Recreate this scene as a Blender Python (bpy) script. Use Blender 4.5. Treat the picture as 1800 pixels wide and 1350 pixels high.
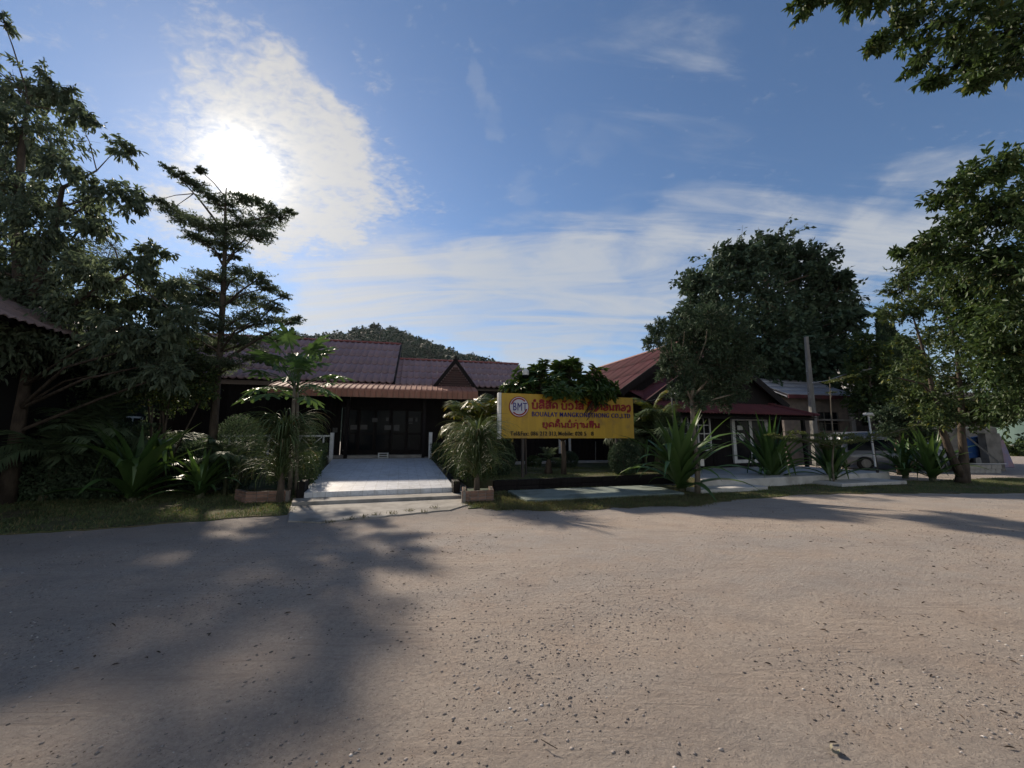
import bpy, bmesh, math, random
import numpy as np
from mathutils import Vector, Matrix

R = math.radians
PI = math.pi
for _o in list(bpy.data.objects):
    bpy.data.objects.remove(_o)
SC = bpy.context.scene
COL = SC.collection

# ------------------------------------------------------------------ camera
FPX, PITCH, EYE = 680.0, R(7.95), 1.6
cd = bpy.data.cameras.new('camera')
cam = bpy.data.objects.new('camera', cd)
COL.objects.link(cam)
cd.sensor_width = 36.0
cd.lens = FPX / 1800 * 36
cd.clip_start, cd.clip_end = 0.05, 8000
cam.location = (0, 0, EYE)
cam.rotation_euler = (PI / 2 + PITCH, 0, 0)
SC.camera = cam

SC.view_settings.view_transform = 'Standard'
SC.view_settings.look = 'None'
SC.view_settings.exposure = 0.9
SC.view_settings.gamma = 1.0
SC.view_settings.use_curve_mapping = False
SC.cycles.use_denoising = True
SC.cycles.max_bounces = 6
SC.cycles.transparent_max_bounces = 8


def ray(u, v):
    """direction of photo pixel (1800x1350)"""
    x, up = (u - 900) / FPX, (675 - v) / FPX
    return Vector((x, math.cos(PITCH) - up * math.sin(PITCH), math.sin(PITCH) + up * math.cos(PITCH)))


def at(u, v, Y):
    d = ray(u, v)
    t = Y / d.y
    return Vector((d.x * t, Y, EYE + d.z * t))


def G(u, v, z=0.0):
    d = ray(u, v)
    t = (z - EYE) / d.z
    return Vector((d.x * t, d.y * t, z))


# ------------------------------------------------------------------ sun and sky
SUN = ray(428, 296).normalized()
SUN_EL = math.asin(SUN.z)
SUN_AZ = math.atan2(SUN.x, SUN.y)
sl = bpy.data.lights.new('sun', 'SUN')
sl.energy = 3.3
sl.angle = R(2.0)
sl.color = (1.0, 0.87, 0.71)
so = bpy.data.objects.new('sun', sl)
COL.objects.link(so)
so.rotation_euler = SUN.to_track_quat('Z', 'Y').to_euler()

world = bpy.data.worlds.new('World')
SC.world = world
world.use_nodes = True


class NB:
    """tiny node builder"""
    def __init__(self, nt):
        self.nt, self.n, self.l = nt, nt.nodes, nt.links

    def node(self, t, **kw):
        o = self.n.new(t)
        for k, v in kw.items():
            setattr(o, k, v)
        return o

    def put(self, sock, v):
        if v is None:
            return
        if hasattr(v, 'links'):
            self.l.new(v, sock)
        else:
            if isinstance(v, (tuple, list, Vector)) and sock.type == 'RGBA' and len(v) == 3:
                v = (*v, 1)
            sock.default_value = v

    def math(self, op, a, b=None, c=None, clamp=False):
        o = self.node('ShaderNodeMath', operation=op, use_clamp=clamp)
        for i, x in enumerate((a, b, c)):
            if x is not None:
                self.put(o.inputs[i], x)
        return o.outputs[0]

    def vmath(self, op, a, b=None, s=None):
        o = self.node('ShaderNodeVectorMath', operation=op)
        self.put(o.inputs[0], a)
        if b is not None:
            self.put(o.inputs[1], b)
        if s is not None:
            self.put(o.inputs['Scale'], s)
        return o.outputs['Value'] if op in ('DOT_PRODUCT', 'LENGTH') else o.outputs[0]

    def mr(self, v, a, b, c=0.0, d=1.0, smooth=True):
        o = self.node('ShaderNodeMapRange', interpolation_type='SMOOTHSTEP' if smooth else 'LINEAR')
        for i, x in enumerate((v, a, b, c, d)):
            self.put(o.inputs[i], x)
        return o.outputs[0]

    def noise(self, vec, scale, detail=4, rough=0.55, dist=0.0, out='Fac'):
        o = self.node('ShaderNodeTexNoise')
        self.put(o.inputs['Vector'], vec)
        o.inputs['Scale'].default_value = scale
        o.inputs['Detail'].default_value = detail
        o.inputs['Roughness'].default_value = rough
        o.inputs['Distortion'].default_value = dist
        return o.outputs['Fac' if out == 'Fac' else 'Color']

    def mapping(self, vec, loc=(0, 0, 0), rot=(0, 0, 0), scale=(1, 1, 1)):
        o = self.node('ShaderNodeMapping')
        self.put(o.inputs['Vector'], vec)
        o.inputs['Location'].default_value = loc
        o.inputs['Rotation'].default_value = rot
        o.inputs['Scale'].default_value = scale
        return o.outputs[0]

    def mix(self, f, a, b, mode='MIX'):
        o = self.node('ShaderNodeMix', data_type='RGBA', blend_type=mode)
        self.put(o.inputs['Factor'], f)
        self.put(o.inputs['A'], a)
        self.put(o.inputs['B'], b)
        return o.outputs['Result']


def build_world():
    nt = world.node_tree
    nt.nodes.clear()
    b = NB(nt)
    d = b.node('ShaderNodeTexCoord').outputs['Generated']
    sky = b.node('ShaderNodeTexSky', sky_type='NISHITA')
    sky.sun_disc = False
    sky.sun_elevation = SUN_EL
    sky.sun_rotation = SUN_AZ
    sky.altitude = 200
    sky.air_density = 1.0
    sky.dust_density = 0.1
    sky.ozone_density = 4.0
    bg = b.node('ShaderNodeBackground')
    b.put(bg.inputs['Color'], sky.outputs[0])
    bg.inputs['Strength'].default_value = 0.064
    # cloud plane coordinates: clouds shrink towards the horizon as a real layer does
    sep = b.node('ShaderNodeSeparateXYZ')
    b.put(sep.inputs[0], d)
    zz = b.math('ADD', b.math('MAXIMUM', sep.outputs[2], 0.0), 0.16)
    comb = b.node('ShaderNodeCombineXYZ')
    b.put(comb.inputs[0], b.math('DIVIDE', sep.outputs[0], zz))
    b.put(comb.inputs[1], b.math('DIVIDE', sep.outputs[1], zz))
    p = comb.outputs[0]
    # ragged directions for the masks
    wob = b.vmath('SUBTRACT', b.noise(p, 2.2, 5, 0.6, 0.3, 'Color'), (0.5, 0.5, 0.5))
    wob2 = b.vmath('SUBTRACT', b.noise(p, 9.0, 5, 0.65, 0.2, 'Color'), (0.5, 0.5, 0.5))
    dd = b.vmath('ADD', b.vmath('ADD', d, b.vmath('SCALE', wob, s=0.20)), b.vmath('SCALE', wob2, s=0.07))
    dd = b.vmath('NORMALIZE', dd)

    def blob(u, v, r, w, inner=0.25):
        c = ray(u, v).normalized()
        e = ray(u + r * 1.25, v).normalized()
        a = c.angle(e)
        m = b.mr(b.vmath('DOT_PRODUCT', dd, tuple(c)), math.cos(a), math.cos(a * inner))
        return b.math('MULTIPLY', m, w)

    def total(lst):
        t = blob(*lst[0])
        for x in lst[1:]:
            t = b.math('ADD', t, blob(*x))
        return t
    puff = total([(440, 300, 150, .75), (570, 300, 110, .65), (500, 190, 90, .46), (400, 110, 100, .34), (300, 50, 80, .24),
                  (520, 400, 110, .62), (630, 385, 75, .45), (330, 400, 80, .5), (480, 440, 70, .4), (650, 115, 48, .36),
                  (740, 375, 50, .25), (470, 120, 70, .3), (690, 330, 50, .3), (600, 250, 60, .35)])
    cirrus = total([(600, 500, 130, .4), (760, 500, 140, .45), (930, 520, 150, .5), (1080, 480, 140, .5),
                    (1250, 440, 160, .5), (1420, 430, 170, .5), (1600, 400, 170, .5), (1780, 380, 200, .45),
                    (850, 600, 190, .4), (1020, 615, 170, .55), (650, 560, 130, .35), (1300, 560, 200, .4), (1500, 520, 180, .45),
                    (560, 560, 60, .35)])
    fill_veil = b.math('MULTIPLY', b.mr(sep.outputs[1], 0.25, -0.35), b.mr(sep.outputs[2], 0.95, 0.35))  # unseen cloud veil behind the camera, added to fill the shadows
    cirrus = b.math('ADD', cirrus, b.math('MULTIPLY', fill_veil, 0.85))
    streak = total([(846, 130, 15, .16), (855, 160, 16, .2), (866, 190, 16, .22), (874, 218, 14, .2), (1150, 25, 60, .06),
                    (1040, 268, 36, .16), (920, 330, 28, .14), (980, 245, 30, .1)])
    # textures
    rip = b.noise(b.mapping(p, rot=(0, 0, 0.5), scale=(1.0, 1.7, 1)), 9.0, 6, 0.62, 0.7)
    soft = b.noise(p, 2.6, 5, 0.55, 0.4)
    cir = b.noise(b.mapping(p, rot=(0, 0, R(18)), scale=(0.5, 2.6, 1)), 1.7, 8, 0.62, 1.3)
    cir = b.math('ADD', b.math('MULTIPLY', b.math('SUBTRACT', cir, 0.5), 1.9), 0.5)
    rip2 = b.noise(b.mapping(p, rot=(0, 0, 0.9), scale=(1.0, 1.5, 1)), 30.0, 4, 0.6, 0.5)
    tex = b.math('ADD', b.math('ADD', b.math('MULTIPLY', rip, 0.34), b.math('MULTIPLY', rip2, 0.36)), b.math('MULTIPLY', soft, 0.30))
    tex = b.math('ADD', b.math('MULTIPLY', b.math('SUBTRACT', tex, 0.5), 1.9), 0.5)
    d1 = b.mr(b.math('ADD', tex, b.math('MULTIPLY', b.math('MINIMUM', puff, 0.95), 0.56)), 0.58, 1.14)
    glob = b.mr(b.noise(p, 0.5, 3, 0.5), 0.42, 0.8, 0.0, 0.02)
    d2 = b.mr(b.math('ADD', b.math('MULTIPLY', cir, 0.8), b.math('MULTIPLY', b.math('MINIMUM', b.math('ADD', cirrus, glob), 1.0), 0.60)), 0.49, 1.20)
    d3 = b.math('MULTIPLY', streak, b.mr(soft, 0.3, 0.6))
    cosS = b.vmath('DOT_PRODUCT', d, tuple(SUN))
    near = b.mr(cosS, math.cos(R(34)), math.cos(R(5)))
    col = b.mix(near, (0.285, 0.30, 0.32), (0.37, 0.355, 0.33))
    col = b.mix(b.mr(cosS, 0.35, -0.5), col, (0.56, 0.53, 0.48))  # clouds opposite the sun brightened and warmed to strengthen that fill
    em = b.node('ShaderNodeBackground')
    b.put(em.inputs['Color'], col)
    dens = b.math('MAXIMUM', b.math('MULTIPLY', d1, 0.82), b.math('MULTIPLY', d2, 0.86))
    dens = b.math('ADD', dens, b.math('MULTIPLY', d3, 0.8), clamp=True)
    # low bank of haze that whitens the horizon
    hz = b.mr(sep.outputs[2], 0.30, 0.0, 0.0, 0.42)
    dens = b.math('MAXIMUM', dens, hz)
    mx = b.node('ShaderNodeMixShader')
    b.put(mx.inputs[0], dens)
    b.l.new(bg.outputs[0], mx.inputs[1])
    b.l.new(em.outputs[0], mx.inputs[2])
    # the sun burning through thin cloud
    cs = b.vmath('DOT_PRODUCT', b.vmath('NORMALIZE', b.vmath('ADD', d, b.vmath('SCALE', wob, s=0.06))), tuple(SUN))
    core = b.math('MULTIPLY', b.math('POWER', b.math('MAXIMUM', cs, 0.0), 1900.0), b.mr(tex, 0.0, 0.9, 0.4, 1.5))
    core = b.math('ADD', core, b.math('MULTIPLY', b.math('POWER', b.math('MAXIMUM', cs, 0.0), 420.0), b.mr(tex, 0.2, 0.8, 0.0, 0.20)))
    aur = b.math('POWER', b.math('MAXIMUM', cosS, 0.0), 60.0)
    aur2 = b.math('POWER', b.math('MAXIMUM', cosS, 0.0), 9.0)
    st = b.math('ADD', b.math('MULTIPLY', core, 2.7), b.math('ADD', b.math('MULTIPLY', aur, 0.08), b.math('MULTIPLY', aur2, 0.012)))
    gl = b.node('ShaderNodeBackground')
    gl.inputs['Color'].default_value = (1.0, 0.93, 0.80, 1)
    b.put(gl.inputs['Strength'], st)
    ad = b.node('ShaderNodeAddShader')
    b.l.new(mx.outputs[0], ad.inputs[0])
    b.l.new(gl.outputs[0], ad.inputs[1])
    out = b.node('ShaderNodeOutputWorld')
    b.l.new(ad.outputs[0], out.inputs['Surface'])


build_world()

# ------------------------------------------------------------------ materials
MATS = {}


def pm(name, c1, c2=None, scale=3.0, rough=0.85, bump=0.0, bscale=20.0, spec=0.3, metal=0.0, detail=5, c3=None, s3=0.7, stretch=(1, 1, 1), lo=0.35, hi=0.65, island=0.0):
    m = bpy.data.materials.new(name)
    m.use_nodes = True
    nt = m.node_tree
    b = NB(nt)
    bs = nt.nodes['Principled BSDF']
    bs.inputs['Roughness'].default_value = rough
    bs.inputs['Specular IOR Level'].default_value = spec
    bs.inputs['Metallic'].default_value = metal
    oc = b.node('ShaderNodeTexCoord').outputs['Object']
    vec = b.mapping(oc, scale=stretch)
    if c2 is None:
        c2 = tuple(x * 0.8 for x in c1)
    f = b.mr(b.noise(vec, scale, detail, 0.6), lo, hi)
    col = b.mix(f, c1, c2)
    if c3 is not None:
        f3 = b.mr(b.noise(oc, s3, 4, 0.65), 0.5, 0.72)
        col = b.mix(f3, col, c3)
    if island:
        oi = b.node('ShaderNodeObjectInfo').outputs['Random']
        hv = b.node('ShaderNodeHueSaturation')
        b.put(hv.inputs['Color'], col)
        b.put(hv.inputs['Value'], b.mr(oi, 0, 1, 1 - island, 1 + island, False))
        col = hv.outputs[0]
    b.put(bs.inputs['Base Color'], col)
    if bump:
        bn = b.node('ShaderNodeBump')
        bn.inputs['Strength'].default_value = 1.0
        bn.inputs['Distance'].default_value = bump
        b.put(bn.inputs['Height'], b.noise(vec, bscale, 6, 0.6))
        b.put(bs.inputs['Normal'], bn.outputs[0])
    MATS[name] = m
    return m


def leafmat(name, c1, c2, trans=0.22, rough=0.45, yellow=None, ypart=0.06, spec=0.35):
    m = bpy.data.materials.new(name)
    m.use_nodes = True
    nt = m.node_tree
    b = NB(nt)
    bs = nt.nodes['Principled BSDF']
    bs.inputs['Roughness'].default_value = rough
    bs.inputs['Specular IOR Level'].default_value = spec
    ri = b.node('ShaderNodeNewGeometry').outputs['Random Per Island']
    oi = b.node('ShaderNodeObjectInfo').outputs['Random']
    rnd = b.math('FRACT', b.math('ADD', ri, oi))
    col = b.mix(rnd, c1, c2)
    oc = b.node('ShaderNodeTexCoord').outputs['Object']
    hv = b.node('ShaderNodeHueSaturation')
    b.put(hv.inputs['Color'], col)
    b.put(hv.inputs['Value'], b.mr(b.noise(oc, 1.3, 3, 0.6), 0.3, 0.7, 0.72, 1.3))
    col = hv.outputs[0]
    if yellow is not None:
        r2 = b.math('FRACT', b.math('MULTIPLY', rnd, 17.3))
        col = b.mix(b.math('GREATER_THAN', r2, 1 - ypart), col, yellow)
    b.put(bs.inputs['Base Color'], col)
    tr = b.node('ShaderNodeBsdfTranslucent')
    hv2 = b.node('ShaderNodeHueSaturation')
    hv2.inputs['Saturation'].default_value = 1.15
    hv2.inputs['Value'].default_value = 1.5
    hv2.inputs['Hue'].default_value = 0.485
    b.put(hv2.inputs['Color'], col)
    b.put(tr.inputs['Color'], hv2.outputs[0])
    mx = b.node('ShaderNodeMixShader')
    mx.inputs[0].default_value = trans
    b.l.new(bs.outputs[0], mx.inputs[1])
    b.l.new(tr.outputs[0], mx.inputs[2])
    b.l.new(mx.outputs[0], nt.nodes['Material Output'].inputs['Surface'])
    MATS[name] = m
    return m


def ground_mat():
    m = bpy.data.materials.new('dirt')
    m.use_nodes = True
    nt = m.node_tree
    b = NB(nt)
    bs = nt.nodes['Principled BSDF']
    bs.inputs['Roughness'].default_value = 0.95
    bs.inputs['Specular IOR Level'].default_value = 0.15
    oc = b.node('ShaderNodeTexCoord').outputs['Object']
    road = b.mapping(oc, rot=(0, 0, R(-22)))
    along = b.mapping(oc, rot=(0, 0, R(-24)), scale=(0.16, 1.0, 1))
    big = b.noise(along, 0.55, 4, 0.6, 0.6)
    mid = b.noise(oc, 1.7, 5, 0.6)
    fine = b.noise(oc, 30, 8, 0.8)
    c = b.mix(b.mr(big, 0.36, 0.66), (0.50, 0.42, 0.35), (0.42, 0.38, 0.345))
    c = b.mix(b.mr(mid, 0.4, 0.75, 0, 0.6), c, (0.45, 0.345, 0.27))
    c = b.mix(b.mr(fine, 0.40, 0.68, 0, 0.7), c, (0.28, 0.24, 0.21))
    blot = b.mr(b.noise(b.mapping(oc, rot=(0, 0, R(-23)), scale=(.6, 1.2, 1)), 1.9, 9, 0.68, 0.4), 0.46, 0.68, 0, 0.5)
    c = b.mix(blot, c, (0.30, 0.262, 0.235))
    grit = b.mr(b.noise(oc, 75, 3, 0.6), 0.60, 0.72, 0, 0.75)
    c = b.mix(b.math('MULTIPLY', grit, b.mr(b.noise(oc, 3.0, 4), 0.35, 0.6, 0.35, 1.0)), c, (0.11, 0.095, 0.085))
    c = b.mix(b.mr(b.noise(b.mapping(oc, loc=(7, 3, 1)), 70, 2, 0.5), 0.64, 0.74, 0, 0.6), c, (0.62, 0.56, 0.50))
    vo = b.node('ShaderNodeTexVoronoi')
    b.put(vo.inputs['Vector'], oc)
    vo.inputs['Scale'].default_value = 55
    peb = b.mr(vo.outputs['Distance'], 0.28, 0.12)
    patch = b.mr(b.noise(oc, 1.1, 4, 0.6), 0.42, 0.68)
    pebm = b.math('MULTIPLY', peb, b.mr(b.noise(oc, 14, 2), 0.46, 0.56))
    pebm = b.math('MULTIPLY', pebm, b.math('ADD', b.math('MULTIPLY', patch, 0.8), 0.2))
    pc = b.mix(b.noise(vo.outputs['Color'], 3.0, 1), (0.12, 0.11, 0.10), (0.46, 0.42, 0.38))
    c = b.mix(b.math('MULTIPLY', pebm, 0.75), c, pc)
    # grey gravel strip by the verge
    sepo = b.node('ShaderNodeSeparateXYZ')
    b.put(sepo.inputs[0], road)
    wv = b.math('ADD', sepo.outputs[1], b.math('MULTIPLY', b.math('SUBTRACT', b.noise(oc, 0.6, 4), 0.5), 2.2))
    gs = b.mr(wv, 6.6, 9.0)
    c = b.mix(b.math('MULTIPLY', gs, 0.55), c, (0.21, 0.195, 0.185))
    # old tyre tracks: fine lines that follow the road
    tr = b.noise(b.mapping(oc, rot=(0, 0, R(-23)), scale=(0.10, 1.0, 1)), 15, 4, 0.6, 0.8)
    trm = b.mr(b.noise(b.mapping(oc, rot=(0, 0, R(-28)), scale=(0.1, 0.7, 1)), 1.0, 2), 0.45, 0.62)
    sp2 = b.node('ShaderNodeSeparateXYZ')
    b.put(sp2.inputs[0], b.mapping(oc, rot=(0, 0, R(-23))))
    yw = b.math('ADD', sp2.outputs[1], b.math('MULTIPLY', b.math('SUBTRACT', b.noise(b.mapping(oc, scale=(.3, .3, 1)), 1.0, 2), 0.5), 1.0))
    def band(c0, w):
        return b.mr(b.math('ABSOLUTE', b.math('SUBTRACT', yw, c0)), w, w * .3)
    bands = b.math('ADD', b.math('ADD', band(2.05, .34), band(3.5, .34)), b.math('ADD', band(5.2, .4), band(6.7, .4)), clamp=True)
    trm = b.math('MAXIMUM', b.math('MULTIPLY', trm, 0.45), bands)
    c = b.mix(b.math('MULTIPLY', bands, 0.28), c, (0.47, 0.39, 0.325))
    c = b.mix(b.math('MULTIPLY', b.math('MULTIPLY', b.mr(tr, 0.5, 0.62), trm), 0.3), c, (0.27, 0.225, 0.19))
    b.put(bs.inputs['Base Color'], c)
    h = b.math('ADD', b.math('MULTIPLY', b.noise(oc, 14, 8, 0.75), 0.032), b.math('MULTIPLY', fine, 0.042))
    h = b.math('ADD', h, b.math('MULTIPLY', pebm, 0.012))
    h = b.math('SUBTRACT', h, b.math('MULTIPLY', b.math('MULTIPLY', b.mr(tr, 0.45, 0.62), trm), 0.005))
    bn = b.node('ShaderNodeBump')
    bn.inputs['Strength'].default_value = 1.0
    bn.inputs['Distance'].default_value = 1.0
    b.put(bn.inputs['Height'], h)
    b.put(bs.inputs['Normal'], bn.outputs[0])
    return m


M_DIRT = ground_mat()
M_STONE = pm('stone', (0.30, 0.27, 0.24), (0.14, 0.12, 0.11), 6, 0.9)
M_LITTER = leafmat('litter', (0.05, 0.035, 0.025), (0.13, 0.09, 0.06), 0.0, 0.9)
M_LAWN = pm('lawn', (0.07, 0.085, 0.035), (0.115, 0.10, 0.06), 2.2, 0.95, 0.02, 60, 0.1, c3=(0.13, 0.10, 0.07), s3=0.8)
M_GRASS = leafmat('grass', (0.065, 0.10, 0.035), (0.12, 0.145, 0.06), 0.25, 0.6, (0.22, 0.17, 0.08), 0.12)
M_DRY = leafmat('dry_grass', (0.12, 0.10, 0.05), (0.07, 0.09, 0.03), 0.2, 0.7)
M_CONC = pm('concrete', (0.34, 0.32, 0.29), (0.24, 0.225, 0.205), 2.5, 0.9, 0.006, 40, 0.2, c3=(0.17, 0.16, 0.14), s3=1.1)
M_CONCG = pm('mossy_concrete', (0.22, 0.26, 0.23), (0.16, 0.19, 0.165), 2.0, 0.9, 0.006, 40, 0.2, c3=(0.10, 0.12, 0.10), s3=1.4)
M_PALE = pm('pale_concrete', (0.50, 0.49, 0.47), (0.40, 0.39, 0.37), 2.0, 0.75, 0.004, 40, 0.3, c3=(0.3, 0.29, 0.27), s3=1.2)


def tile_mat():
    m = bpy.data.materials.new('floor_tile')
    m.use_nodes = True
    nt = m.node_tree
    b = NB(nt)
    bs = nt.nodes['Principled BSDF']
    bs.inputs['Roughness'].default_value = 0.38
    bs.inputs['Specular IOR Level'].default_value = 0.5
    oc = b.node('ShaderNodeTexCoord').outputs['Object']
    v = b.mapping(oc, rot=(0, 0, R(-16)))
    br = b.node('ShaderNodeTexBrick', offset=0.0)
    b.put(br.inputs['Vector'], v)
    br.inputs['Scale'].default_value = 1.0
    br.inputs['Brick Width'].default_value = 0.3
    br.inputs['Row Height'].default_value = 0.3
    br.inputs['Mortar Size'].default_value = 0.008
    br.inputs['Color1'].default_value = (0.74, 0.75, 0.77, 1)
    br.inputs['Color2'].default_value = (0.66, 0.67, 0.70, 1)
    br.inputs['Mortar'].default_value = (0.52, 0.52, 0.52, 1)
    c = b.mix(b.mr(b.noise(oc, 9, 5, 0.65), 0.4, 0.7, 0, 0.5), br.outputs['Color'], (0.46, 0.47, 0.49))
    c = b.mix(b.mr(b.noise(oc, 1.2, 7, 0.75), 0.42, 0.72, 0, 0.6), c, (0.40, 0.37, 0.33))
    c = b.mix(b.mr(b.noise(oc, 4.0, 6, 0.7), 0.52, 0.66, 0, 0.5), c, (0.34, 0.34, 0.36))
    b.put(bs.inputs['Base Color'], c)
    bn = b.node('ShaderNodeBump')
    bn.inputs['Distance'].default_value = 0.004
    b.put(bn.inputs['Height'], b.math('ADD', b.noise(oc, 30, 4), br.outputs['Fac']))
    b.put(bs.inputs['Normal'], bn.outputs[0])
    return m


M_TILE = tile_mat()
M_BRICK = pm('brick', (0.26, 0.15, 0.11), (0.20, 0.13, 0.10), 5, 0.9, 0.004, 50, 0.2, island=0.25)
M_MORTAR = pm('mortar', (0.22, 0.20, 0.18), None, 8, 0.95)
M_ROOF = pm('roof_tile_brown', (0.265, 0.17, 0.178), (0.21, 0.145, 0.155), 3.0, 0.5, 0.003, 30, 0.55, c3=(0.19, 0.135, 0.145), s3=0.9, island=0.09)
M_ROOFR = pm('roof_sheet_red', (0.125, 0.043, 0.047), (0.10, 0.038, 0.043), 1.6, 0.8, 0.003, 30, 0.1, c3=(0.075, 0.04, 0.042), s3=0.8, island=0.06)
M_ROOFG = pm('roof_sheet_faded', (0.26, 0.19, 0.18), (0.21, 0.155, 0.15), 2, 0.5, 0.003, 30, 0.4, island=0.07)
M_CANOPY = pm('canopy_sheet', (0.35, 0.165, 0.115), (0.28, 0.14, 0.10), 2.5, 0.75, 0.003, 20, 0.12, c3=(0.30, 0.17, 0.12), s3=1.5, island=0.08)
M_RIDGE = pm('ridge_cap', (0.27, 0.09, 0.075), (0.22, 0.08, 0.07), 3, 0.7, 0.003, 30)
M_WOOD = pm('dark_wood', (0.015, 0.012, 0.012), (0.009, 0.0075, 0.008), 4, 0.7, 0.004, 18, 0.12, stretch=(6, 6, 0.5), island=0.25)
M_WOODR = pm('red_wood', (0.06, 0.025, 0.021), (0.04, 0.019, 0.017), 4, 0.6, 0.003, 18, island=0.2)
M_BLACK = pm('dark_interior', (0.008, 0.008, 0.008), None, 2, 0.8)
M_WHITE = pm('white_paint', (0.66, 0.66, 0.64), (0.55, 0.55, 0.53), 4, 0.5, 0.001, 20)
M_PAPER = pm('paper', (0.55, 0.55, 0.53), (0.45, 0.45, 0.43), 9, 0.8)
M_PAPER_SHADE = pm('shaded_paper', (0.10, 0.10, 0.10), (0.08, 0.08, 0.08), 9, 0.9)  # notice paper with the porch shade put into its colour
M_GREYP = pm('weathered_pole', (0.20, 0.195, 0.18), (0.14, 0.135, 0.125), 3, 0.85, 0.004, 30, stretch=(4, 4, 0.6))
M_STEEL = pm('steel', (0.42, 0.42, 0.42), (0.30, 0.29, 0.28), 5, 0.45, metal=0.5)
M_DARKM = pm('dark_metal', (0.025, 0.025, 0.028), (0.045, 0.035, 0.03), 6, 0.5)
M_YELLOW = pm('sign_yellow', (0.46, 0.285, 0.022), (0.38, 0.235, 0.02), 1.4, 0.5, 0.0, 5, 0.4, stretch=(3, 3, 0.35), c3=(0.27, 0.17, 0.035), s3=1.6)
M_RED = pm('sign_red', (0.26, 0.012, 0.02), (0.20, 0.012, 0.018), 5, 0.5)
M_BLUE = pm('sign_blue', (0.015, 0.013, 0.17), (0.012, 0.012, 0.13), 5, 0.5)
M_INK = pm('sign_black', (0.02, 0.017, 0.014), None, 5, 0.5)
M_SILVER = pm('sign_disc', (0.50, 0.51, 0.55), (0.42, 0.43, 0.47), 4, 0.4)
M_BARK = pm('bark', (0.095, 0.075, 0.058), (0.05, 0.04, 0.032), 8, 0.95, 0.02, 16, 0.15, stretch=(1, 1, 0.3))
M_BARKL = pm('pale_bark', (0.20, 0.175, 0.135), (0.12, 0.10, 0.08), 9, 0.9, 0.012, 20, 0.2, stretch=(1, 1, 0.5))
M_STEM = pm('green_stem', (0.05, 0.06, 0.03), (0.08, 0.075, 0.04), 5, 0.7, 0.004, 20)
M_BRICKW = pm('grey_brick', (0.23, 0.19, 0.165), (0.17, 0.145, 0.13), 3, 0.9, 0.01, 30)
M_TARP = pm('blue_tarp', (0.018, 0.07, 0.22), (0.012, 0.045, 0.15), 3, 0.5, 0.02, 6)
M_TARP2 = pm('faded_tarp', (0.16, 0.15, 0.24), (0.22, 0.13, 0.15), 2, 0.6, 0.02, 6)
M_SHEET = pm('silver_sheet', (0.38, 0.38, 0.40), (0.28, 0.28, 0.30), 2, 0.4, 0.003, 20, 0.5, metal=0.3)
M_HILL = pm('hill_earth', (0.035, 0.055, 0.03), (0.05, 0.065, 0.04), 0.02, 0.95)
M_HILL2 = pm('hazy_grass_slope', (0.11, 0.17, 0.13), (0.15, 0.20, 0.17), 0.03, 0.95, c3=(0.08, 0.14, 0.10), s3=0.05)  # grass with the bluish distance haze mixed into its colour
M_TYRE = pm('rubber', (0.015, 0.015, 0.015), None, 5, 0.85)

L_BIG = leafmat('leaf_broad', (0.075, 0.105, 0.062), (0.11, 0.14, 0.085), 0.38, 0.6)  # leaf colour lifted to stand in for the milky glare at left
L_SMALL = leafmat('leaf_small', (0.062, 0.09, 0.05), (0.098, 0.125, 0.07), 0.36, 0.6)  # also lightened in colour to carry the glare near the sun
L_DARK = leafmat('leaf_dark', (0.040, 0.066, 0.040), (0.066, 0.098, 0.058), 0.14, 0.7, spec=0.12)
L_MID = leafmat('leaf_mid', (0.04, 0.07, 0.026), (0.075, 0.105, 0.04), 0.24, 0.6, (0.15, 0.16, 0.03), 0.05, 0.2)
L_SHRUB = leafmat('leaf_shrub', (0.055, 0.085, 0.048), (0.085, 0.12, 0.068), 0.26, 0.7, spec=0.12)  # paler leaf for the left shrubs, glare painted into the green
L_NEAR = leafmat('leaf_near', (0.034, 0.064, 0.022), (0.066, 0.100, 0.034), 0.24, 0.5, (0.12, 0.13, 0.04), 0.015, 0.25)
L_LILY = leafmat('leaf_lily', (0.045, 0.095, 0.026), (0.085, 0.145, 0.042), 0.25, 0.4, spec=0.45)
L_PALM = leafmat('leaf_palm', (0.06, 0.09, 0.02), (0.11, 0.12, 0.03), 0.22, 0.4, (0.26, 0.2, 0.05), 0.08, 0.2)
L_PALMD = leafmat('leaf_palm_dark', (0.055, 0.085, 0.045), (0.085, 0.115, 0.06), 0.24, 0.65, spec=0.12)  # green raised to carry the glare over the left palms
L_GRASSY = leafmat('leaf_grassy', (0.05, 0.08, 0.03), (0.09, 0.115, 0.05), 0.2, 0.55, (0.2, 0.17, 0.09), 0.05, 0.2)
L_PAPAYA = leafmat('leaf_papaya', (0.05, 0.10, 0.035), (0.085, 0.14, 0.05), 0.25, 0.5)
L_PLUM = leafmat('leaf_plumeria', (0.038, 0.08, 0.022), (0.07, 0.115, 0.032), 0.16, 0.4, (0.16, 0.17, 0.03), 0.03, 0.4)
L_HEDGE = leafmat('leaf_hedge', (0.035, 0.06, 0.018), (0.065, 0.09, 0.028), 0.15, 0.55)
L_FLAT = leafmat('leaf_tier', (0.07, 0.095, 0.025), (0.11, 0.13, 0.04), 0.25, 0.5)
L_FOREST = leafmat('leaf_forest', (0.018, 0.038, 0.022), (0.036, 0.058, 0.034), 0.05, 0.7)
L_CONIFER = leafmat('leaf_conifer', (0.022, 0.045, 0.022), (0.04, 0.065, 0.03), 0.05, 0.7)

# ------------------------------------------------------------------ object helpers


def link(o):
    COL.objects.link(o)
    return o


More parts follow.
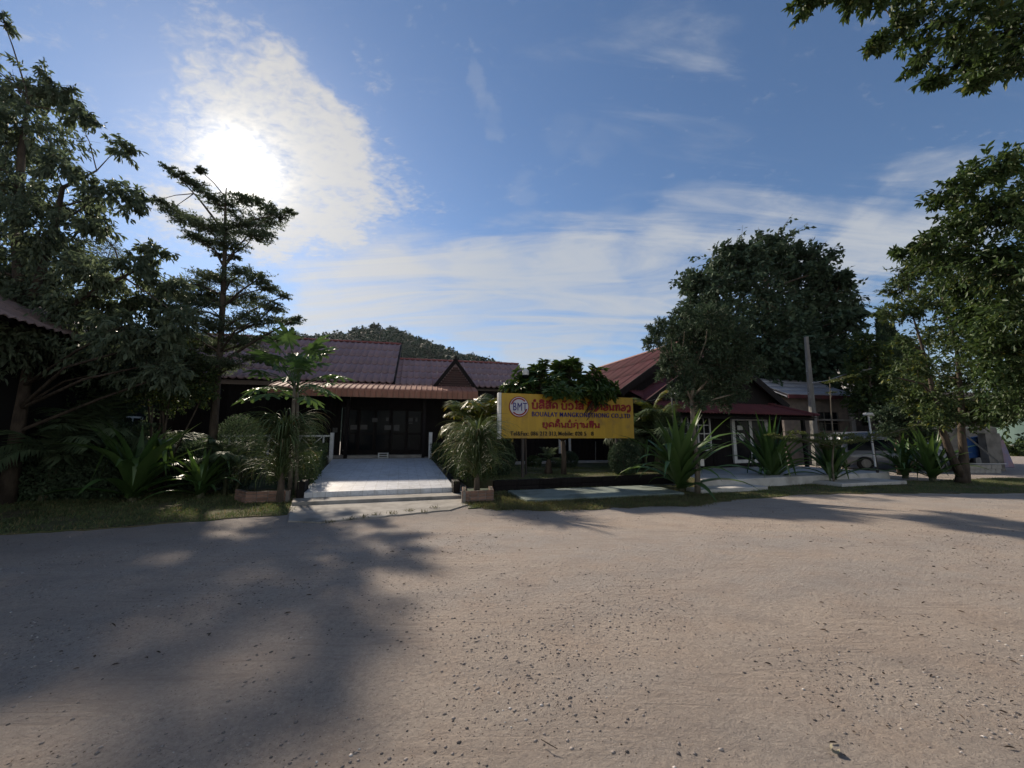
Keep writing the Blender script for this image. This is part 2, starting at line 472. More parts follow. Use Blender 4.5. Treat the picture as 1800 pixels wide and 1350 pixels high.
def tag(o, label=None, cat=None, group=None, kind=None):
    if label:
        o['label'] = label
    if cat:
        o['category'] = cat
    if group:
        o['group'] = group
    if kind:
        o['kind'] = kind
    return o


def thing(name, label, cat, loc=(0, 0, 0), rz=0.0, group=None):
    o = bpy.data.objects.new(name, None)
    o.empty_display_size = 0.2
    o.location = loc
    o.rotation_euler = (0, 0, rz)
    link(o)
    return tag(o, label, cat, group)


def inst(name, me, parent=None, mw=None, kind=None, label=None):
    o = bpy.data.objects.new(name, me)
    link(o)
    if parent is not None:
        o.parent = parent
    if mw is not None:
        o.matrix_basis = mw
    return tag(o, label, None, None, kind)


def np_mesh(name, V, F, mat, smooth=False):
    V = np.asarray(V, dtype=np.float32)
    F = np.asarray(F, dtype=np.int32)
    me = bpy.data.meshes.new(name)
    k = F.shape[1]
    me.vertices.add(len(V))
    me.vertices.foreach_set('co', V.ravel())
    me.loops.add(F.size)
    me.loops.foreach_set('vertex_index', F.ravel())
    me.polygons.add(len(F))
    me.polygons.foreach_set('loop_start', np.arange(0, F.size, k, dtype=np.int32))
    if smooth:
        me.polygons.foreach_set('use_smooth', np.ones(len(F), dtype=bool))
    me.update(calc_edges=True)
    me.materials.append(mat)
    return me


def np_obj(name, V, F, mat, parent=None, kind=None, smooth=False):
    return inst(name, np_mesh(name, V, F, mat, smooth), parent, None, kind)


class MB:
    def __init__(self):
        self.v, self.f = [], []

    def add(self, vs, fs):
        n = len(self.v)
        self.v += [tuple(x) for x in vs]
        self.f += [tuple(i + n for i in q) for q in fs]
        return self

    def box(self, lo, hi, M=None):
        (a, b, c), (d, e, f) = lo, hi
        vs = [(a, b, c), (d, b, c), (d, e, c), (a, e, c), (a, b, f), (d, b, f), (d, e, f), (a, e, f)]
        if M is not None:
            vs = [M @ Vector(x) for x in vs]
        return self.add(vs, [(0, 3, 2, 1), (4, 5, 6, 7), (0, 1, 5, 4), (1, 2, 6, 5), (2, 3, 7, 6), (3, 0, 4, 7)])

    def bar(self, a, b, w, h=None):
        """rectangular bar from a to b"""
        a, b = Vector(a), Vector(b)
        h = h or w
        d = (b - a)
        L = d.length
        q = d.normalized().to_track_quat('Y', 'Z').to_matrix().to_4x4()
        return self.box((-w / 2, 0, -h / 2), (w / 2, L, h / 2), Matrix.Translation(a) @ q)

    def tube(self, pts, rad, n=6, cap=True):
        pts = [Vector(p) for p in pts]
        if not hasattr(rad, '__len__'):
            rad = [rad] * len(pts)
        base = len(self.v)
        prev = None
        for i, p in enumerate(pts):
            d = (pts[min(i + 1, len(pts) - 1)] - pts[max(i - 1, 0)])
            if d.length < 1e-6:
                d = Vector((0, 0, 1))
            d.normalize()
            ref = prev if prev is not None else (Vector((1, 0, 0)) if abs(d.x) < 0.9 else Vector((0, 1, 0)))
            s = (ref - d * ref.dot(d)).normalized()
            prev = s
            t = d.cross(s)
            for k in range(n):
                a = 2 * PI * k / n
                self.v.append(tuple(p + (s * math.cos(a) + t * math.sin(a)) * rad[i]))
        for i in range(len(pts) - 1):
            for k in range(n):
                a, b2 = base + i * n + k, base + i * n + (k + 1) % n
                self.f.append((a, b2, b2 + n, a + n))
        if cap:
            self.f.append(tuple(base + k for k in range(n))[::-1])
            self.f.append(tuple(base + (len(pts) - 1) * n + k for k in range(n)))
        return self

    def disc(self, c, r, y0, y1, n=32, sx=1.0):
        """disc in the local xz plane, from y0 (front) to y1"""
        vs = [(c[0] + r * sx * math.cos(2 * PI * k / n), y, c[1] + r * math.sin(2 * PI * k / n)) for y in (y0, y1) for k in range(n)]
        fs = [tuple(range(n)), tuple(range(2 * n - 1, n - 1, -1))] + [(k, n + k, n + (k + 1) % n, (k + 1) % n) for k in range(n)]
        return self.add(vs, fs)

    def prism(self, poly, y0, y1):
        """polygon [(x,z)] extruded along y"""
        n = len(poly)
        vs = [(x, y, z) for y in (y0, y1) for x, z in poly]
        fs = [tuple(range(n)), tuple(range(2 * n - 1, n - 1, -1))] + [(k, n + k, n + (k + 1) % n, (k + 1) % n) for k in range(n)]
        return self.add(vs, fs)

    def slab(self, poly, z0, z1):
        """ground polygon [(x,y)] (or (x,y,z) tops) extruded down to z0"""
        n = len(poly)
        top = [(p[0], p[1], p[2] if len(p) > 2 else z1) for p in poly]
        bot = [(p[0], p[1], z0) for p in poly]
        fs = [tuple(range(n)), tuple(range(2 * n - 1, n - 1, -1))] + [(k, n + k, n + (k + 1) % n, (k + 1) % n) for k in range(n)]
        return self.add(top + bot, fs)

    def mesh(self, name, mat, smooth=False, bevel=0.0):
        me = bpy.data.meshes.new(name)
        me.from_pydata(self.v, [], self.f)
        bm = bmesh.new()
        bm.from_mesh(me)
        bmesh.ops.recalc_face_normals(bm, faces=bm.faces)
        if bevel:
            bmesh.ops.bevel(bm, geom=list(bm.edges), offset=bevel, segments=1, affect='EDGES', clamp_overlap=True)
        bm.to_mesh(me)
        bm.free()
        if smooth:
            me.polygons.foreach_set('use_smooth', np.ones(len(me.polygons), dtype=bool))
        me.materials.append(mat)
        return me

    def build(self, name, mat, parent=None, kind=None, smooth=False, bevel=0.0, label=None):
        return inst(name, self.mesh(name, mat, smooth, bevel), parent, None, kind, label)


class Frame:
    """a building's own axes: x along its front (to the right), y away from the viewer"""
    def __init__(self, o, deg):
        self.o = Vector((o[0], o[1], 0))
        self.a = R(deg)
        self.ex = Vector((math.cos(self.a), math.sin(self.a), 0))
        self.ey = Vector((-math.sin(self.a), math.cos(self.a), 0))

    def hit(self, u, v, y):
        d = ray(u, v)
        c = Vector((0, 0, EYE))
        t = (y - (c - self.o).dot(self.ey)) / d.dot(self.ey)
        p = c + d * t
        q = p - self.o
        return q.dot(self.ex), p.z

    def loc(self, p):
        q = Vector(p) - self.o
        return Vector((q.dot(self.ex), q.dot(self.ey), p[2]))

    def w(self, x, y, z=0.0):
        return self.o + self.ex * x + self.ey * y + Vector((0, 0, z))


# ------------------------------------------------------------------ ground
def gz(x, y):
    x = np.asarray(x, dtype=float)
    y = np.asarray(y, dtype=float)
    f = np.clip((8.2 - y) / 2.5, 0, 1) * np.clip((16 - np.abs(x)) / 4, 0, 1)
    v = x * 0.38 - y * 0.92
    h = 0.012 * np.sin(0.9 * v + 0.4 * np.sin(0.5 * x)) + 0.012 * np.sin(2.1 * x + 1.3 * y) * np.sin(1.7 * y - 0.4 * x) + 0.003 * np.sin(5.2 * v + 1.1 * np.sin(1.3 * x)) + 0.004 * np.sin(7.1 * x + 3 * np.sin(2 * y)) * np.sin(6.3 * y)
    return h * f - 0.0


def axis(lo, hi, step, far, growth=1.22):
    a = list(np.arange(lo, hi + 1e-6, step))
    s = step
    while a[-1] < far:
        s *= growth
        a.append(a[-1] + s)
    s = step
    while a[0] > -far:
        s *= growth
        a.insert(0, a[0] - s)
    return np.array(a)


xs, ys = axis(-12, 14, 0.1, 1500), axis(-1, 10, 0.09, 1500)
XX, YY = np.meshgrid(xs, ys)
V = np.stack([XX.ravel(), YY.ravel(), gz(XX, YY).ravel()], 1)
nx, ny = len(xs), len(ys)
i0 = (np.arange(ny - 1)[:, None] * nx + np.arange(nx - 1)[None, :]).ravel()
F = np.stack([i0, i0 + 1, i0 + nx + 1, i0 + nx], 1)
tag(np_obj('ground', V, F, M_DIRT, smooth=True), kind='structure')

# ------------------------------------------------------------------ frames of the compound
FM = Frame(at(680, 806, 17.2), 13.0)          # middle building, y = 0 at its porch edge
FC = Frame(at(1250, 821, 17.3), 19.0)         # right-hand house, y = 0 at its front wall
FD = Frame(G(665, 863, 0.2), 16.0)            # driveway
FS = Frame(at(882, 730, 12.5), 18.6)          # sign

rng = np.random.default_rng(7)
random.seed(11)


def lift(o, z):
    o.location.z += z
    return o


# lawns and paths (structure)
def sheet(name, poly, z, mat, n=0):
    b = MB()
    b.slab([(p[0], p[1]) for p in poly], z - 0.06, z)
    return tag(b.build(name, mat), kind='structure')


def g2(u, v, z=0.0):
    p = G(u, v, z)
    return (p.x, p.y)


def wobble(pts, amp, n, seed):
    r = random.Random(seed)
    out = []
    for a, b in zip(pts[:-1], pts[1:]):
        for i in range(n):
            t = i / n
            out.append((a[0] + (b[0] - a[0]) * t + r.uniform(-amp, amp), a[1] + (b[1] - a[1]) * t + r.uniform(-amp, amp)))
    out.append(pts[-1])
    return out


EDGE_L = [(-30, 2.5), g2(-300, 965), g2(0, 940), g2(200, 928), g2(380, 914), g2(505, 905)]
LAWN_L = wobble(EDGE_L, 0.13, 6, 1) + [g2(512, 884), (-6.2, 12.2), (-9, 18), (-30, 14)]
EDGE_M = [g2(822, 893), g2(880, 897), g2(1000, 897), g2(1120, 892), g2(1230, 889), g2(1300, 878), g2(1400, 870), g2(1560, 867), g2(1700, 868), g2(1850, 868), (32, 13.5)]
LAWN_R = wobble(EDGE_M, 0.12, 6, 2) + [(32, 16.8), g2(1750, 841), g2(1640, 846), g2(1500, 846), g2(1260, 856), g2(1130, 851), g2(868, 853), g2(818, 878)]
sheet('verge', LAWN_L, 0.020, M_LAWN)
sheet('verge', LAWN_R, 0.020, M_LAWN)

# driveway: tiled ramp rising to the porch
pl, pr = G(531, 866, 0.22), G(799, 856.5, 0.22)
bl = FM.w(*[FM.hit(585, 809, 0.0)[0], 0.0], 0)
br_ = FM.w(*[FM.hit(757, 806, 0.0)[0], 0.0], 0)
ZP = FM.hit(672, 806, 0.0)[1]
bl.z = br_.z = ZP
m = MB().slab([pl, pr, br_, bl], -0.05, 0)
tag(m.build('driveway', M_TILE), kind='structure')
# its front riser and step
fx = FD.ex
dpl, dpr = FD.loc(pl), FD.loc(pr)
m = MB()
xm = dpl.x + (dpr.x - dpl.x) * 0.53
for a, b2 in ((dpl.x - 0.0, xm - 0.006), (xm + 0.006, dpr.x + 0.0)):
    ya = dpl.y + (dpr.y - dpl.y) * (a - dpl.x) / (dpr.x - dpl.x)
    yb = dpl.y + (dpr.y - dpl.y) * (b2 - dpl.x) / (dpr.x - dpl.x)
    m.slab([FD.w(a, ya - 0.10), FD.w(b2, yb - 0.10), FD.w(b2, yb - 0.004), FD.w(a, ya - 0.004)], -0.02, 0.212)
tag(m.build('driveway_edge', M_CONC, bevel=0.008), kind='structure')
m = MB().slab([(*g2(513, 883, 0.10),), (*g2(817, 870.5, 0.10),), FD.w(dpr.x + 0.28, dpr.y - 0.106)[:2], FD.w(dpl.x - 0.18, dpl.y - 0.106)[:2]], -0.02, 0.10)
tag(m.build('step', M_CONC, bevel=0.012), kind='structure')
ap = [g2(505, 918), g2(560, 920), g2(640, 912), g2(720, 905), g2(790, 898), g2(823, 889), g2(818, 878), g2(816, 873, .02), g2(512, 886, .02)]
m = MB().slab(wobble(ap, 0.03, 5, 5), -0.05, 0.026)
tag(m.build('apron', M_CONC), kind='structure')
# flat slab before the sign
sl_poly = [g2(926, 879, .09), g2(1203, 866, .09), g2(1146, 852.5, .09), g2(893, 862, .09)]
tag(MB().slab(sl_poly, -0.02, 0.09).build('pavement', M_CONCG, bevel=0.01), kind='structure')

# raised garden lawn behind its dark retaining wall
ZG = 0.33
w0, w1 = G(866, 845, ZG), G(1180, 833, ZG)
gl_ = [w0, w1, FC.w(FC.loc(G(1246, 844.5, .3)).x - .28, FC.loc(G(1246, 844.5, .3)).y + .05), FC.w(FC.loc(G(1120, 820, .3)).x - .05, 0.6), FM.w(11.5, 1.3), FM.w(2.75, 0.2), G(822, 838, ZG)]
tag(MB().slab([(p[0], p[1]) for p in gl_], 0.0, ZG).build('garden_lawn', M_LAWN), kind='structure')
rw = thing('retaining_wall', 'low dark retaining wall along the front of the raised garden under the yellow sign', 'wall', ((w0.x + w1.x) / 2, (w0.y + w1.y) / 2, 0), math.atan2(w1.y - w0.y, w1.x - w0.x))
L2_ = (w1 - w0).length
n_ = 9
for i in range(n_):
    for j in range(2):
        x0 = -L2_ / 2 + L2_ * i / n_ + (0.0 if j == 0 else 0.0)
        z0 = 0.0 + j * 0.175
        MB().box((x0 + 0.004, -0.12 - random.uniform(0, 0.008), z0), (x0 + L2_ / n_ - 0.004, -0.003, z0 + 0.17)).build('plank', M_WOOD, rw, bevel=0.006)
# path at the back of the garden
tag(MB().slab([FM.w(2.7, 0.9)[:2], FM.w(11.4, 0.9)[:2], FM.w(11.4, 1.55)[:2], FM.w(2.7, 1.55)[:2]], 0.0, 0.42).build('path', M_PALE), kind='structure')

# ------------------------------------------------------------------ roofs
def tile_mesh(name, w, l, mat, amp=0.085, n=8, tilt=0.03, lip=0.05):
    v, f = [], []
    for j, s in enumerate((0.0, l)):
        for i in range(n + 1):
            t = i / n
            z = amp * (1 - math.sin(PI * t) ** 0.75) + tilt * (1 - s / l) + 0.012
            v.append((w * t, s, z))
    for i in range(n):
        f.append((i, i + 1, i + n + 2, i + n + 1))
    b0 = len(v)
    for i in range(n + 1):
        v.append((v[i][0], 0.004, v[i][2] - lip))
    for i in range(n):
        f.append((b0 + i, b0 + i + 1, i + 1, i))
    me = bpy.data.meshes.new(name)
    me.from_pydata(v, [], f)
    me.materials.append(mat)
    for p in me.polygons[:n]:
        p.use_smooth = True
    return me


def slope_mat(o, ex, es):
    ex, es = Vector(ex).normalized(), Vector(es).normalized()
    en = ex.cross(es)
    M = Matrix.Identity(4)
    for i in range(3):
        M[i][0], M[i][1], M[i][2], M[i][3] = ex[i], es[i], en[i], o[i]
    return M


def tiles(parent, me, o, ex, es, w, l, nc, nr, name='tile', jit=0.004):
    M0 = slope_mat(o, ex, es)
    for r in range(nr):
        for c in range(nc):
            M = M0 @ Matrix.Translation((c * w, r * l, random.uniform(0, jit))) @ Matrix.Rotation(random.uniform(-.004, .004), 4, 'Z')
            inst(name, me, parent, M)


def caps(parent, a, b, mat, step=0.4, rad=0.11):
    a, b = Vector(a), Vector(b)
    L = (b - a).length
    n = max(1, int(L / step))
    st = L / n
    v, f = [], []
    k = 6
    for j, (s, r) in enumerate(((0, rad), (st * 1.06, rad * 0.86))):
        for i in range(k + 1):
            an = PI * i / k
            v.append((r * math.cos(an), s, r * math.sin(an) * 0.9))
    for i in range(k):
        f.append((i, i + 1, i + k + 2, i + k + 1))
    v.append((0, 0, 0))
    f += [(i + 1, i, len(v) - 1) for i in range(k)]
    me = bpy.data.meshes.new('ridge_cap')
    me.from_pydata(v, [], f)
    me.materials.append(mat)
    es = (b - a).normalized()
    ex = es.cross(Vector((0, 0, 1))).normalized()
    for i in range(n):
        inst('ridge_cap', me, parent, slope_mat(a + es * st * i, ex, es))


def corr_strip(w, top, amp=0.022, per=0.17, s0=0.0, seg=4, lift_=0.0):
    """corrugated sheet from x=0..w, s=s0..top(x)"""
    n = max(2, int(round(w / per)) * seg)
    v, f = [], []
    for i in range(n + 1):
        x = w * i / n
        z = amp * math.cos(2 * PI * i / seg) + lift_
        t = max(top(x), s0 + 0.001)
        v += [(x, s0, z + 0.02), (x, t, z)]
    for i in range(n):
        f.append((2 * i, 2 * i + 2, 2 * i + 3, 2 * i + 1))
    b0 = len(v)
    for i in range(n + 1):
        v.append((v[2 * i][0], s0 + 0.003, v[2 * i][2] - 0.014))
    for i in range(n):
        f.append((b0 + i, b0 + i + 1, 2 * i + 2, 2 * i))
    return v, f


def corr_roof(parent, o, ex, es, W, top, mat, sheet_w=0.85, rows=2, maxl=None, amp=0.022, per=0.17, bottom=lambda x: 0.0):
    """roof plane covered with separate corrugated sheets; top(x) gives the slope length at x"""
    M0 = slope_mat(o, ex, es)
    n = max(1, int(round(W / sheet_w)))
    sw = W / n
    for i in range(n):
        x0 = i * sw
        mx = max(top(x0), top(x0 + sw), top(x0 + sw / 2))
        L = maxl or mx / rows
        r = 0
        while r * L < mx - 0.05:
            s0 = r * L
            s1 = s0 + L * 1.04
            v, f = corr_strip(sw, lambda x: min(top(x0 + x), s1), amp, per, s0, 4, 0.004 * (i % 2))
            b = bpy.data.meshes.new('sheet')
            b.from_pydata(v, [], f)
            b.materials.append(mat)
            b.polygons.foreach_set('use_smooth', np.ones(len(b.polygons), dtype=bool))
            inst('sheet', b, parent, M0 @ Matrix.Translation((x0, 0, 0.03 + 0.012 * (1 if r == 0 else 0))))
            r += 1


def plank_wall(parent, x0, x1, y, z0, z1, mat, pw=0.22, holes=(), name='plank'):
    """vertical boards; holes = [(xa, xb, za, zb)]"""
    n = max(1, int(round((x1 - x0) / pw)))
    w = (x1 - x0) / n
    cache = {}
    for i in range(n):
        a = x0 + i * w
        c = a + w / 2
        segs = [(z0, z1)]
        for (xa, xb, za, zb) in holes:
            if xa - w * 0.5 < c < xb + w * 0.5:
                segs = [(z0, za), (zb, z1)]
        for (p, q) in segs:
            if q - p < 0.03:
                continue
            key = (round(p, 3), round(q, 3))
            if key not in cache:
                cache[key] = MB().box((0.004, 0, p), (w - 0.004, 0.03, q)).mesh(name, mat)
            inst(name, cache[key], parent, Matrix.Translation((a, y + random.uniform(-.004, .004), 0)))


# ------------------------------------------------------------------ middle building
XE0, ZE = FM.hit(600, 697, -0.35)
XE1, _ = FM.hit(842, 702, -0.35)
XE0 = FM.hit(470, 690, -0.35)[0]
ZT = FM.hit(700, 685, -0.35)[1]
mb_ = thing('wooden_building', 'long dark wooden building with brown tiled roof and red canopy over its porch', 'building', FM.o, FM.a)
YE = 1.25
_, ZRE = FM.hit(690, 672, YE)
XR1, _ = FM.hit(697, 640, YE + 1.5)
for yr in np.arange(YE + 1, YE + 9, 0.02):
    xr, zr = FM.hit(690, 605, yr)
    if (zr - ZRE) / (yr - YE) < 0.66:
        break
YR, ZR = float(yr), float(zr)
XL0 = FM.hit(245, 600, YE + 2)[0]
roof = MB()
roof.add([(XL0, YE + .02, ZRE - .09), (XR1, YE + .02, ZRE - .09), (XR1, YR, ZR - .06), (XL0, YR, ZR - .06), (XL0, 2 * YR - YE, ZRE - .09), (XR1, 2 * YR - YE, ZRE - .09)],
         [(0, 1, 2, 3), (3, 2, 5, 4), (0, 3, 4), (1, 5, 2), (0, 4, 5, 1)])
rf = roof.build('roof', M_WOOD, mb_)
SL = math.hypot(YR - YE, ZR - ZRE)
ES = Vector((0, YR - YE, ZR - ZRE)).normalized()
TW = 0.315
NC = int((XR1 - XL0) / TW)
TW = (XR1 - XL0) / NC
NR = 5
tiles(rf, tile_mesh('tile', TW, SL / NR, M_ROOF), (XL0, YE - .06, ZRE - .06), (1, 0, 0), ES, TW, SL / NR, NC, NR)
caps(rf, (XL0, YR, ZR + .0), (XR1 + .05, YR, ZR + .0), M_RIDGE, 0.45, 0.13)
MB().bar((XR1 + .05, YE - .1, ZRE - .1), (XR1 + .05, YR, ZR - .02), 0.05, 0.24).build('bargeboard', M_WOOD, mb_)
# lower wing roof on the right
_, ZW = FM.hit(720, 675, YE + .1)
ZWE = ZW - 0.02
YW0 = YE + 0.1
for yr in np.arange(YW0 + .6, YW0 + 8, 0.02):
    xr, zr = FM.hit(780, 635, yr)
    if (zr - ZWE) / (yr - YW0) < 0.66:
        break
YW, ZWR = float(yr), float(zr)
XW0 = XR1 + 0.03
XW1 = FM.hit(910, 642, YW)[0]
wing = MB()
wing.add([(XW0 - .5, YW0 + .02, ZWE - .09), (XW1, YW0 + .02, ZWE - .09), (XW1, YW, ZWR - .06), (XW0 - .5, YW, ZWR - .06), (XW0 - .5, 2 * YW - YW0, ZWE - .09), (XW1, 2 * YW - YW0, ZWE - .09)],
         [(0, 1, 2, 3), (3, 2, 5, 4), (0, 3, 4), (1, 5, 2), (0, 4, 5, 1)])
wr = wing.build('roof', M_WOOD, mb_)
SLW = math.hypot(YW - YW0, ZWR - ZWE)
ESW = Vector((0, YW - YW0, ZWR - ZWE)).normalized()
NCW = int((XW1 - XW0) / 0.29)
TWW = (XW1 - XW0) / NCW
tiles(wr, tile_mesh('tile', TWW, SLW / 4, M_ROOF), (XW0, YW0 - .06, ZWE - .06), (1, 0, 0), ESW, TWW, SLW / 4, NCW, 4)
caps(wr, (XW0 + .06, YW, ZWR), (XW1 + .03, YW, ZWR), M_RIDGE, 0.45, 0.12)
# dormer gable
yd = YW0 - 0.55
xa, za = FM.hit(801, 634, yd)
xl, zl = FM.hit(766, 677, yd)
xr_, zr2 = FM.hit(826, 667, yd)
hw = max(xa - xl, 1.0) * .9
zb = zl
dm = MB()
ydb = YW0 + (za - ZWE) / 0.66 + 0.3
dm.add([(xa - hw, yd + .12, zb), (xa, yd + .12, za - .06), (xa + hw, yd + .12, zb), (xa - hw, ydb, zb), (xa, ydb, za - .06), (xa + hw, ydb, zb)],
       [(0, 1, 4, 3), (1, 2, 5, 4), (0, 3, 5, 2), (3, 4, 5), (0, 2, 1)])
dmo = dm.build('dormer', M_ROOF, mb_)
for i in range(9):
    z0 = zb + (za - zb - .25) * i / 9
    k = 1 - (z0 + .05 - zb) / (za - .08 - zb)
    MB().bar((xa - hw * k + .05, yd + .10, z0), (xa + hw * k - .05, yd + .10, z0), 0.03, (za - zb - .25) / 9 - .012).build('slat', M_WOODR, dmo)
for sgn in (-1, 1):
    MB().bar((xa + sgn * (hw + .12), yd, zb - .12), (xa - sgn * .07, yd + .001 * sgn, za + .10), 0.06, 0.17).build('bargeboard', M_WOOD, dmo)
MB().box((xa - .05, yd - .04, za - .02), (xa + .05, yd + .05, za + .22)).build('finial', M_WOOD, dmo, bevel=0.012)

# canopy of ribbed sheets that curve down at the front
can = MB().box((XE0, -0.2, ZT - 0.16), (XE1, YE - .05, ZT - 0.12)).build('canopy', M_WOOD, mb_)
PW = 0.235
NP = int((XE1 - XE0) / PW)
yb, zb2 = YE - 0.12, ZRE - 0.10
path = [(yb, zb2), (0.2, ZT + (zb2 - ZT) * 0.42), (-.22, ZT + .06), (-.33, ZT - .0), (-.36, ZT - .10), (-.36, ZE)]
cross = [(0, 0), (.012, .03), (.035, .03), (.05, 0), (PW - .002, 0)]
v, f = [], []
for k, (py, pz) in enumerate(path):
    q0, q1 = path[max(k - 1, 0)], path[min(k + 1, len(path) - 1)]
    t = Vector((q1[0] - q0[0], q1[1] - q0[1])).normalized()
    nn = Vector((t.y, -t.x))
    if nn.y < 0 and k < 3:
        nn = -nn
    if k >= 3 and nn.x > 0:
        nn = -nn
    for (cx, cz) in cross:
        v.append((cx, py + nn.x * cz, pz + nn.y * cz))
nc_ = len(cross)
for k in range(len(path) - 1):
    for i in range(nc_ - 1):
        f.append((k * nc_ + i, (k + 1) * nc_ + i, (k + 1) * nc_ + i + 1, k * nc_ + i + 1))
pme = bpy.data.meshes.new('panel')
pme.from_pydata(v, [], f)
pme.materials.append(M_CANOPY)
for i in range(NP):
    inst('panel', pme, can, Matrix.Translation((XE0 + i * PW, random.uniform(-.003, .003), random.uniform(-.004, .004))))
MB().box((XE0, -.30, ZE + .02), (XE1, -.27, ZT - .03)).build('fascia', M_WOOD, mb_)

# porch floor, walls, glazed doors with notices
XF0 = FM.hit(190, 800, 0)[0]
MB().box((XF0, 0.004, 0.0), (XR1 + 3.2, 2.1, ZP - 0.02)).build('porch_floor', M_CONC, mb_)
MB().box((dpl.x - 1.2, 0.9, ZP - .02), (XR1 + 1.5, 1.7, ZP + 0.10)).build('threshold', M_CONC, mb_)
YWALL = 1.72
dx0 = FM.hit(600, 760, YWALL)[0]
dx1 = FM.hit(742, 760, YWALL)[0]
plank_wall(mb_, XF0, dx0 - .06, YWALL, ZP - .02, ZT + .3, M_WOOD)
wx0, wz0 = FM.hit(984, 797, YWALL)
wx1, wz1 = FM.hit(1001, 763, YWALL)
XWL = FM.hit(1150, 780, YWALL)[0]
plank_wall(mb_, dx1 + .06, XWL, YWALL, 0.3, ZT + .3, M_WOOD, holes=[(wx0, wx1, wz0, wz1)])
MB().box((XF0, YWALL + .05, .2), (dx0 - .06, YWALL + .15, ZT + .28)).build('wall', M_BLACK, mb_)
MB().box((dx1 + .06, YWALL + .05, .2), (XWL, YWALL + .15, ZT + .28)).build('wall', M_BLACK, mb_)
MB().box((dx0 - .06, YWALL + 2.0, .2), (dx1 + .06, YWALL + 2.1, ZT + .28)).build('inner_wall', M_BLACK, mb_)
MB().box((dx0 - .1, YWALL + .16, ZP - .1), (dx1 + .1, YWALL + 2.0, ZP)).build('floor', M_WOOD, mb_)
win = MB()
for (a, b2, c, d2) in ((wx0 - .05, wx0 + .06, wz0, wz1), (wx1 - .06, wx1 + .05, wz0, wz1), ((wx0 + wx1) / 2 - .03, (wx0 + wx1) / 2 + .03, wz0 + .07, wz1 - .07)):
    win.box((a, YWALL - .06, c), (b2, YWALL + .04, d2))
win.box((wx0 + .062, YWALL - .055, wz0), (wx1 - .062, YWALL + .04, wz0 + .07))
win.box((wx0 + .062, YWALL - .055, wz1 - .07), (wx1 - .062, YWALL + .04, wz1))
wfo = win.build('window', M_WHITE, mb_)


def glass_mat():
    m = bpy.data.materials.new('dark_glass')
    m.use_nodes = True
    b = NB(m.node_tree)
    bs = m.node_tree.nodes['Principled BSDF']
    bs.inputs['Base Color'].default_value = (0.007, 0.009, 0.012, 1)
    bs.inputs['Roughness'].default_value = 0.12
    bs.inputs['Specular IOR Level'].default_value = 0.06
    oc = b.node('ShaderNodeTexCoord').outputs['Object']
    bn = b.node('ShaderNodeBump')
    bn.inputs['Distance'].default_value = 0.01
    b.put(bn.inputs['Height'], b.noise(oc, 0.9, 2))
    b.put(bs.inputs['Normal'], bn.outputs[0])
    return m


M_GLASS = glass_mat()
MB().box((wx0 + .07, YWALL - .01, wz0 + .075), (wx1 - .07, YWALL, wz1 - .075)).build('pane', M_GLASS, wfo)
ND = 5
dw = (dx1 - dx0) / ND
for i in range(ND):
    a = dx0 + i * dw
    db = MB()
    for (p, q) in ((a + .004, a + .075), (a + dw - .075, a + dw - .004)):
        db.box((p, YWALL - .03, ZP + .1), (q, YWALL + .03, ZP + 2.3))
    for (p, q) in ((ZP + .1, ZP + .32), (ZP + 1.05, ZP + 1.13), (ZP + 2.2, ZP + 2.3)):
        db.box((a + .077, YWALL - .028, p), (a + dw - .077, YWALL + .028, q))
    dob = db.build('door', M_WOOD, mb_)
    for (p, q) in ((ZP + .32, ZP + 1.05), (ZP + 1.13, ZP + 2.2)):
        MB().box((a + .08, YWALL - .006, p + .003), (a + dw - .08, YWALL + .006, q - .003)).build('pane', M_GLASS, dob)
MB().box((dx0 - .05, YWALL - .035, ZP + 2.31), (dx1 + .05, YWALL + .05, ZT + .28)).build('transom', M_WOOD, mb_)
for (u, vv, w, h) in ((621.7, 751, 12, 8), (639.5, 750.8, 13, 8), (659, 738.3, 10, 7), (681, 737, 5, 6), (681.6, 751.7, 12, 8), (697, 752, 10.5, 10), (722, 737.7, 8, 6.5), (732, 737.7, 4, 6.5), (589, 756, 9, 8), (722, 744, 7, 2)):
    yy = YWALL - 0.045
    a, c = FM.hit(u - w / 2, vv + h / 2, yy)
    b2, d2 = FM.hit(u + w / 2, vv - h / 2, yy)
    MB().box((a, yy, c), (b2, yy + .004, d2)).build('notice', M_PAPER_SHADE, mb_)
for u in (606, 745):
    x, _ = FM.hit(u, 760, -.1)
    MB().box((x - .07, .25, ZP), (x + .07, .39, ZT - .15)).build('porch_post', M_WOOD, mb_, bevel=.01)
# shoe rack on the porch
p = FM.w(*[FM.hit(673.5, 802, 0.75)[0], 0.75], 0)
x0, z0 = FM.hit(665.5, 806, .75)
x1, z1 = FM.hit(682, 797.5, .75)
sr = thing('shoe_rack', 'small white shoe rack with two shelves standing before the dark porch doors', 'rack', FM.w((x0 + x1) / 2, .6, ZP - .02), FM.a)
hw_, hh = (x1 - x0) / 2, max(z1 - z0, .24)
for sx in (-1, 1):
    MB().box((sx * hw_ - .02, 0, 0), (sx * hw_ + .02, .25, hh)).build('side_panel', M_WHITE, sr)
for k in range(3):
    zz_ = .015 + (hh - .05) * k / 2
    MB().box((-hw_ + .022, .003, zz_), (hw_ - .022, .247, zz_ + .03)).build('shelf', M_WHITE, sr)


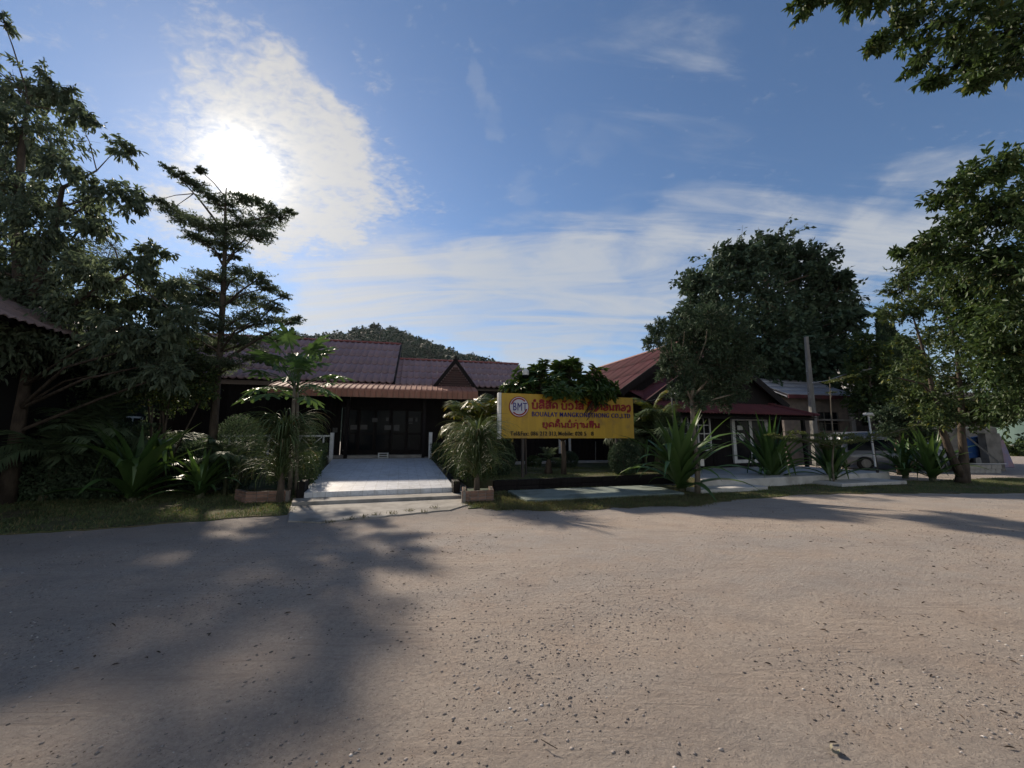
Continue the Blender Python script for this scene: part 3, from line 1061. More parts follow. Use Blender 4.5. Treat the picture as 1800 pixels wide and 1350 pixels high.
# white railings
def railing(name, label, u0, u1, post_right, bays):
    xa_, _ = FM.hit(u0, 770, 0.02)
    xb_, zt_ = FM.hit(u1, 764, 0.02)
    t = thing(name, label, 'railing', FM.w(xb_, -.08, ZP - .02), FM.a)
    H = zt_ - ZP + .02
    L = xb_ - xa_
    if post_right:
        MB().box((-.07, -.07, -.12), (.07, .07, H + .08)).build('post', M_WHITE, t, bevel=.008)
    MB().box((-L, -.025, H - .09), (-.072, .025, H - .02)).build('rail', M_WHITE, t)
    MB().box((-L, -.025, .10), (-.072, .025, .16)).build('rail', M_WHITE, t)
    x = -.072
    bw = (L - .07) / bays
    for k in range(bays):
        a, b2 = -.072 - bw * k, -.072 - bw * (k + 1)
        c = a - bw * .22
        MB().box((c - .03, -.022, .162), (c + .03, .022, H - .092)).build('baluster', M_WHITE, t)
        MB().bar((c - .06, .004, .17), (b2 + .02, .004, H - .1), .045, .03).build('brace', M_WHITE, t)
        MB().bar((b2 + .02, -.03, .17), (c - .06, -.03, H - .1), .045, .03).build('brace', M_WHITE, t)
        if k:
            MB().box((a - .03, -.03, .0), (a + .03, .03, H)).build('post', M_WHITE, t)


railing('porch_railing', 'white cross-braced wooden railing along the porch left of the ramp', 300, 585, True, 5)
x, zt_ = FM.hit(757, 760, .02)
MB().box((-.075, -.075, -.3), (.075, .075, zt_ - ZP)).build('railing_post', M_WHITE, None, bevel=.008)
o = bpy.data.objects['railing_post']
o.location = FM.w(x, -.09, ZP)
o.rotation_euler = (0, 0, FM.a)
tag(o, 'short white post at the right-hand edge of the porch behind the hedge', 'post')

# ------------------------------------------------------------------ left house (behind the trees)
FLo = at(340, 652, 15.2)
FL = Frame(FLo, 14.0)
lh = thing('side_house', 'house with faded corrugated roof sloping down behind the trees at far left', 'house', FL.o, FL.a)
ze = FLo.z
RUN, RISE, DEP = 8.0, 8.0 * 0.55, 11.0
b = MB()
b.add([(0, 0, ze - .08), (-RUN, 0, ze + RISE - .08), (-2 * RUN, 0, ze - .08), (0, -DEP, ze - .08), (-RUN, -DEP, ze + RISE - .08), (-2 * RUN, -DEP, ze - .08)],
      [(0, 1, 4, 3), (1, 2, 5, 4), (0, 2, 1), (3, 4, 5), (0, 3, 5, 2)])
lr = b.build('roof', M_WOOD, lh)
corr_roof(lr, (0.35, -DEP - .1, ze - .2), (0, 1, 0), (-RUN, 0, RISE), DEP + .3, lambda x: math.hypot(RUN, RISE), M_ROOFG, 0.9, 3, None, 0.03, 0.22)
for z in (0,):
    MB().box((-1.0, -DEP + .6, 0), (-.9, -.4, ze - .5)).build('wall', M_BLACK, lh)
    plank_wall(lh, -7.5, -1.0, -.9, 0, ze - .2, M_WOOD, .3)
for k in range(1):
    y0 = -1.6 - k * 1.9
    w_ = MB()
    w_.box((-.895, y0 - .5, 1.35), (-.84, y0 - .44, 2.35)).box((-.895, y0 + .44, 1.35), (-.84, y0 + .5, 2.35))
    w_.box((-.895, y0 - .438, 1.35), (-.845, y0 + .438, 1.41)).box((-.895, y0 - .438, 2.29), (-.845, y0 + .438, 2.35)).box((-.895, y0 - .02, 1.412), (-.845, y0 + .02, 2.288))
    wo = w_.build('window', M_WHITE, lh)
    MB().box((-.89, y0 - .435, 1.415), (-.875, y0 + .435, 2.285)).build('pane', M_GLASS, wo)

# ------------------------------------------------------------------ right-hand house
ch = thing('gabled_house', 'dark wooden house with steep red sheet roof and white framed door on a tiled terrace', 'house', FC.o, FC.a)
ZTc = 0.30
tf0, tf1 = FC.loc(G(1246, 844.5, ZTc)), FC.loc(G(1562, 830, ZTc))
YF = tf0.y
YF1 = tf1.y
TX0, TX1 = FC.loc(G(1120, 820, ZTc)).x, tf1.x
TXF = tf0.x - .25
m = MB().slab([FC.w(TXF, YF)[:2], FC.w(TX1 + .05, YF1)[:2], FC.w(TX1 + .05, 1.2)[:2], FC.w(TX0, 1.2)[:2]], 0.0, ZTc)
tag(m.build('terrace', M_PALE, bevel=.012), kind='structure')
# two low steps before the terrace
for (ua, va, ub, vb) in ((1232, 861, 1350, 855), (1480, 850, 1594, 845)):
    a, b2 = FC.loc(G(ua, va, .13)), FC.loc(G(ub, vb, .13))
    m = MB().slab([FC.w(a.x, a.y)[:2], FC.w(b2.x, b2.y)[:2], FC.w(b2.x, YF + (YF1 - YF) * (b2.x - tf0.x) / (tf1.x - tf0.x) - .01)[:2], FC.w(a.x, YF + (YF1 - YF) * (a.x - tf0.x) / (tf1.x - tf0.x) - .01)[:2]], 0, .13)
    tag(m.build('step', M_PALE, bevel=.012), kind='structure')
YEV = -1.05
_, ZEV = FC.hit(1300, 728, YEV)
XC0 = FC.hit(1172, 724, YEV)[0]
XC1 = FC.hit(1440, 733, YEV)[0]
XG0, ZG0 = FC.hit(1093, 686.5, 1.3)
YG = 1.3
SA = 4.35
XA = XG0 + SA
ZA = ZG0 + SA * 0.645
XGR = XA + SA
# walls
WX0, WX1 = XC0 + .25, XC1 - 2.0
dxa, dza = FC.hit(1290.5, 813, 0)
dxb, dzb = FC.hit(1346, 735, 0)
wxa, wza = FC.hit(1199, 793, 0)
wxb, wzb = FC.hit(1246, 733, 0)
plank_wall(ch, WX0 - 1.6, WX1, 0.0, ZTc, ZEV + .35, M_WOOD, .2, holes=[(dxa, dxb, ZTc + .2, dzb), (wxa, wxb, wza, wzb)])
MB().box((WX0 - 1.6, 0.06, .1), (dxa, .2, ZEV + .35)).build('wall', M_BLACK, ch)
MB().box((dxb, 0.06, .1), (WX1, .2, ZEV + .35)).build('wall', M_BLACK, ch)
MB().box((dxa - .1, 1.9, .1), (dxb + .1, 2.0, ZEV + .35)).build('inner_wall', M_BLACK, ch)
MB().box((WX1 - .12, 0.0, .1), (WX1, 5, ZEV + .3)).build('wall', M_WOOD, ch)
# skirt roof, hipped at its right end
st = 0.46
ES2 = Vector((0, 1, st)).normalized()
run = YG - YEV + .4
LS = run * math.hypot(1, st)
b = MB()
zt2 = ZEV + run * st
b.add([(XC0, YEV + .03, ZEV - .07), (XC1, YEV + .03, ZEV - .07), (XC1 - run * 1.15, YEV + run, zt2 - .07), (XC0, YEV + run, zt2 - .07), (XC1, YEV + 6, ZEV - .07), (XC1 - run * 1.15, YEV + 6 - run, zt2 - .07)],
      [(0, 1, 2, 3), (1, 4, 5, 2), (3, 2, 5), (0, 3, 5, 4), (0, 4, 1)])
sk = b.build('roof', M_WOOD, ch)
Wd = XC1 - XC0
corr_roof(sk, (XC0, YEV, ZEV - .03), (1, 0, 0), ES2, Wd, lambda x: min(LS, max(0.02, (Wd - x) / (1.15 * run) * LS)), M_ROOFR, .85, 2, LS / 2 * 1.01)
hx = Vector((-run * 1.15, run * 0.0, run * st))
ESH = Vector((-1.15, 0, st)).normalized()
corr_roof(sk, (XC1 + .02, YEV, ZEV - .03), (0, 1, 0), ESH, 6.0, lambda x: min(math.hypot(1.15, st) * run, max(.02, min(x, 6 - x) * math.hypot(1.15, st))), M_ROOFR, .86, 2, math.hypot(1.15, st) * run / 2 * 1.01)
caps(sk, (XC1, YEV, ZEV + .02), (XC1 - run * 1.15, YEV + run, zt2 + .04), M_ROOFR, .42, .1)


def gable(tier, y0, y1, xa_, za_, half, pitch, mat, seen=True):
    b = MB()
    zb_ = za_ - half * pitch
    b.add([(xa_ - half, y0 + .25, zb_), (xa_, y0 + .25, za_ - .08), (xa_ + half, y0 + .25, zb_), (xa_ - half, y1, zb_), (xa_, y1, za_ - .08), (xa_ + half, y1, zb_)],
          [(0, 1, 4, 3), (1, 2, 5, 4), (0, 3, 5, 2), (3, 4, 5), (0, 2, 1)])
    r = b.build('roof', M_WOOD, ch)
    L = half * math.hypot(1, pitch)
    corr_roof(r, (xa_ - half, y1 + .1, zb_ - .02), (0, -1, 0), (1, 0, pitch), y1 - y0 + .1, lambda x: L, mat, .85, 3)
    corr_roof(r, (xa_ + half, y0, zb_ - .02), (0, 1, 0), (-1, 0, pitch), y1 - y0 + .1, lambda x: L, mat, .85, 2)
    caps(r, (xa_, y1 + .1, za_ + .0), (xa_, y0 - .02, za_ + .0), M_RIDGE, .4, .12)
    for s in (-1, 1):
        MB().bar((xa_ + s * (half + .05), y0 - .03, zb_ - .10), (xa_ - s * .02, y0 - .03 + .002 * s, za_ - .04), .05, .3).build('bargeboard', M_WOOD, r)
    return r


gable(0, YG, YG + 9.6, XA, ZA, SA, .645, M_ROOFR)
gable(1, YG - 1.35, YG + .3, XA + .1, ZA - .75, SA * .93, .645, M_ROOFR)
# corrugated gable lean-to that fills the left side of the skirt
b = MB()
# casement window with open leaves
H_ = wzb - wza
wn = thing('tmp', None, None)
bpy.data.objects.remove(wn)


def casement(x0, x1, z0, z1, y, parent, nx_=2, nz=4):
    b = MB()
    t = .06
    b.box((x0, y - .05, z0), (x0 + t, y + .03, z1)).box((x1 - t, y - .05, z0), (x1, y + .03, z1))
    b.box((x0 + t + .002, y - .048, z0), (x1 - t - .002, y + .028, z0 + t)).box((x0 + t + .002, y - .048, z1 - t), (x1 - t - .002, y + .028, z1))
    for i in range(1, nx_):
        xm_ = x0 + (x1 - x0) * i / nx_
        b.box((xm_ - .02, y - .04, z0 + t + .002), (xm_ + .02, y + .02, z1 - t - .002))
    wo = b.build('window', M_WHITE, parent)
    for j in range(1, nz):
        zm = z0 + (z1 - z0) * j / nz
        MB().box((x0 + t + .003, y - .034, zm - .018), (x1 - t - .003, y + .014, zm + .018)).build('glazing_bar', M_WHITE, wo)
    MB().box((x0 + t, y - .004, z0 + t), (x1 - t, y + .004, z1 - t)).build('pane', M_GLASS, wo)


wm = (wxa + wxb) / 2
casement(wxa, wxa + (wxb - wxa) * .46, wza, wzb, -.01, ch)
casement(wxa + (wxb - wxa) * .54, wxb, wza, wzb, -.01, ch)
# glazed double door
db = MB()
t = .085
db.box((dxa - .02, -.06, dza - .04), (dxa + t, .03, dzb + .03)).box((dxb - t, -.06, dza - .04), (dxb + .02, .03, dzb + .03))
db.box((dxa + t + .002, -.057, dzb - .05), (dxb - t - .002, .028, dzb + .03))
db.build('door_frame', M_WHITE, ch)
dm_ = (dxa + dxb) / 2 + .03
for k, (a, b2) in enumerate(((dxa + t + .006, dm_ - .005), (dm_ + .005, dxb - t - .006))):
    d_ = MB()
    d_.box((a, -.05, dza - .03), (a + .075, .01, dzb - .06)).box((b2 - .075, -.05, dza - .03), (b2, .01, dzb - .06))
    d_.box((a + .077, -.048, dza - .03), (b2 - .077, .008, dza + .12)).box((a + .077, -.048, dzb - .14), (b2 - .077, .008, dzb - .06))
    do = d_.build('door', M_WHITE, ch)
    MB().box((a + .07, -.022, dza + .118), (b2 - .07, -.014, dzb - .138)).build('pane', M_GLASS, do)
    if k == 0:
        xc, zc = FC.hit(1305, 768, -.05)
        MB().disc((xc, zc), .17, -.045, -.036).build('round_sign', M_WHITE, do)
        MB().disc((xc, zc), .12, -.048, -.0455).build('sign_ring', M_STEEL, do)
        MB().disc((xc, zc), .09, -.051, -.0485).build('sign_centre', M_PAPER, do)
        MB().bar((xc - .3, -.04, zc + .18), (xc - .14, -.04, zc + .08), .02, .08).build('sign_arm', M_WHITE, do)
        x2, z2 = FC.hit(1301, 752, -.05)
        MB().box((x2 - .16, -.044, z2 - .1), (x2 + .16, -.038, z2 + .1)).build('notice', M_PAPER, do)
    else:
        MB().box((a + .02, -.09, (dza + dzb) / 2 - .15), (a + .045, -.052, (dza + dzb) / 2 + .1)).build('handle', M_STEEL, do)
MB().box((dxa - .3, -.02, ZTc), (dxb + .3, .03, dza - .05)).build('sill_wall', M_WOOD, ch)
# beam under the eave and terrace posts to the right
MB().box((XC0 + .1, YEV + .12, ZEV - .2), (XC1 - .15, YEV + .24, ZEV - .09)).build('beam', M_WOOD, ch)
for u in (1412,):
    x, _ = FC.hit(u, 760, YEV + .2)
    MB().box((x - .07, YEV + .12, ZTc), (x + .07, YEV + .24, ZEV - .2)).build('post', M_WOOD, ch)

# ------------------------------------------------------------------ the yellow sign
xR, _ = FS.hit(1113.5, 730, 0)
zT_ = FS.hit(882, 690.5, 0)[1]
zB_ = FS.hit(882, 770.5, 0)[1]
sg = thing('sign_board', 'yellow company signboard with red and blue lettering standing on posts in the garden', 'sign', FS.w(0, 0, 0), FS.a)
HS = zT_ - zB_
for k_ in range(3):
    MB().box((xR * k_ / 3 + .0015, 0.002 + .003 * (k_ == 1), zB_), (xR * (k_ + 1) / 3 - .0015, .05, zT_)).build('panel', M_YELLOW, sg, bevel=.003)
MB().box((-.10, .03, zB_ - .02), (-.003, .2, zT_ + .01)).build('frame_edge', M_WHITE, sg, bevel=.006)
fr = MB()
fr.box((.004, .053, zT_ - .06), (xR, .12, zT_ - .004)).box((.004, .053, zB_), (xR, .12, zB_ + .06))
for i in range(7):
    xx = .03 + (xR - .09) * i / 6
    fr.box((xx, .055, zB_ + .063), (xx + .04, .11, zT_ - .063))
fr.build('back_frame', M_DARKM, sg)
for u in (918, 1084):
    x, _ = FS.hit(u, 800, .2)
    MB().box((x - .045, .125, .25), (x + .045, .205, zT_ - .07)).build('post', M_DARKM, sg)


def sp(u, v):
    return FS.hit(u, v, 0)


def catmull(pts, n=5):
    if len(pts) < 3:
        return pts
    out = []
    P = [pts[0]] + list(pts) + [pts[-1]]
    for i in range(1, len(P) - 2):
        for k in range(n):
            t = k / n
            q = []
            for c in (0, 1):
                a, b, d, e = P[i - 1][c], P[i][c], P[i + 1][c], P[i + 2][c]
                q.append(.5 * (2 * b + (d - a) * t + (2 * a - 5 * b + 4 * d - e) * t * t + (3 * b - a - 3 * d + e) * t ** 3))
            out.append(tuple(q))
    out.append(pts[-1])
    return out


def loop(cx, cy, r):
    return [(cx + r * math.cos(a), cy + r * math.sin(a)) for a in np.linspace(0, 2 * PI, 8)]


# strokes of the Lao letters (unit em, baseline 0, body height 1)
LAO = {
    'bo': [[(.2, .95), (.06, .9), (.1, .72), (.2, .8), (.14, .5), (.14, .12), (.3, 0), (.62, 0), (.78, .12), (.78, 1.0)]],
    'lo': [[(.08, .72), (.2, .95), (.5, 1.0), (.74, .85), (.76, .4), (.76, 0)], [(.76, .45), (.5, .6), (.2, .5), (.1, .25), (.22, .04), (.42, .14), (.4, .34)]],
    'so': [[(.08, .72), (.2, .92), (.5, .98), (.74, .8), (.76, .4), (.76, 0)], [(.76, .45), (.5, .6), (.2, .5), (.1, .25), (.22, .04), (.42, .14), (.4, .34)], [(.68, .88), (.95, 1.15)]],
    'do': [[(.3, .2), (.42, .34), (.3, .48), (.16, .3), (.1, 0)], [(.16, .3), (.1, .66), (.3, .97), (.58, .97), (.78, .7), (.78, 0)]],
    'vo': [[(.1, .2), (.28, 0), (.56, .02), (.78, .3), (.76, .72), (.5, 1.0), (.2, .9), (.14, .7), (.3, .62)]],
    'ai': [[(.5, .22), (.36, .1), (.24, .22), (.36, .32), (.44, .6), (.36, 1.1), (.2, 1.3), (.36, 1.5), (.66, 1.3)]],
    'mo': [[(.22, .95), (.06, .88), (.16, .74), (.2, .4), (.16, .1), (.06, .06)], [(.16, .1), (.5, .1), (.78, .2)], [(.78, 0), (.78, 1.0)]],
    'ngo': [[(.1, .62), (.12, .85), (.36, 1.0), (.6, .85), (.62, .3), (.5, -.12), (.2, -.2), (.3, .1), (.7, .1)]],
    'ko': [[(.12, 0), (.12, .5), (.02, .66), (.2, .95), (.56, 1.0), (.78, .8), (.78, 0)]],
    'o': [[(.3, .5), (.46, .56), (.44, .36), (.2, .4), (.1, .2), (.3, 0), (.6, .04), (.8, .35), (.7, .8), (.45, 1.0), (.14, .86)]],
    'no': [[(.2, .95), (.06, .88), (.16, .76), (.22, .5), (.22, .08), (.1, .02)], [(.22, .1), (.5, .2), (.66, .04), (.82, .12), (.74, .22), (.78, 1.0)]],
    'tho': [[(.06, .8), (.18, .96), (.26, .7), (.22, 0), (.42, .9), (.56, 1.0), (.76, .9), (.78, 0)]],
    'kho': [[(.1, .86), (.24, .96), (.3, .78), (.12, .64), (.3, .5), (.18, .3), (.2, .05), (.6, .02), (.78, .2), (.78, .8), (.6, .98)]],
    'khho': [[(.3, .3), (.44, .44), (.3, .56), (.14, .36), (.12, 0)], [(.14, .4), (.14, .8), (.4, 1.0), (.7, .88), (.78, .6), (.78, 0)]],
    'thho': [[(.1, 0), (.16, .3), (.3, .44), (.16, .6), (.14, .84), (.42, 1.0), (.74, .84), (.76, .2), (.76, -.3)]],
    'aa': [[(.08, .8), (.26, 1.0), (.46, .86), (.48, 0)]],
    'ho': [[(.06, .8), (.18, .96), (.26, .7), (.22, 0)], [(.22, .5), (.42, .9), (.6, .84), (.6, 0), (.86, .98), (.7, .8)]],
}
MARK = {
    'ring': [loop(.42, 1.32, .11)],
    'i': [[(.12, 1.2), (.3, 1.45), (.6, 1.42), (.76, 1.2), (.12, 1.2)]],
    'ii': [[(.12, 1.2), (.3, 1.45), (.6, 1.42), (.76, 1.2), (.12, 1.2)], [(.74, 1.2), (.76, 1.55)]],
    'a': [[(.16, 1.4), (.3, 1.2), (.52, 1.22), (.66, 1.45), (.8, 1.5)]],
    'om': [[(.2, 1.22), (.3, 1.42), (.5, 1.2), (.64, 1.42), (.8, 1.4)]],
    'ek': [[(.5, 1.5), (.5, 1.75)]],
    'tho2': [[(.36, 1.6), (.5, 1.78), (.62, 1.6), (.72, 1.78)]],
    'u': [[(.5, -.16), (.66, -.2), (.7, -.42)]],
}


def lao_line(name, seq, x0, x1, zb_, h, mat, pen, y=-.028):
    adv = sum((0.45 if s == ' ' else (0.62 if s[0] in ('aa', 'ai', 'ngo') else 1.0)) for s in seq)
    w = (x1 - x0) / adv
    b = MB()
    x = x0
    for s in seq:
        if s == ' ':
            x += .45 * w
            continue
        strokes = list(LAO[s[0]])
        for mk in s[1:]:
            strokes += MARK[mk]
        for st_ in strokes:
            pts = catmull([(x + px * w * .98, zb_ + pz * h) for px, pz in st_], 4)
            n = len(pts)
            vs, fs = [], []
            for i, p in enumerate(pts):
                a, c = pts[max(i - 1, 0)], pts[min(i + 1, n - 1)]
                t = Vector((c[0] - a[0], c[1] - a[1]))
                if t.length < 1e-6:
                    t = Vector((1, 0))
                t.normalize()
                nn = Vector((-t.y, t.x)) * pen / 2
                for yy in (y, 0.0):
                    vs += [(p[0] + nn.x, yy, p[1] + nn.y), (p[0] - nn.x, yy, p[1] - nn.y)]
            for i in range(n - 1):
                k = 4 * i
                fs += [(k, k + 4, k + 5, k + 1), (k, k + 2, k + 6, k + 4), (k + 1, k + 5, k + 7, k + 3)]
            fs += [(0, 1, 3, 2), (4 * n - 4, 4 * n - 2, 4 * n - 1, 4 * n - 3)]
            b.add(vs, fs)
        x += w * (0.62 if s[0] in ('aa', 'ai', 'ngo') else 1.0)
    return b.build(name, mat, sg)


def text_obj(name, s, x0, x1, z0, z1, mat, parent, bold=.02, y=-.026, depth=.026):
    cu = bpy.data.curves.new(name, 'FONT')
    cu.body = s
    cu.size = 1.0
    cu.offset = bold
    cu.resolution_u = 3
    cu.space_character = 1.12
    to = bpy.data.objects.new(name, cu)
    link(to)
    dg = bpy.context.evaluated_depsgraph_get()
    me0 = bpy.data.meshes.new_from_object(to.evaluated_get(dg))
    vs = np.array([v.co[:] for v in me0.vertices])
    lo, hi = vs.min(0), vs.max(0)
    fs = [tuple(p.vertices) for p in me0.polygons]
    ed = {}
    for q in fs:
        for a, b2 in zip(q, q[1:] + q[:1]):
            ed[(a, b2)] = 1
    rim = [(a, b2) for (a, b2) in ed if (b2, a) not in ed]
    X = x0 + (vs[:, 0] - lo[0]) / (hi[0] - lo[0]) * (x1 - x0)
    Z = z0 + (vs[:, 1] - lo[1]) / (hi[1] - lo[1]) * (z1 - z0)
    n = len(vs)
    VV = [(X[i], y, Z[i]) for i in range(n)] + [(X[i], y + depth, Z[i]) for i in range(n)]
    FF = fs + [(a, a + n, b2 + n, b2) for a, b2 in rim]
    bpy.data.objects.remove(to)
    bpy.data.curves.remove(cu)
    b = MB()
    b.add(VV, FF)
    return b.build(name, mat, parent)


def rect(u0, v0, u1, v1):
    a, b2 = sp(u0, v1), sp(u1, v0)
    return a[0], b2[0], a[1], b2[1]


# roundel
cx, cz = sp(912, 715)
rr = HS * .232
MB().disc((cx, cz), rr, -.03, 0.0, 40, 1.0).build('emblem_rim', M_RED, sg)
em = MB().disc((cx, cz), rr * .93, -.034, -.0305, 40).build('emblem', M_SILVER, sg)


def arc(a0, a1, r0, r1, y0, y1):
    b = MB()
    n = 18
    vs, fs = [], []
    for i in range(n + 1):
        a = R(a0 + (a1 - a0) * i / n)
        for yy in (y0, y1):
            for r in (r0, r1):
                vs.append((cx + r * math.cos(a), yy, cz + r * math.sin(a)))
    for i in range(n):
        k = 4 * i
        fs += [(k, k + 1, k + 5, k + 4), (k, k + 4, k + 6, k + 2), (k + 1, k + 3, k + 7, k + 5)]
    return b.add(vs, fs)


arc(42, 165, rr * .72, rr * .86, -.037, -.0345).build('emblem_arc', M_RED, em)
arc(222, 345, rr * .72, rr * .86, -.037, -.0345).build('emblem_arc', M_RED, em)
x0, x1, z0, z1 = rect(901.5, 708.5, 925.5, 721.5)
text_obj('emblem_letters', 'BMT', x0, x1, z0, z1, M_BLUE, em, .0, -.046, .0115)
# lettering lines
xa0, xa1 = sp(935, 712)[0], sp(1107, 712)[0]
zb1 = (sp(935, 717.5)[1] + sp(1107, 722.5)[1]) / 2
hh1 = HS * .135
lao_line('lettering', [('bo', 'ring'), ('lo', 'i'), ('so', 'a'), ('do',), ' ', ('bo', 'om'), ('vo',), ('ai',), ('lo',), ' ', ('mo', 'a'), ('ngo',), ('ko',), ('o',), ('no',), ('tho',), ('o',), ('ngo',)], xa0, xa1, zb1, hh1, M_RED, .052)
x0, x1, z0, z1 = rect(935, 723.5, 1107, 733)
text_obj('lettering', 'BOUALAY MANGKONETHONG CO.,LTD', x0, x1, zB_ + HS * .475, zB_ + HS * .60, M_BLUE, sg, .002)
xa0, xa1 = sp(953, 745)[0], sp(1055, 745)[0]
lao_line('lettering', [('kho', 'u'), ('do',), ('khho', 'om', 'tho2'), ('no',), ('bo', 'ring', 'ek'), ('thho', 'ek'), ('aa',), ('no',), ('ho', 'ii'), ('no',)], xa0, xa1, zB_ + HS * .25, HS * .105, M_RED, .042)
x0, x1, z0, z1 = rect(897, 759, 979, 767)
text_obj('lettering', 'Tel&Fax: 086 212 313,', x0, x1, zB_ + HS * .045, zB_ + HS * .155, M_INK, sg, .006)
x0, x1, z0, z1 = rect(981.5, 759, 1030, 767)
text_obj('lettering', 'Mobile: 020 5', x0, x1, zB_ + HS * .062, zB_ + HS * .158, M_INK, sg, .006)

x0, x1, z0, z1 = rect(1039, 759, 1043, 767)
text_obj('lettering', '8', x0, x1, zB_ + HS * .062, zB_ + HS * .155, M_INK, sg, .006)

# ------------------------------------------------------------------ poles
def dome_camera(parent, p, s=1.0):
    b = MB()
    prof = [(.0, .16), (.05, .155), (.085, .12), (.09, .05), (.09, 0.0)]
    n = 14
    vs = []
    for r, z in prof:
        for k in range(n):
            vs.append((p[0] + r * s * math.cos(2 * PI * k / n), p[1] + r * s * math.sin(2 * PI * k / n), p[2] + z * s))
    fs = [(i * n + k, i * n + (k + 1) % n, (i + 1) * n + (k + 1) % n, (i + 1) * n + k) for i in range(len(prof) - 1) for k in range(n)]
    b.add(vs, fs)
    o = b.build('camera', M_WHITE, parent, smooth=True)
    b = MB()
    vs = []
    prof = [(.085, .0), (.075, -.05), (.045, -.085), (.0, -.095)]
    for r, z in prof:
        for k in range(n):
            vs.append((p[0] + r * s * math.cos(2 * PI * k / n), p[1] + r * s * math.sin(2 * PI * k / n), p[2] + z * s))
    fs = [(i * n + k, i * n + (k + 1) % n, (i + 1) * n + (k + 1) % n, (i + 1) * n + k) for i in range(len(prof) - 1) for k in range(n)]
    b.add(vs, fs).build('dome', M_GLASS, o, smooth=True)


pb = FS.w(*[FS.hit(924, 700, .9)[0], .9], 0)
cp = thing('camera_pole', 'slim grey pole with white dome camera behind the left end of the sign', 'camera pole', (pb.x, pb.y, ZG))
ztop = at(922, 662, pb.y).z
MB().tube([(0, 0, 0), (0, 0, 1.55)], .033, 8).build('pole_base', M_DARKM, cp)
MB().tube([(0, 0, 1.53), (0, 0, ztop - ZG)], .027, 8).build('pole', M_STEEL, cp)
MB().bar((0, .0, ztop - ZG - .03), (0.02, -.20, ztop - ZG - .0), .03).build('bracket', M_WHITE, cp)
dome_camera(cp, (0.0, -.19, ztop - ZG + .02), 1.35)
MB().box((-.05, -.02, ztop - ZG + .1), (.24, .06, ztop - ZG + .28)).build('housing', M_GREYP, cp, bevel=.01)

pb = G(1542, 831, ZTc)
tp = at(1527, 727, pb.y - .05)
c2 = thing('camera_pole', 'white pole with small camera and black lower pipe on the terrace edge', 'camera pole', (pb.x, pb.y, ZTc))
dv = Vector((tp.x - pb.x, 0.0, tp.z - ZTc))
MB().tube([dv * .10 + Vector((-.05, -.03, 0)), dv + Vector((0, -.03, -.05))], .03, 8).build('pole', M_WHITE, c2)
MB().tube([(0.05, .04, 0), dv * .58 + Vector((.03, .04, 0))], .045, 8).build('conduit', M_DARKM, c2)
for k in (.3, .5):
    MB().tube([dv * k + Vector((-.035, -.03, 0)), dv * k + Vector((-.033, -.03, .03))], .038, 8).build('clamp', M_DARKM, c2)
MB().box((dv.x - .16, -.12, dv.z - .07), (dv.x + .12, .05, dv.z + .03)).build('camera', M_WHITE, c2, bevel=.02)
MB().bar((dv.x + .125, -.02, dv.z), (dv.x + .21, -.02, dv.z - .08), .05).build('antenna', M_WHITE, c2)

# utility pole with lamp arm
YP = 23.0
pt, pbm = at(1417, 592, YP), at(1433, 790, YP)
up = thing('utility_pole', 'weathered square concrete pole with a long pale lamp arm before the big dark tree', 'utility pole', (pbm.x, YP, 0))
top = Vector((pt.x - pbm.x, 0, pt.z))
b = MB()
q = [(0, 0, 0), top]
vs = []
for (P_, h_) in ((Vector((0, 0, 0)), .16), (top, .085)):
    vs += [P_ + Vector((sx * h_, sy * h_, 0)) for sx, sy in ((-1, -1), (1, -1), (1, 1), (-1, 1))]
b.add(vs, [(0, 1, 5, 4), (1, 2, 6, 5), (2, 3, 7, 6), (3, 0, 4, 7), (4, 5, 6, 7)])
b.build('shaft', M_GREYP, up, bevel=.012)
a0, a1, a2 = at(1428, 673, YP - .2), at(1480, 660, YP - .6), at(1532, 648, YP - 1.0)
off = Vector((pbm.x, YP, 0))
MB().tube([a0 - off, at(1455, 669, YP - .4) - off, a1 - off], .03, 6).build('lamp_arm', M_STEEL, up)
MB().tube([a1 - off, (a1 + a2) / 2 - off, a2 - off], [.035, .06, .03], 8).build('lamp_head', M_GREYP, up)
for k in (.55, .72):
    MB().tube([top * k + Vector((-.14, 0, 0)), top * k + Vector((-.14, 0, .06))], .03, 6).build('clamp', M_STEEL, up)

YM = 14.6
mt, mbm = at(1180, 688, YM), at(1190, 812, YM)
mp = thing('metal_pole', 'thin bare metal pole in front of the gabled house left of the small tree', 'pole', (mbm.x, YM, ZTc - .05))
MB().tube([(0, 0, 0), Vector((mt.x - mbm.x, 0, mt.z - ZTc))], .035, 8).build('pole', M_GREYP, mp)
lp = at(1186, 694, YM) - Vector((mbm.x, YM, ZTc - .05))
MB().box((lp.x + .0, -.06, lp.z - .05), (lp.x + .1, .06, lp.z + .07)).build('junction_box', M_PALE, mp, bevel=.01)
MB().box((lp.x + .14, -.05, lp.z - .02), (lp.x + .45, .05, lp.z + .06)).build('lamp', M_WHITE, mp, bevel=.015)
a0, a1 = at(1180, 688, YM), at(1120, 706, YM + .6)
pts = [a0 + (a1 - a0) * t - Vector((0, 0, .12 * math.sin(PI * t))) for t in np.linspace(0, 1, 7)]
tag(MB().tube(pts, .009, 4).build('cable', M_GREYP), 'thin pale cable slung from the bare metal pole towards the sign', 'cable')
a0, a1 = at(1181, 688, YM), at(1207, 660, YM - .4)
pts = [a0 + (a1 - a0) * t - Vector((0, 0, .05 * math.sin(PI * t))) for t in np.linspace(0, 1, 5)]
tag(MB().tube(pts, .009, 4).build('cable', M_GREYP), 'thin pale cable running from the bare metal pole up into the tree crown', 'cable')
sk_ = G(1047, 812, ZG)
sk2 = at(1047, 776, sk_.y)
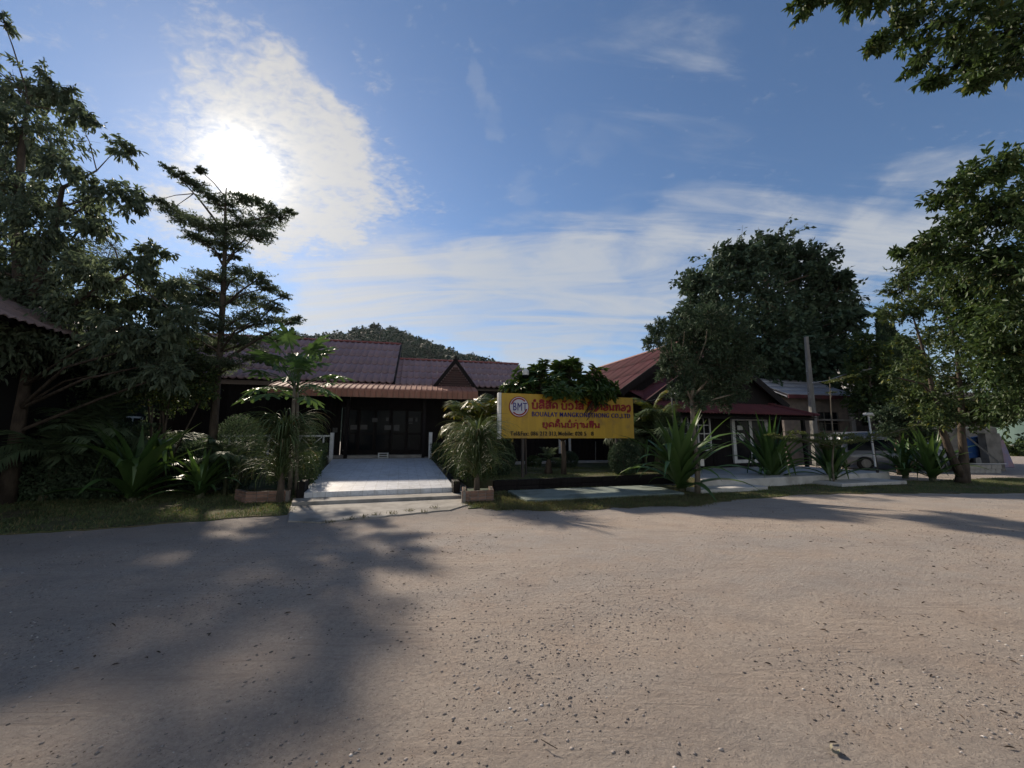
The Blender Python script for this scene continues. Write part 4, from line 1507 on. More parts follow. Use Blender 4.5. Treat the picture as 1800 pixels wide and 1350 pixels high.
tag(MB().tube([sk_, sk2], .022, 6).build('stake', M_GREYP), 'thin pale stake upright in the lawn under the sign', 'stake')

# ------------------------------------------------------------------ brick planter boxes at the foot of the ramp
def planter(label, c00, c01, c11, c10, H=.30):
    """four ground corners: front-left, front-right, back-right, back-left"""
    o = (Vector(c00) + Vector(c01)) / 2
    t = thing('brick_planter', label, 'planter', (o.x, o.y, 0), 0.0, 'brick planters beside the ramp')
    bl_, bh = .23, .075
    nrow = int(H / bh)
    core = MB()
    for (a, b2) in ((c00, c01), (c01, c11), (c10, c00)):
        a, b2 = Vector((a[0], a[1], 0)) - o * 1, Vector((b2[0], b2[1], 0)) - o * 1
        a.z = b2.z = 0
        L = (b2 - a).length
        ang = math.atan2(b2.y - a.y, b2.x - a.x)
        M0 = Matrix.Translation(a) @ Matrix.Rotation(ang, 4, 'Z')
        core.box((.0, .012, 0), (L - .0, .088, nrow * bh - .004), M0)
        n = max(1, int(round(L / bl_)))
        w = L / n
        full = MB().box((.006, 0, .006), (w - .006, .1, bh - .004)).mesh('brick', M_BRICK, bevel=.005)
        half = MB().box((.006, 0, .006), (w / 2 - .006, .1, bh - .004)).mesh('brick', M_BRICK, bevel=.005)
        for r in range(nrow):
            k = 0.0 if r % 2 == 0 else -.5
            while k < n - .01:
                me, x = full, k * w
                if k < 0:
                    me, x = half, 0
                elif k + 1 > n:
                    me = half
                inst('brick', me, t, M0 @ Matrix.Translation((x, random.uniform(-.006, .006), r * bh)) @ Matrix.Rotation(random.uniform(-.012, .012), 4, 'Z'))
                k += 1 if k >= 0 else .5
    core.build('mortar', M_MORTAR, t)
    poly = [Vector((p[0], p[1], 0)) - Vector((o.x, o.y, 0)) for p in (c00, c01, c11, c10)]
    cen = sum(poly, Vector()) / 4
    poly = [cen + (p - cen) * .86 for p in poly]
    MB().slab([(p.x, p.y) for p in poly], .01, nrow * bh - .05).build('soil', M_HILL, t)


pa, pb_ = G(430, 887, 0), G(508, 884, 0)
planter('low brick planter left of the ramp at the foot of the grassy plant', pa, pb_, (-5.95, 10.35), (-7.1, 10.2))
pa, pb_ = G(812, 886, 0), G(868, 883, 0)
planter('low brick planter right of the ramp under the arching grassy plant', pa, pb_, (-0.55, 10.9), (-1.35, 10.75))
# dark kerb blocks where the ramp meets the beds
for (u, vv, lab) in ((523, 876, 'dark upright kerb block at the front left corner of the tiled ramp'), (802, 868, 'dark upright kerb block at the front right corner of the tiled ramp')):
    p = G(u, vv, .1)
    o = MB().box((-.09, 0, 0), (.09, .5, .5 if u < 600 else .42)).build('kerb_block', M_WOOD, None, bevel=.012)
    o.location = (p.x, p.y + .1, 0)
    o.rotation_euler = (0, 0, R(16))
    tag(o, lab, 'kerb block')

# ------------------------------------------------------------------ vehicles
def paint(name, c, rough=.3):
    m = pm(name, c, tuple(x * .9 for x in c), 2, rough, 0, 5, .5)
    m.node_tree.nodes['Principled BSDF'].inputs['Coat Weight'].default_value = .5
    return m


M_VAN = paint('silver_paint', (0.12, 0.13, 0.15))
M_CAR = paint('white_car_paint', (0.36, 0.37, 0.39))
M_LAMP = pm('lamp_glass', (0.16, 0.025, 0.025), None, 5, .2)
M_HEAD = pm('headlamp', (0.6, 0.6, 0.6), None, 5, .15)


def vehicle(name, label, cat, loc, rz, L, W, H, low, prof_g, paint_, wheels, glass, wr=.34):
    t = thing(name, label, cat, loc, rz)
    b = MB()
    hw = W / 2
    # body shell lofted along its length: low = [(x, z_bottom, z_belt)], prof_g = [(x, z_roof)]
    xs_ = [p[0] for p in low]
    rings = []
    for (x, z0, z1) in low:
        zr = np.interp(x, [p[0] for p in prof_g], [p[1] for p in prof_g])
        k = .92 if (x in (xs_[0], xs_[-1])) else 1.0
        w = hw * k
        zr = max(zr, z1 + .01)
        tw = w * (.80 if zr > z1 + .2 else .94)
        zs = max(min(zr - .3, z1 + .62), z1 + .004) if zr > z1 + .35 else z1 + .004
        sw = w * .92 if zr > z1 + .35 else w * .96
        ring = [(x, -w * .94, z0), (x, -w, z0 + .25), (x, -w, z1 - .06), (x, -w * .965, z1), (x, -sw, zs), (x, -tw, max(zr - .09, zs + .002)), (x, -tw * .86, max(zr, zs + .004)),
                (x, tw * .86, max(zr, zs + .004)), (x, tw, max(zr - .09, zs + .002)), (x, sw, zs), (x, w * .965, z1), (x, w, z1 - .06), (x, w, z0 + .25), (x, w * .94, z0)]
        rings.append(ring)
    n = 14
    vs = [p for r_ in rings for p in r_]
    fs = []
    for i in range(len(rings) - 1):
        for k in range(n):
            fs.append((i * n + k, i * n + (k + 1) % n, (i + 1) * n + (k + 1) % n, (i + 1) * n + k))
    fs += [tuple(range(n))[::-1], tuple(range((len(rings) - 1) * n, len(rings) * n))]
    b.add(vs, fs)
    me = b.mesh('body', paint_, True)
    body = inst('body', me, t)
    for side in (-1, 1):
        for (x0, x1, za, zb_, tx0, tx1) in glass:
            def yy(z, x):
                zr = np.interp(x, [p[0] for p in prof_g], [p[1] for p in prof_g])
                z1 = np.interp(x, xs_, [p[2] for p in low])
                f_ = np.clip((z - z1) / max(zr - .07 - z1, .05), 0, 1)
                return side * (hw * .965 - hw * .045 * np.clip((z - z1) / .62, 0, 1) + .010)
            MB().add([(x0, yy(za, x0), za), (x1, yy(za, x1), za), (tx1, yy(zb_, tx1), zb_), (tx0, yy(zb_, tx0), zb_),
                      (x0, yy(za, x0) - side * .02, za), (x1, yy(za, x1) - side * .02, za), (tx1, yy(zb_, tx1) - side * .02, zb_), (tx0, yy(zb_, tx0) - side * .02, zb_)],
                     [(0, 1, 2, 3), (4, 7, 6, 5), (0, 4, 5, 1), (1, 5, 6, 2), (2, 6, 7, 3), (3, 7, 4, 0)]).build('window', M_GLASS, t)
    for wx in wheels:
        for side in (-1, 1):
            wb = MB().disc((wx, wr), wr, side * hw * .99 - .1, side * hw * .99 + .1, 24)
            wo = wb.build('wheel', M_TYRE, t, bevel=.02)
            MB().disc((wx, wr), wr * .62, side * hw * .99 - .106, side * hw * .99 + .106, 16).build('rim', M_GREYP, wo)
    x0, x1 = xs_[0], xs_[-1]
    for side in (-1, 1):
        MB().box((x0 - .02, side * hw * .80 - .07, .80), (x0 + .06, side * hw * .80 + .07, 1.02)).build('tail_light', M_LAMP, t, bevel=.02)
        MB().box((x1 - .1, side * hw * .68 - .16, .68), (x1 + .03, side * hw * .68 + .16, .85)).build('headlight', M_HEAD, t, bevel=.02)
        MB().box((x1 - 1.3, side * (hw + .1) - .09, 1.05), (x1 - 1.18, side * (hw + .1) + .09, 1.25)).build('mirror', paint_, t, bevel=.02)
    return t, body


vp = at(1556, 790, 20.4)
vehicle('minivan', 'silver minivan with dark wraparound windows parked beyond the terrace and lilies', 'van', (vp.x, vp.y, 0.0), R(-14), 4.7, 1.9, 1.95,
        [(-2.35, .35, .95), (-2.25, .28, .95), (-1.9, .26, .94), (-.6, .26, .93), (.8, .26, .92), (1.3, .26, .92), (1.9, .28, .88), (2.25, .32, .80), (2.35, .38, .68)],
        [(-2.35, 1.5), (-2.2, 1.86), (-1.7, 1.95), (0.2, 1.96), (.9, 1.82), (1.55, 1.2), (1.7, 1.06), (2.3, .9), (2.4, .72)], M_VAN, (-1.45, 1.5),
        [(-2.12, -1.02, .98, 1.5, -2.05, -1.02), (-.97, .1, .97, 1.52, -.97, .06), (.15, 1.15, .96, 1.45, .11, .8)])
vp = at(1655, 790, 21.0)
vehicle('pickup_truck', 'white double cab truck parked behind the twin-stemmed tree next to the silver minivan', 'truck', (vp.x + .6, vp.y + 1.0, 0.0), R(14), 5.0, 1.85, 1.95,
        [(-2.4, .5, 1.05), (-2.3, .45, 1.1), (-.9, .4, 1.1), (-.7, .4, 1.12), (.9, .4, 1.12), (1.4, .4, 1.1), (2.0, .42, 1.0), (2.4, .5, .8)],
        [(-2.4, 1.8), (-2.1, 1.98), (0.5, 2.0), (1.35, 1.25), (2.2, 1.08), (2.4, .82)], M_CAR, (-1.5, 1.55),
        [(-2.1, -1.2, 1.16, 1.66, -2.0, -1.2), (-1.1, 0.0, 1.16, 1.66, -1.1, 0.0), (.08, .85, 1.16, 1.6, .08, .6)], .38)

# ------------------------------------------------------------------ background buildings on the right
FR = Frame(at(1470, 780, 25.0), 12.0)
bb = thing('brick_building', 'unfinished grey brick building with silvery sheet roof and dark window openings behind the pole', 'building', FR.o, FR.a)
rx0, rz0 = FR.hit(1384, 694, -.6)
rx1, rz1 = FR.hit(1511, 691, -.6)
wx0_, _ = FR.hit(1380, 760, 0)
wx1_, _ = FR.hit(1545, 760, 0)
ox0, oz0 = FR.hit(1441, 757, 0)
ox1, oz1 = FR.hit(1473, 725, 0)
px0, pz0 = FR.hit(1516, 748, 0)
px1, pz1 = FR.hit(1530, 726, 0)
zt = rz0 - .1
w_ = MB()
for (a, b2, c, d2) in ((wx0_, ox0, 0, zt), (ox1, px0, 0, zt), (px1, wx1_, 0, zt), (ox0 + .001, ox1 - .001, 0, oz0), (ox0 + .001, ox1 - .001, oz1, zt), (px0 + .001, px1 - .001, 0, pz0), (px0 + .001, px1 - .001, pz1, zt)):
    w_.box((a, 0, c), (b2, .15, d2))
w_.build('wall', M_BRICKW, bb)
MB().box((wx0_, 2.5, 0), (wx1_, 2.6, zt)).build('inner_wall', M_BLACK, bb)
cxx, _ = FR.hit(1499, 740, -.1)
MB().box((cxx - .16, -.14, 0), (cxx + .16, -.003, zt)).build('column', M_PALE, bb)
lx0, lz0 = FR.hit(1440, 738, -.5)
lx1, _ = FR.hit(1495, 738, -.5)
MB().box((lx0, -.7, lz0 - .05), (lx1, -.003, lz0 + .04)).build('ledge', M_CONC, bb)
f_ = MB()
for k in range(4):
    xx = ox0 + (ox1 - ox0) * k / 3
    f_.box((xx - .03, .04, oz0), (xx + .03, .09, oz1))
f_.box((ox0, .045, oz0 + .45), (ox1, .085, oz0 + .5))
wo = f_.build('window', M_GREYP, bb)
MB().box((ox0, .095, oz0), (ox1, .1, oz1)).build('pane', M_GLASS, wo)
zr = FR.hit(1400, 668, 2.6)[1]
es = Vector((0, 3.2, zr - rz0)).normalized()
rfb = MB().add([(rx0, -.55, rz0 - .06), (rx1, -.55, rz0 - .06), (rx1, 2.65, zr - .06), (rx0, 2.65, zr - .06), (rx0, -.55, rz0 - .12), (rx1, -.55, rz0 - .12), (rx1, 2.65, zr - .12), (rx0, 2.65, zr - .12)],
               [(0, 1, 2, 3), (4, 7, 6, 5), (0, 4, 5, 1), (1, 5, 6, 2), (2, 6, 7, 3), (3, 7, 4, 0)]).build('roof', M_SHEET, bb)
corr_roof(rfb, (rx0, -.6, rz0 - .03), (1, 0, 0), es, rx1 - rx0, lambda x: math.hypot(3.2, zr - rz0), M_SHEET, .9, 4)
MB().box((rx0, -.68, rz0 - .2), (rx1, -.63, rz0 + .03)).build('fascia', M_ROOFR, bb)

# two-storey house far behind
FH = Frame(at(1530, 700, 46), 8)
th = thing('tall_house', 'two-storey house with grey tiled roof showing between the dark tree and the conifers', 'house', FH.o, FH.a)
hx0, hz0 = FH.hit(1482, 642, 0)
hx1, _ = FH.hit(1560, 642, 0)
_, hz1 = FH.hit(1500, 606, 3)
MB().box((hx0 + .5, .4, 0), (hx1 + 2, 7, hz0)).build('wall', M_PALE, th)
MB().add([(hx0, 0, hz0), (hx1 + 3, 0, hz0), (hx1 + 3, 8, hz0), (hx0, 8, hz0), (hx0 + 3, 4, hz1), (hx1, 4, hz1)], [(0, 1, 5, 4), (1, 2, 5), (2, 3, 4, 5), (3, 0, 4), (0, 3, 2, 1)]).build('roof', M_SHEET, th)
for k in range(3):
    x = hx0 + 1.2 + k * 2.2
    wo = MB().box((x, .33, hz0 - 2.2), (x + 1.2, .396, hz0 - .8)).build('window', M_WHITE, th)
    MB().box((x + .1, .31, hz0 - 2.1), (x + 1.1, .329, hz0 - .9)).build('pane', M_GLASS, wo)

# unfinished brick structure with a blue tarp, far right
FT = Frame(G(1720, 829, 0), 6.0)
ub = thing('unfinished_building', 'unfinished brick and concrete frame building with blue tarp and slanting prop at far right', 'building', FT.o, FT.a)


def fb(u0, v0, u1, v1, y0, y1, name, mat, bev=0.0):
    a, c = FT.hit(u0, v1, y0)
    b2, d2 = FT.hit(u1, v0, y0)
    return MB().box((a, y0, max(c, 0)), (b2, y1, d2)).build(name, mat, ub, bevel=bev)


M_CONC_SHADE = pm('shaded_concrete', (0.20, 0.185, 0.165), (0.14, 0.13, 0.115), 2.0, 0.95, 0.008, 30, 0.1, c3=(0.10, 0.09, 0.08), s3=1.0)  # concrete darkened in its base colour for the shade at far right
fb(1600, 690, 1745, 751, .12, .3, 'wall', M_BRICKW)
fb(1600, 752, 1752, 761, .05, .4, 'beam', M_CONC_SHADE, .01)
fb(1743, 761.5, 1757, 830, .08, .4, 'column', M_CONC_SHADE, .01)
fb(1676, 761.5, 1684, 830, .08, .4, 'column', M_CONC_SHADE, .01)
fb(1745.5, 690, 1752, 751.5, .1, .35, 'column', M_CONC_SHADE, .01)
fb(1600, 761.5, 1675, 830, 2.4, 2.5, 'wall', M_BRICKW)
a, c = FT.hit(1698, 806, .6)
b2, d2 = FT.hit(1742, 766, .6)
poly = [(a, c), (b2, c + .1), (b2, d2 - .5), (b2 - .35, d2 - .06), (b2 - .6, d2), ((a + b2) / 2 - .1, d2 - .05), (a + .2, d2 - .12), (a, d2 - .12)]
MB().prism(poly, .55, .75).build('tarp', M_TARP, ub, bevel=.03)
fb(1600, 761.5, 1757, 828, 3.5, 3.6, 'back_wall', M_CONC_SHADE)
q0, q1 = FT.hit(1697, 754, -.3), FT.hit(1751, 813, -.8)
MB().bar((q0[0], -.02, q0[1]), (q1[0], -.9, max(q1[1], .05)), .07, .07).build('prop', M_GREYP, ub)
bl_t = thing('block_wall', 'low grey concrete block wall under the blue tarp', 'wall', FT.w(0, -.9, 0), FT.a)
a, c = FT.hit(1703, 827, -.9)
b2, d2 = FT.hit(1757, 812, -.9)
nb = 6
bw = (b2 - a) / nb
bme = MB().box((.006, 0, .004), (bw - .006, .15, .196)).mesh('block', M_CONC, bevel=.006)
for r_ in range(2):
    for k in range(nb):
        inst('block', bme, bl_t, Matrix.Translation((a + k * bw + (bw * .3 if r_ else 0), random.uniform(-.01, .01), .2 * r_)))
pl2 = MB().tube([(a - .2, -.1, .46), ((a + b2) / 2, -.1, .44), (b2 + .2, -.08, .43)], .02, 6).build('bamboo_pole', M_PALE)
pl2.location = FT.w(0, -.9, 0)
pl2.rotation_euler = (0, 0, FT.a)
tag(pl2, 'thin pale pole lying along the top of the grey block wall', 'pole')
ft2 = MB().add([(0, 0, 0), (.75, .1, 0), (.5, .2, 1.5), (.05, .1, 1.75), (0, .25, 0), (.75, .3, 0), (.5, .32, 1.5), (.05, .25, 1.75)],
               [(0, 1, 2, 3), (4, 7, 6, 5), (0, 4, 5, 1), (1, 5, 6, 2), (2, 6, 7, 3), (3, 7, 4, 0)]).build('hanging_tarp', M_TARP2, None, bevel=.03)
x, _ = FT.hit(1759, 800, .2)
ft2.location = FT.w(x, .2, .15)
tag(ft2, 'faded mauve and blue tarp hanging beside the concrete column at far right', 'tarp')

# power lines
for k, (va, vb) in enumerate(((586, 580), (593, 589), (600, 597), (605, 603))):
    a0, a1 = at(1470, va + 6, 42), at(1990, vb - 12, 42)
    pts = [a0 + (a1 - a0) * t - Vector((0, 0, .5 * math.sin(PI * t))) for t in np.linspace(0, 1, 9)]
    tag(MB().tube(pts, .025, 4).build('power_line', M_DARKM), ['highest of the four power lines crossing the sky gap right of the conifers', 'second highest power line crossing the sky gap right of the conifers', 'third power line from the top in the sky gap right of the conifers', 'lowest of the four power lines crossing the sky gap right of the conifers'][k], 'power line', 'power lines')

# ------------------------------------------------------------------ hills
RID = [(-200, 640), (0, 630), (200, 612), (330, 604), (430, 598), (480, 592), (520, 588), (560, 588), (600, 584), (640, 577), (665, 576), (700, 582), (740, 597), (770, 610), (800, 621), (840, 633), (880, 644), (930, 660), (1000, 684), (1080, 720), (1160, 765)]
YH = 340.0


def hill(name, rid, yh, front, back, mat, n_=140, rough=1.5, seed=3):
    r = np.random.default_rng(seed)
    us = np.linspace(rid[0][0], rid[-1][0], n_)
    vv = np.interp(us, [p[0] for p in rid], [p[1] for p in rid])
    rows = np.array([-1, -.8, -.6, -.4, -.2, 0, .25, .6, 1.0])
    VV = []
    for s in rows:
        for u, v_ in zip(us, vv):
            p = at(u, v_ + (float(np.interp(u, [640, 860], [9, 1])) if yh > 200 else 0), yh)
            k = 1 - abs(s) ** 1.3 if s < 0 else 1 - s ** 1.2
            z = max(p.z * k - 1, -2) + (r.normal() * rough if abs(s) < .95 and p.z > 10 else 0)
            if s == 0:
                z = p.z - 1
            VV.append((p.x * (1 + s * (front if s < 0 else back) / yh), yh + s * (front if s < 0 else back), z))
    i0 = (np.arange(len(rows) - 1)[:, None] * n_ + np.arange(n_ - 1)[None, :]).ravel()
    return VV, tag(np_obj(name, VV, np.stack([i0, i0 + 1, i0 + n_ + 1, i0 + n_], 1), mat, smooth=True), kind='structure')


HV, _h = hill('hill', RID, YH, 160, 150, M_HILL)
hill('hill', [(1640, 770), (1700, 735), (1745, 690), (1790, 650), (1850, 625), (2100, 600), (2500, 640), (2800, 765)], 150, 60, 80, M_HILL2, 80, .3, 9)

# ------------------------------------------------------------------ foliage helpers
T_KITE = (np.array([(0, 0, 0), (.5, .42, .05), (0, 1, -.10), (-.5, .42, .05)]), np.array([(0, 1, 2, 3)]))
T_LEAF = (np.array([(0, 0, 0), (.48, .30, .07), (.40, .66, .04), (0, 1, -.16), (-.40, .66, .04), (-.48, .30, .07)]), np.array([(0, 1, 2, 3), (0, 3, 4, 5)]))
T_BLADE = (np.array([(-.5, 0, 0), (.5, 0, 0), (.32, .6, .05), (0, 1, -.1)]), np.array([(0, 1, 2, 3)]))


def unit(a):
    return a / np.maximum(np.linalg.norm(a, axis=-1, keepdims=True), 1e-9)


def leaf_frames(D, N):
    y = unit(D)
    x = np.cross(y, N)
    x = unit(x + 1e-6)
    z = np.cross(x, y)
    return x, y, z


def leaf_verts(P, D, N, L, W, tm):
    x, y, z = leaf_frames(D, N)
    T = tm[0]
    L = np.broadcast_to(np.asarray(L, float), (len(P),))
    W = np.broadcast_to(np.asarray(W, float), (len(P),))
    V = P[:, None, :] + (T[None, :, 0, None] * W[:, None, None]) * x[:, None, :] + (T[None, :, 1, None] * L[:, None, None]) * y[:, None, :] + (T[None, :, 2, None] * L[:, None, None]) * z[:, None, :]
    k = len(T)
    F = (np.arange(len(P))[:, None, None] * k + tm[1][None]).reshape(-1, tm[1].shape[1])
    return V.reshape(-1, 3), F


def put_leaves(t, base, P, D, N, L, W, tm, mat, pick=0, crown='crown', leaf='leaf'):
    """nearest leaves become separate parts, the rest one crown"""
    n = len(P)
    L = np.broadcast_to(np.asarray(L, float), (n,)).copy()
    W = np.broadcast_to(np.asarray(W, float), (n,)).copy()
    b = np.array(base)
    keep = np.ones(n, bool)
    if pick:
        q = P - np.array([0, 0, EYE])
        cz_ = q[:, 1] * math.cos(PITCH) + q[:, 2] * math.sin(PITCH)
        cx_ = np.abs(q[:, 0]) / np.maximum(cz_, .1) * FPX
        cy_ = np.abs(-q[:, 1] * math.sin(PITCH) + q[:, 2] * math.cos(PITCH)) / np.maximum(cz_, .1) * FPX
        d = np.where((cx_ < 890) & (cy_ < 665) & (cz_ > .5), np.linalg.norm(q, axis=1) / L, 1e9)
        idx = np.argsort(d)[:pick]
        idx = idx[d[idx] < 1e8]
        keep[idx] = False
        me = np_mesh(leaf, tm[0], tm[1], mat)
        x, y, z = leaf_frames(D[idx], N[idx])
        for i, k in enumerate(idx):
            M = Matrix.Identity(4)
            for r_ in range(3):
                M[r_][0] = x[i, r_] * W[k]
                M[r_][1] = y[i, r_] * L[k]
                M[r_][2] = z[i, r_] * L[k]
                M[r_][3] = P[k, r_] - b[r_]
            inst(leaf, me, t, M)
    V, F = leaf_verts(P[keep] - b, D[keep], N[keep], L[keep], W[keep], tm)
    return np_obj(crown, V, F, mat, t, 'stuff')


def clump(u, v, r, Y, sx=1.0, sz=1.0):
    c = at(u, v, Y)
    rr_ = r * Y / FPX
    return (np.array(c), np.array([rr_ * sx, rr_ * sx, rr_ * sz]))


def crown_points(g, clumps, twigs, per, droop=.25, spread=.6, inner=.5, out=1.1, flat=False):
    P, D, N, TW_ = [], [], [], []
    for c, r in clumps:
        n = max(4, int(twigs * min(1.6, max(.35, (r[0] / np.mean([q[1][0] for q in clumps])) ** 1.4))))
        d = unit(g.normal(size=(n, 3)))
        s = c + d * r * g.uniform(.0, inner, (n, 1))
        dir2 = unit(d + g.normal(size=(n, 3)) * .45)
        if flat:
            dir2[:, 2] *= .3
        e = s + dir2 * r * g.uniform(.45, out, (n, 1))
        TW_ += list(zip(s, e))
        t = g.uniform(.15, 1.02, (n, per, 1))
        p = s[:, None] + (e - s)[:, None] * t + g.normal(size=(n, per, 3)) * (r * .045)
        p[..., 2] -= droop * .35 * (t[..., 0] ** 2) * r[2]
        dd = unit(unit(e - s)[:, None] * .55 + g.normal(size=(n, per, 3)) * spread + np.array([0, 0, -droop]))
        nn = unit(g.normal(size=(n, per, 3)) * .7 + np.array([0, 0, 1.0]))
        P.append(p.reshape(-1, 3))
        D.append(dd.reshape(-1, 3))
        N.append(nn.reshape(-1, 3))
    return np.concatenate(P), np.concatenate(D), np.concatenate(N), TW_


def tree(name, label, cat, base, trunks, clumps, mat, bark, leaf_l, leaf_w, twigs=24, per=14, pick=0, seed=1, droop=.25, spread=.6, tm=T_KITE, group=None, limb_r=.035, jit=.25, twig_r=.006, flat=False, inner=.5, out=1.1, limbs=True, nt=.5, zpen=1.2, maxlimb=99):
    g = np.random.default_rng(seed)
    t = thing(name, label, cat, base, 0, group)
    b = Vector(base)
    tr = MB()
    for pts, rad in trunks:
        tr.tube([Vector(p) - b for p in pts], rad, 8)
    tr.build('trunk', bark, t, smooth=True)
    P, D, N, TW_ = crown_points(g, clumps, twigs, per, droop, spread, inner, out, flat)
    L = leaf_l * g.uniform(1 - jit, 1 + jit, len(P))
    W = leaf_w * g.uniform(1 - jit, 1 + jit, len(P))
    put_leaves(t, base, P, D, N, L, W, tm, mat, pick)
    if limbs:
        br = MB()
        allp = [(Vector(p), r) for pts, rad in trunks for p, r in zip(pts, rad if hasattr(rad, '__len__') else [rad] * len(pts))]
        dense = []
        for pts, rad in trunks:
            rad = rad if hasattr(rad, '__len__') else [rad] * len(pts)
            for i in range(len(pts) - 1):
                for k in range(6):
                    f_ = k / 6
                    dense.append((Vector(pts[i]).lerp(Vector(pts[i + 1]), f_), rad[i] + (rad[i + 1] - rad[i]) * f_))
            dense.append((Vector(pts[-1]), rad[-1]))
        for c, r in clumps:
            c = Vector(c)
            best = min(dense, key=lambda q: (q[0] - c).length + zpen * max(0, q[0].z - c.z + .3 * (c - q[0]).length))
            a = best[0]
            if (a - c).length > maxlimb:
                continue
            mid = a.lerp(c, .5) + Vector((g.normal() * .06, g.normal() * .06, .04)) * (c - a).length
            r0 = min(best[1] * .75, limb_r * (.5 + .5 * (c - a).length))
            br.tube([a - b, mid - b, c - b], [r0, r0 * .7, r0 * .4], 5, False)
        sel = g.random(len(TW_)) < nt
        for (s, e), q in zip(TW_, sel):
            if q:
                br.tube([Vector(s) - b, Vector(e) - b], [twig_r, twig_r * .5], 3, False)
        br.build('branches', bark, t, 'stuff', smooth=True)
    return t


def J(g, Y, a):
    return Y + g.uniform(-a, a)


gg = np.random.default_rng(21)

# ---- large drooping-leaf tree at far left
Y1 = 9.6
lst = [(25, 160, 55), (75, 150, 45), (105, 165, 38), (135, 200, 28), (60, 230, 70), (10, 260, 70), (35, 330, 70), (105, 290, 45), (150, 205, 18), (215, 262, 24), (190, 335, 45), (232, 348, 32), (145, 372, 42),
       (70, 400, 70), (10, 430, 70), (105, 450, 70), (165, 395, 30), (160, 480, 52), (60, 500, 75), (0, 520, 60), (130, 540, 70), (200, 545, 52), (70, 590, 70), (0, 600, 60), (235, 470, 40), (268, 448, 32), (250, 530, 55), (300, 500, 36), (190, 610, 60), (322, 560, 40),
       (5, 35, 20), (-60, 200, 80), (-80, 330, 90), (-70, 460, 90), (-60, 90, 60), (-140, 250, 90), (-150, 420, 100), (280, 600, 45), (240, 640, 45), (270, 640, 40), (215, 575, 50), (305, 655, 30), (-120, 600, 90), (-40, 560, 90)]
cl = [clump(u, v, r, J(gg, Y1, 1.0), 1, .85) for u, v, r in lst]
bs = G(40, 868, 0)
bs = Vector((at(40, 700, Y1).x, Y1, 0))
tree('broadleaf_tree', 'tall tree at far left with long drooping leaves rising above the roof and palms', 'tree', bs,
     [([bs, at(44, 640, Y1), at(30, 420, Y1), at(38, 260, Y1), at(50, 170, Y1)], [.19, .15, .11, .07, .03]), ([at(42, 560, Y1), at(90, 430, Y1 - .2), at(110, 330, Y1 - .2), at(170, 300, Y1)], [.10, .07, .05, .02]), ([at(42, 600, Y1), at(150, 520, Y1 - .4), at(250, 470, Y1 - .4)], [.09, .06, .02])],
     cl, L_BIG, M_BARK, .165, .056, 48, 19, 300, 31, .75, .5, T_LEAF, limb_r=.018, twig_r=.006, inner=.45)

# ---- tiered tree under the sun
Y2 = 11.6
up_ = [(296, 296, 12), (318, 310, 18), (342, 326, 22), (368, 345, 22), (398, 365, 24), (352, 300, 10), (275, 352, 14), (300, 368, 22), (330, 385, 28), (362, 398, 30), (395, 405, 32), (430, 395, 30), (460, 388, 28), (488, 380, 18), (508, 372, 9), (425, 350, 20), (450, 352, 18), (472, 366, 18), (340, 415, 20), (372, 428, 24), (408, 430, 24), (445, 415, 22), (470, 412, 14), (385, 448, 12), (412, 452, 10)]
lo_ = [(400, 492, 34), (430, 480, 28), (455, 490, 22), (470, 505, 22), (500, 520, 13), (360, 520, 32), (395, 530, 36), (440, 525, 32), (480, 540, 22), (505, 565, 20), (522, 560, 10), (455, 560, 34), (410, 570, 40), (360, 570, 38), (330, 545, 28), (320, 590, 34), (370, 608, 38), (430, 602, 38), (480, 592, 26), (512, 588, 14), (290, 570, 26), (345, 630, 26), (450, 630, 26), (400, 640, 26), (340, 500, 30), (310, 520, 30), (365, 485, 24), (320, 555, 30), (300, 545, 26), (345, 530, 30), (290, 600, 30), (350, 600, 38), (330, 630, 38), (372, 645, 32), (308, 640, 32)]
cl = [clump(u, v, r, J(gg, Y2, .9), 1.15, .55) for u, v, r in up_] + [clump(u, v, r, J(gg, Y2, 1.2), 1.1, .6) for u, v, r in lo_]
bs = Vector((at(378, 760, Y2).x, Y2, 0))
tree('tiered_tree', 'slender tree with flat tiers of small leaves standing against the sun', 'tree', bs,
     [([bs, at(378, 720, Y2), at(388, 600, Y2), at(394, 480, Y2), at(396, 420, Y2), at(396, 350, Y2), at(398, 330, Y2)], [.14, .10, .085, .07, .05, .03, .012]),
      ([at(394, 470, Y2), at(378, 440, Y2), at(345, 420, Y2)], [.04, .03, .012]), ([at(394, 468, Y2), at(412, 440, Y2), at(440, 410, Y2)], [.04, .03, .012]), ([at(396, 410, Y2), at(350, 350, Y2), at(296, 292, Y2)], [.04, .025, .008]), ([at(396, 405, Y2), at(450, 385, Y2), at(510, 372, Y2)], [.035, .02, .006])],
     cl, L_SMALL, M_BARK, .062, .034, 66, 24, 300, 32, .1, .7, T_KITE, limb_r=.025, twig_r=.005, flat=True, out=1.2, nt=.6)

# ---- feathery tree behind
cl = [clump(u, v, r, J(gg, 14.5, .6), 1, .8) for u, v, r in [(195, 435, 24), (215, 455, 18), (170, 440, 30), (190, 470, 28), (150, 470, 40), (180, 510, 40)]]
bs = Vector((at(165, 700, 14.5).x, 14.5, 0))
tree('feathery_tree', 'feathery fine-leaved tree peeking out behind the drooping-leaf tree', 'tree', bs, [([bs, at(165, 600, 14.5), at(175, 480, 14.5)], [.12, .09, .03])], cl, L_SMALL, M_BARK, .10, .022, 40, 18, 0, 33, .1, .5)

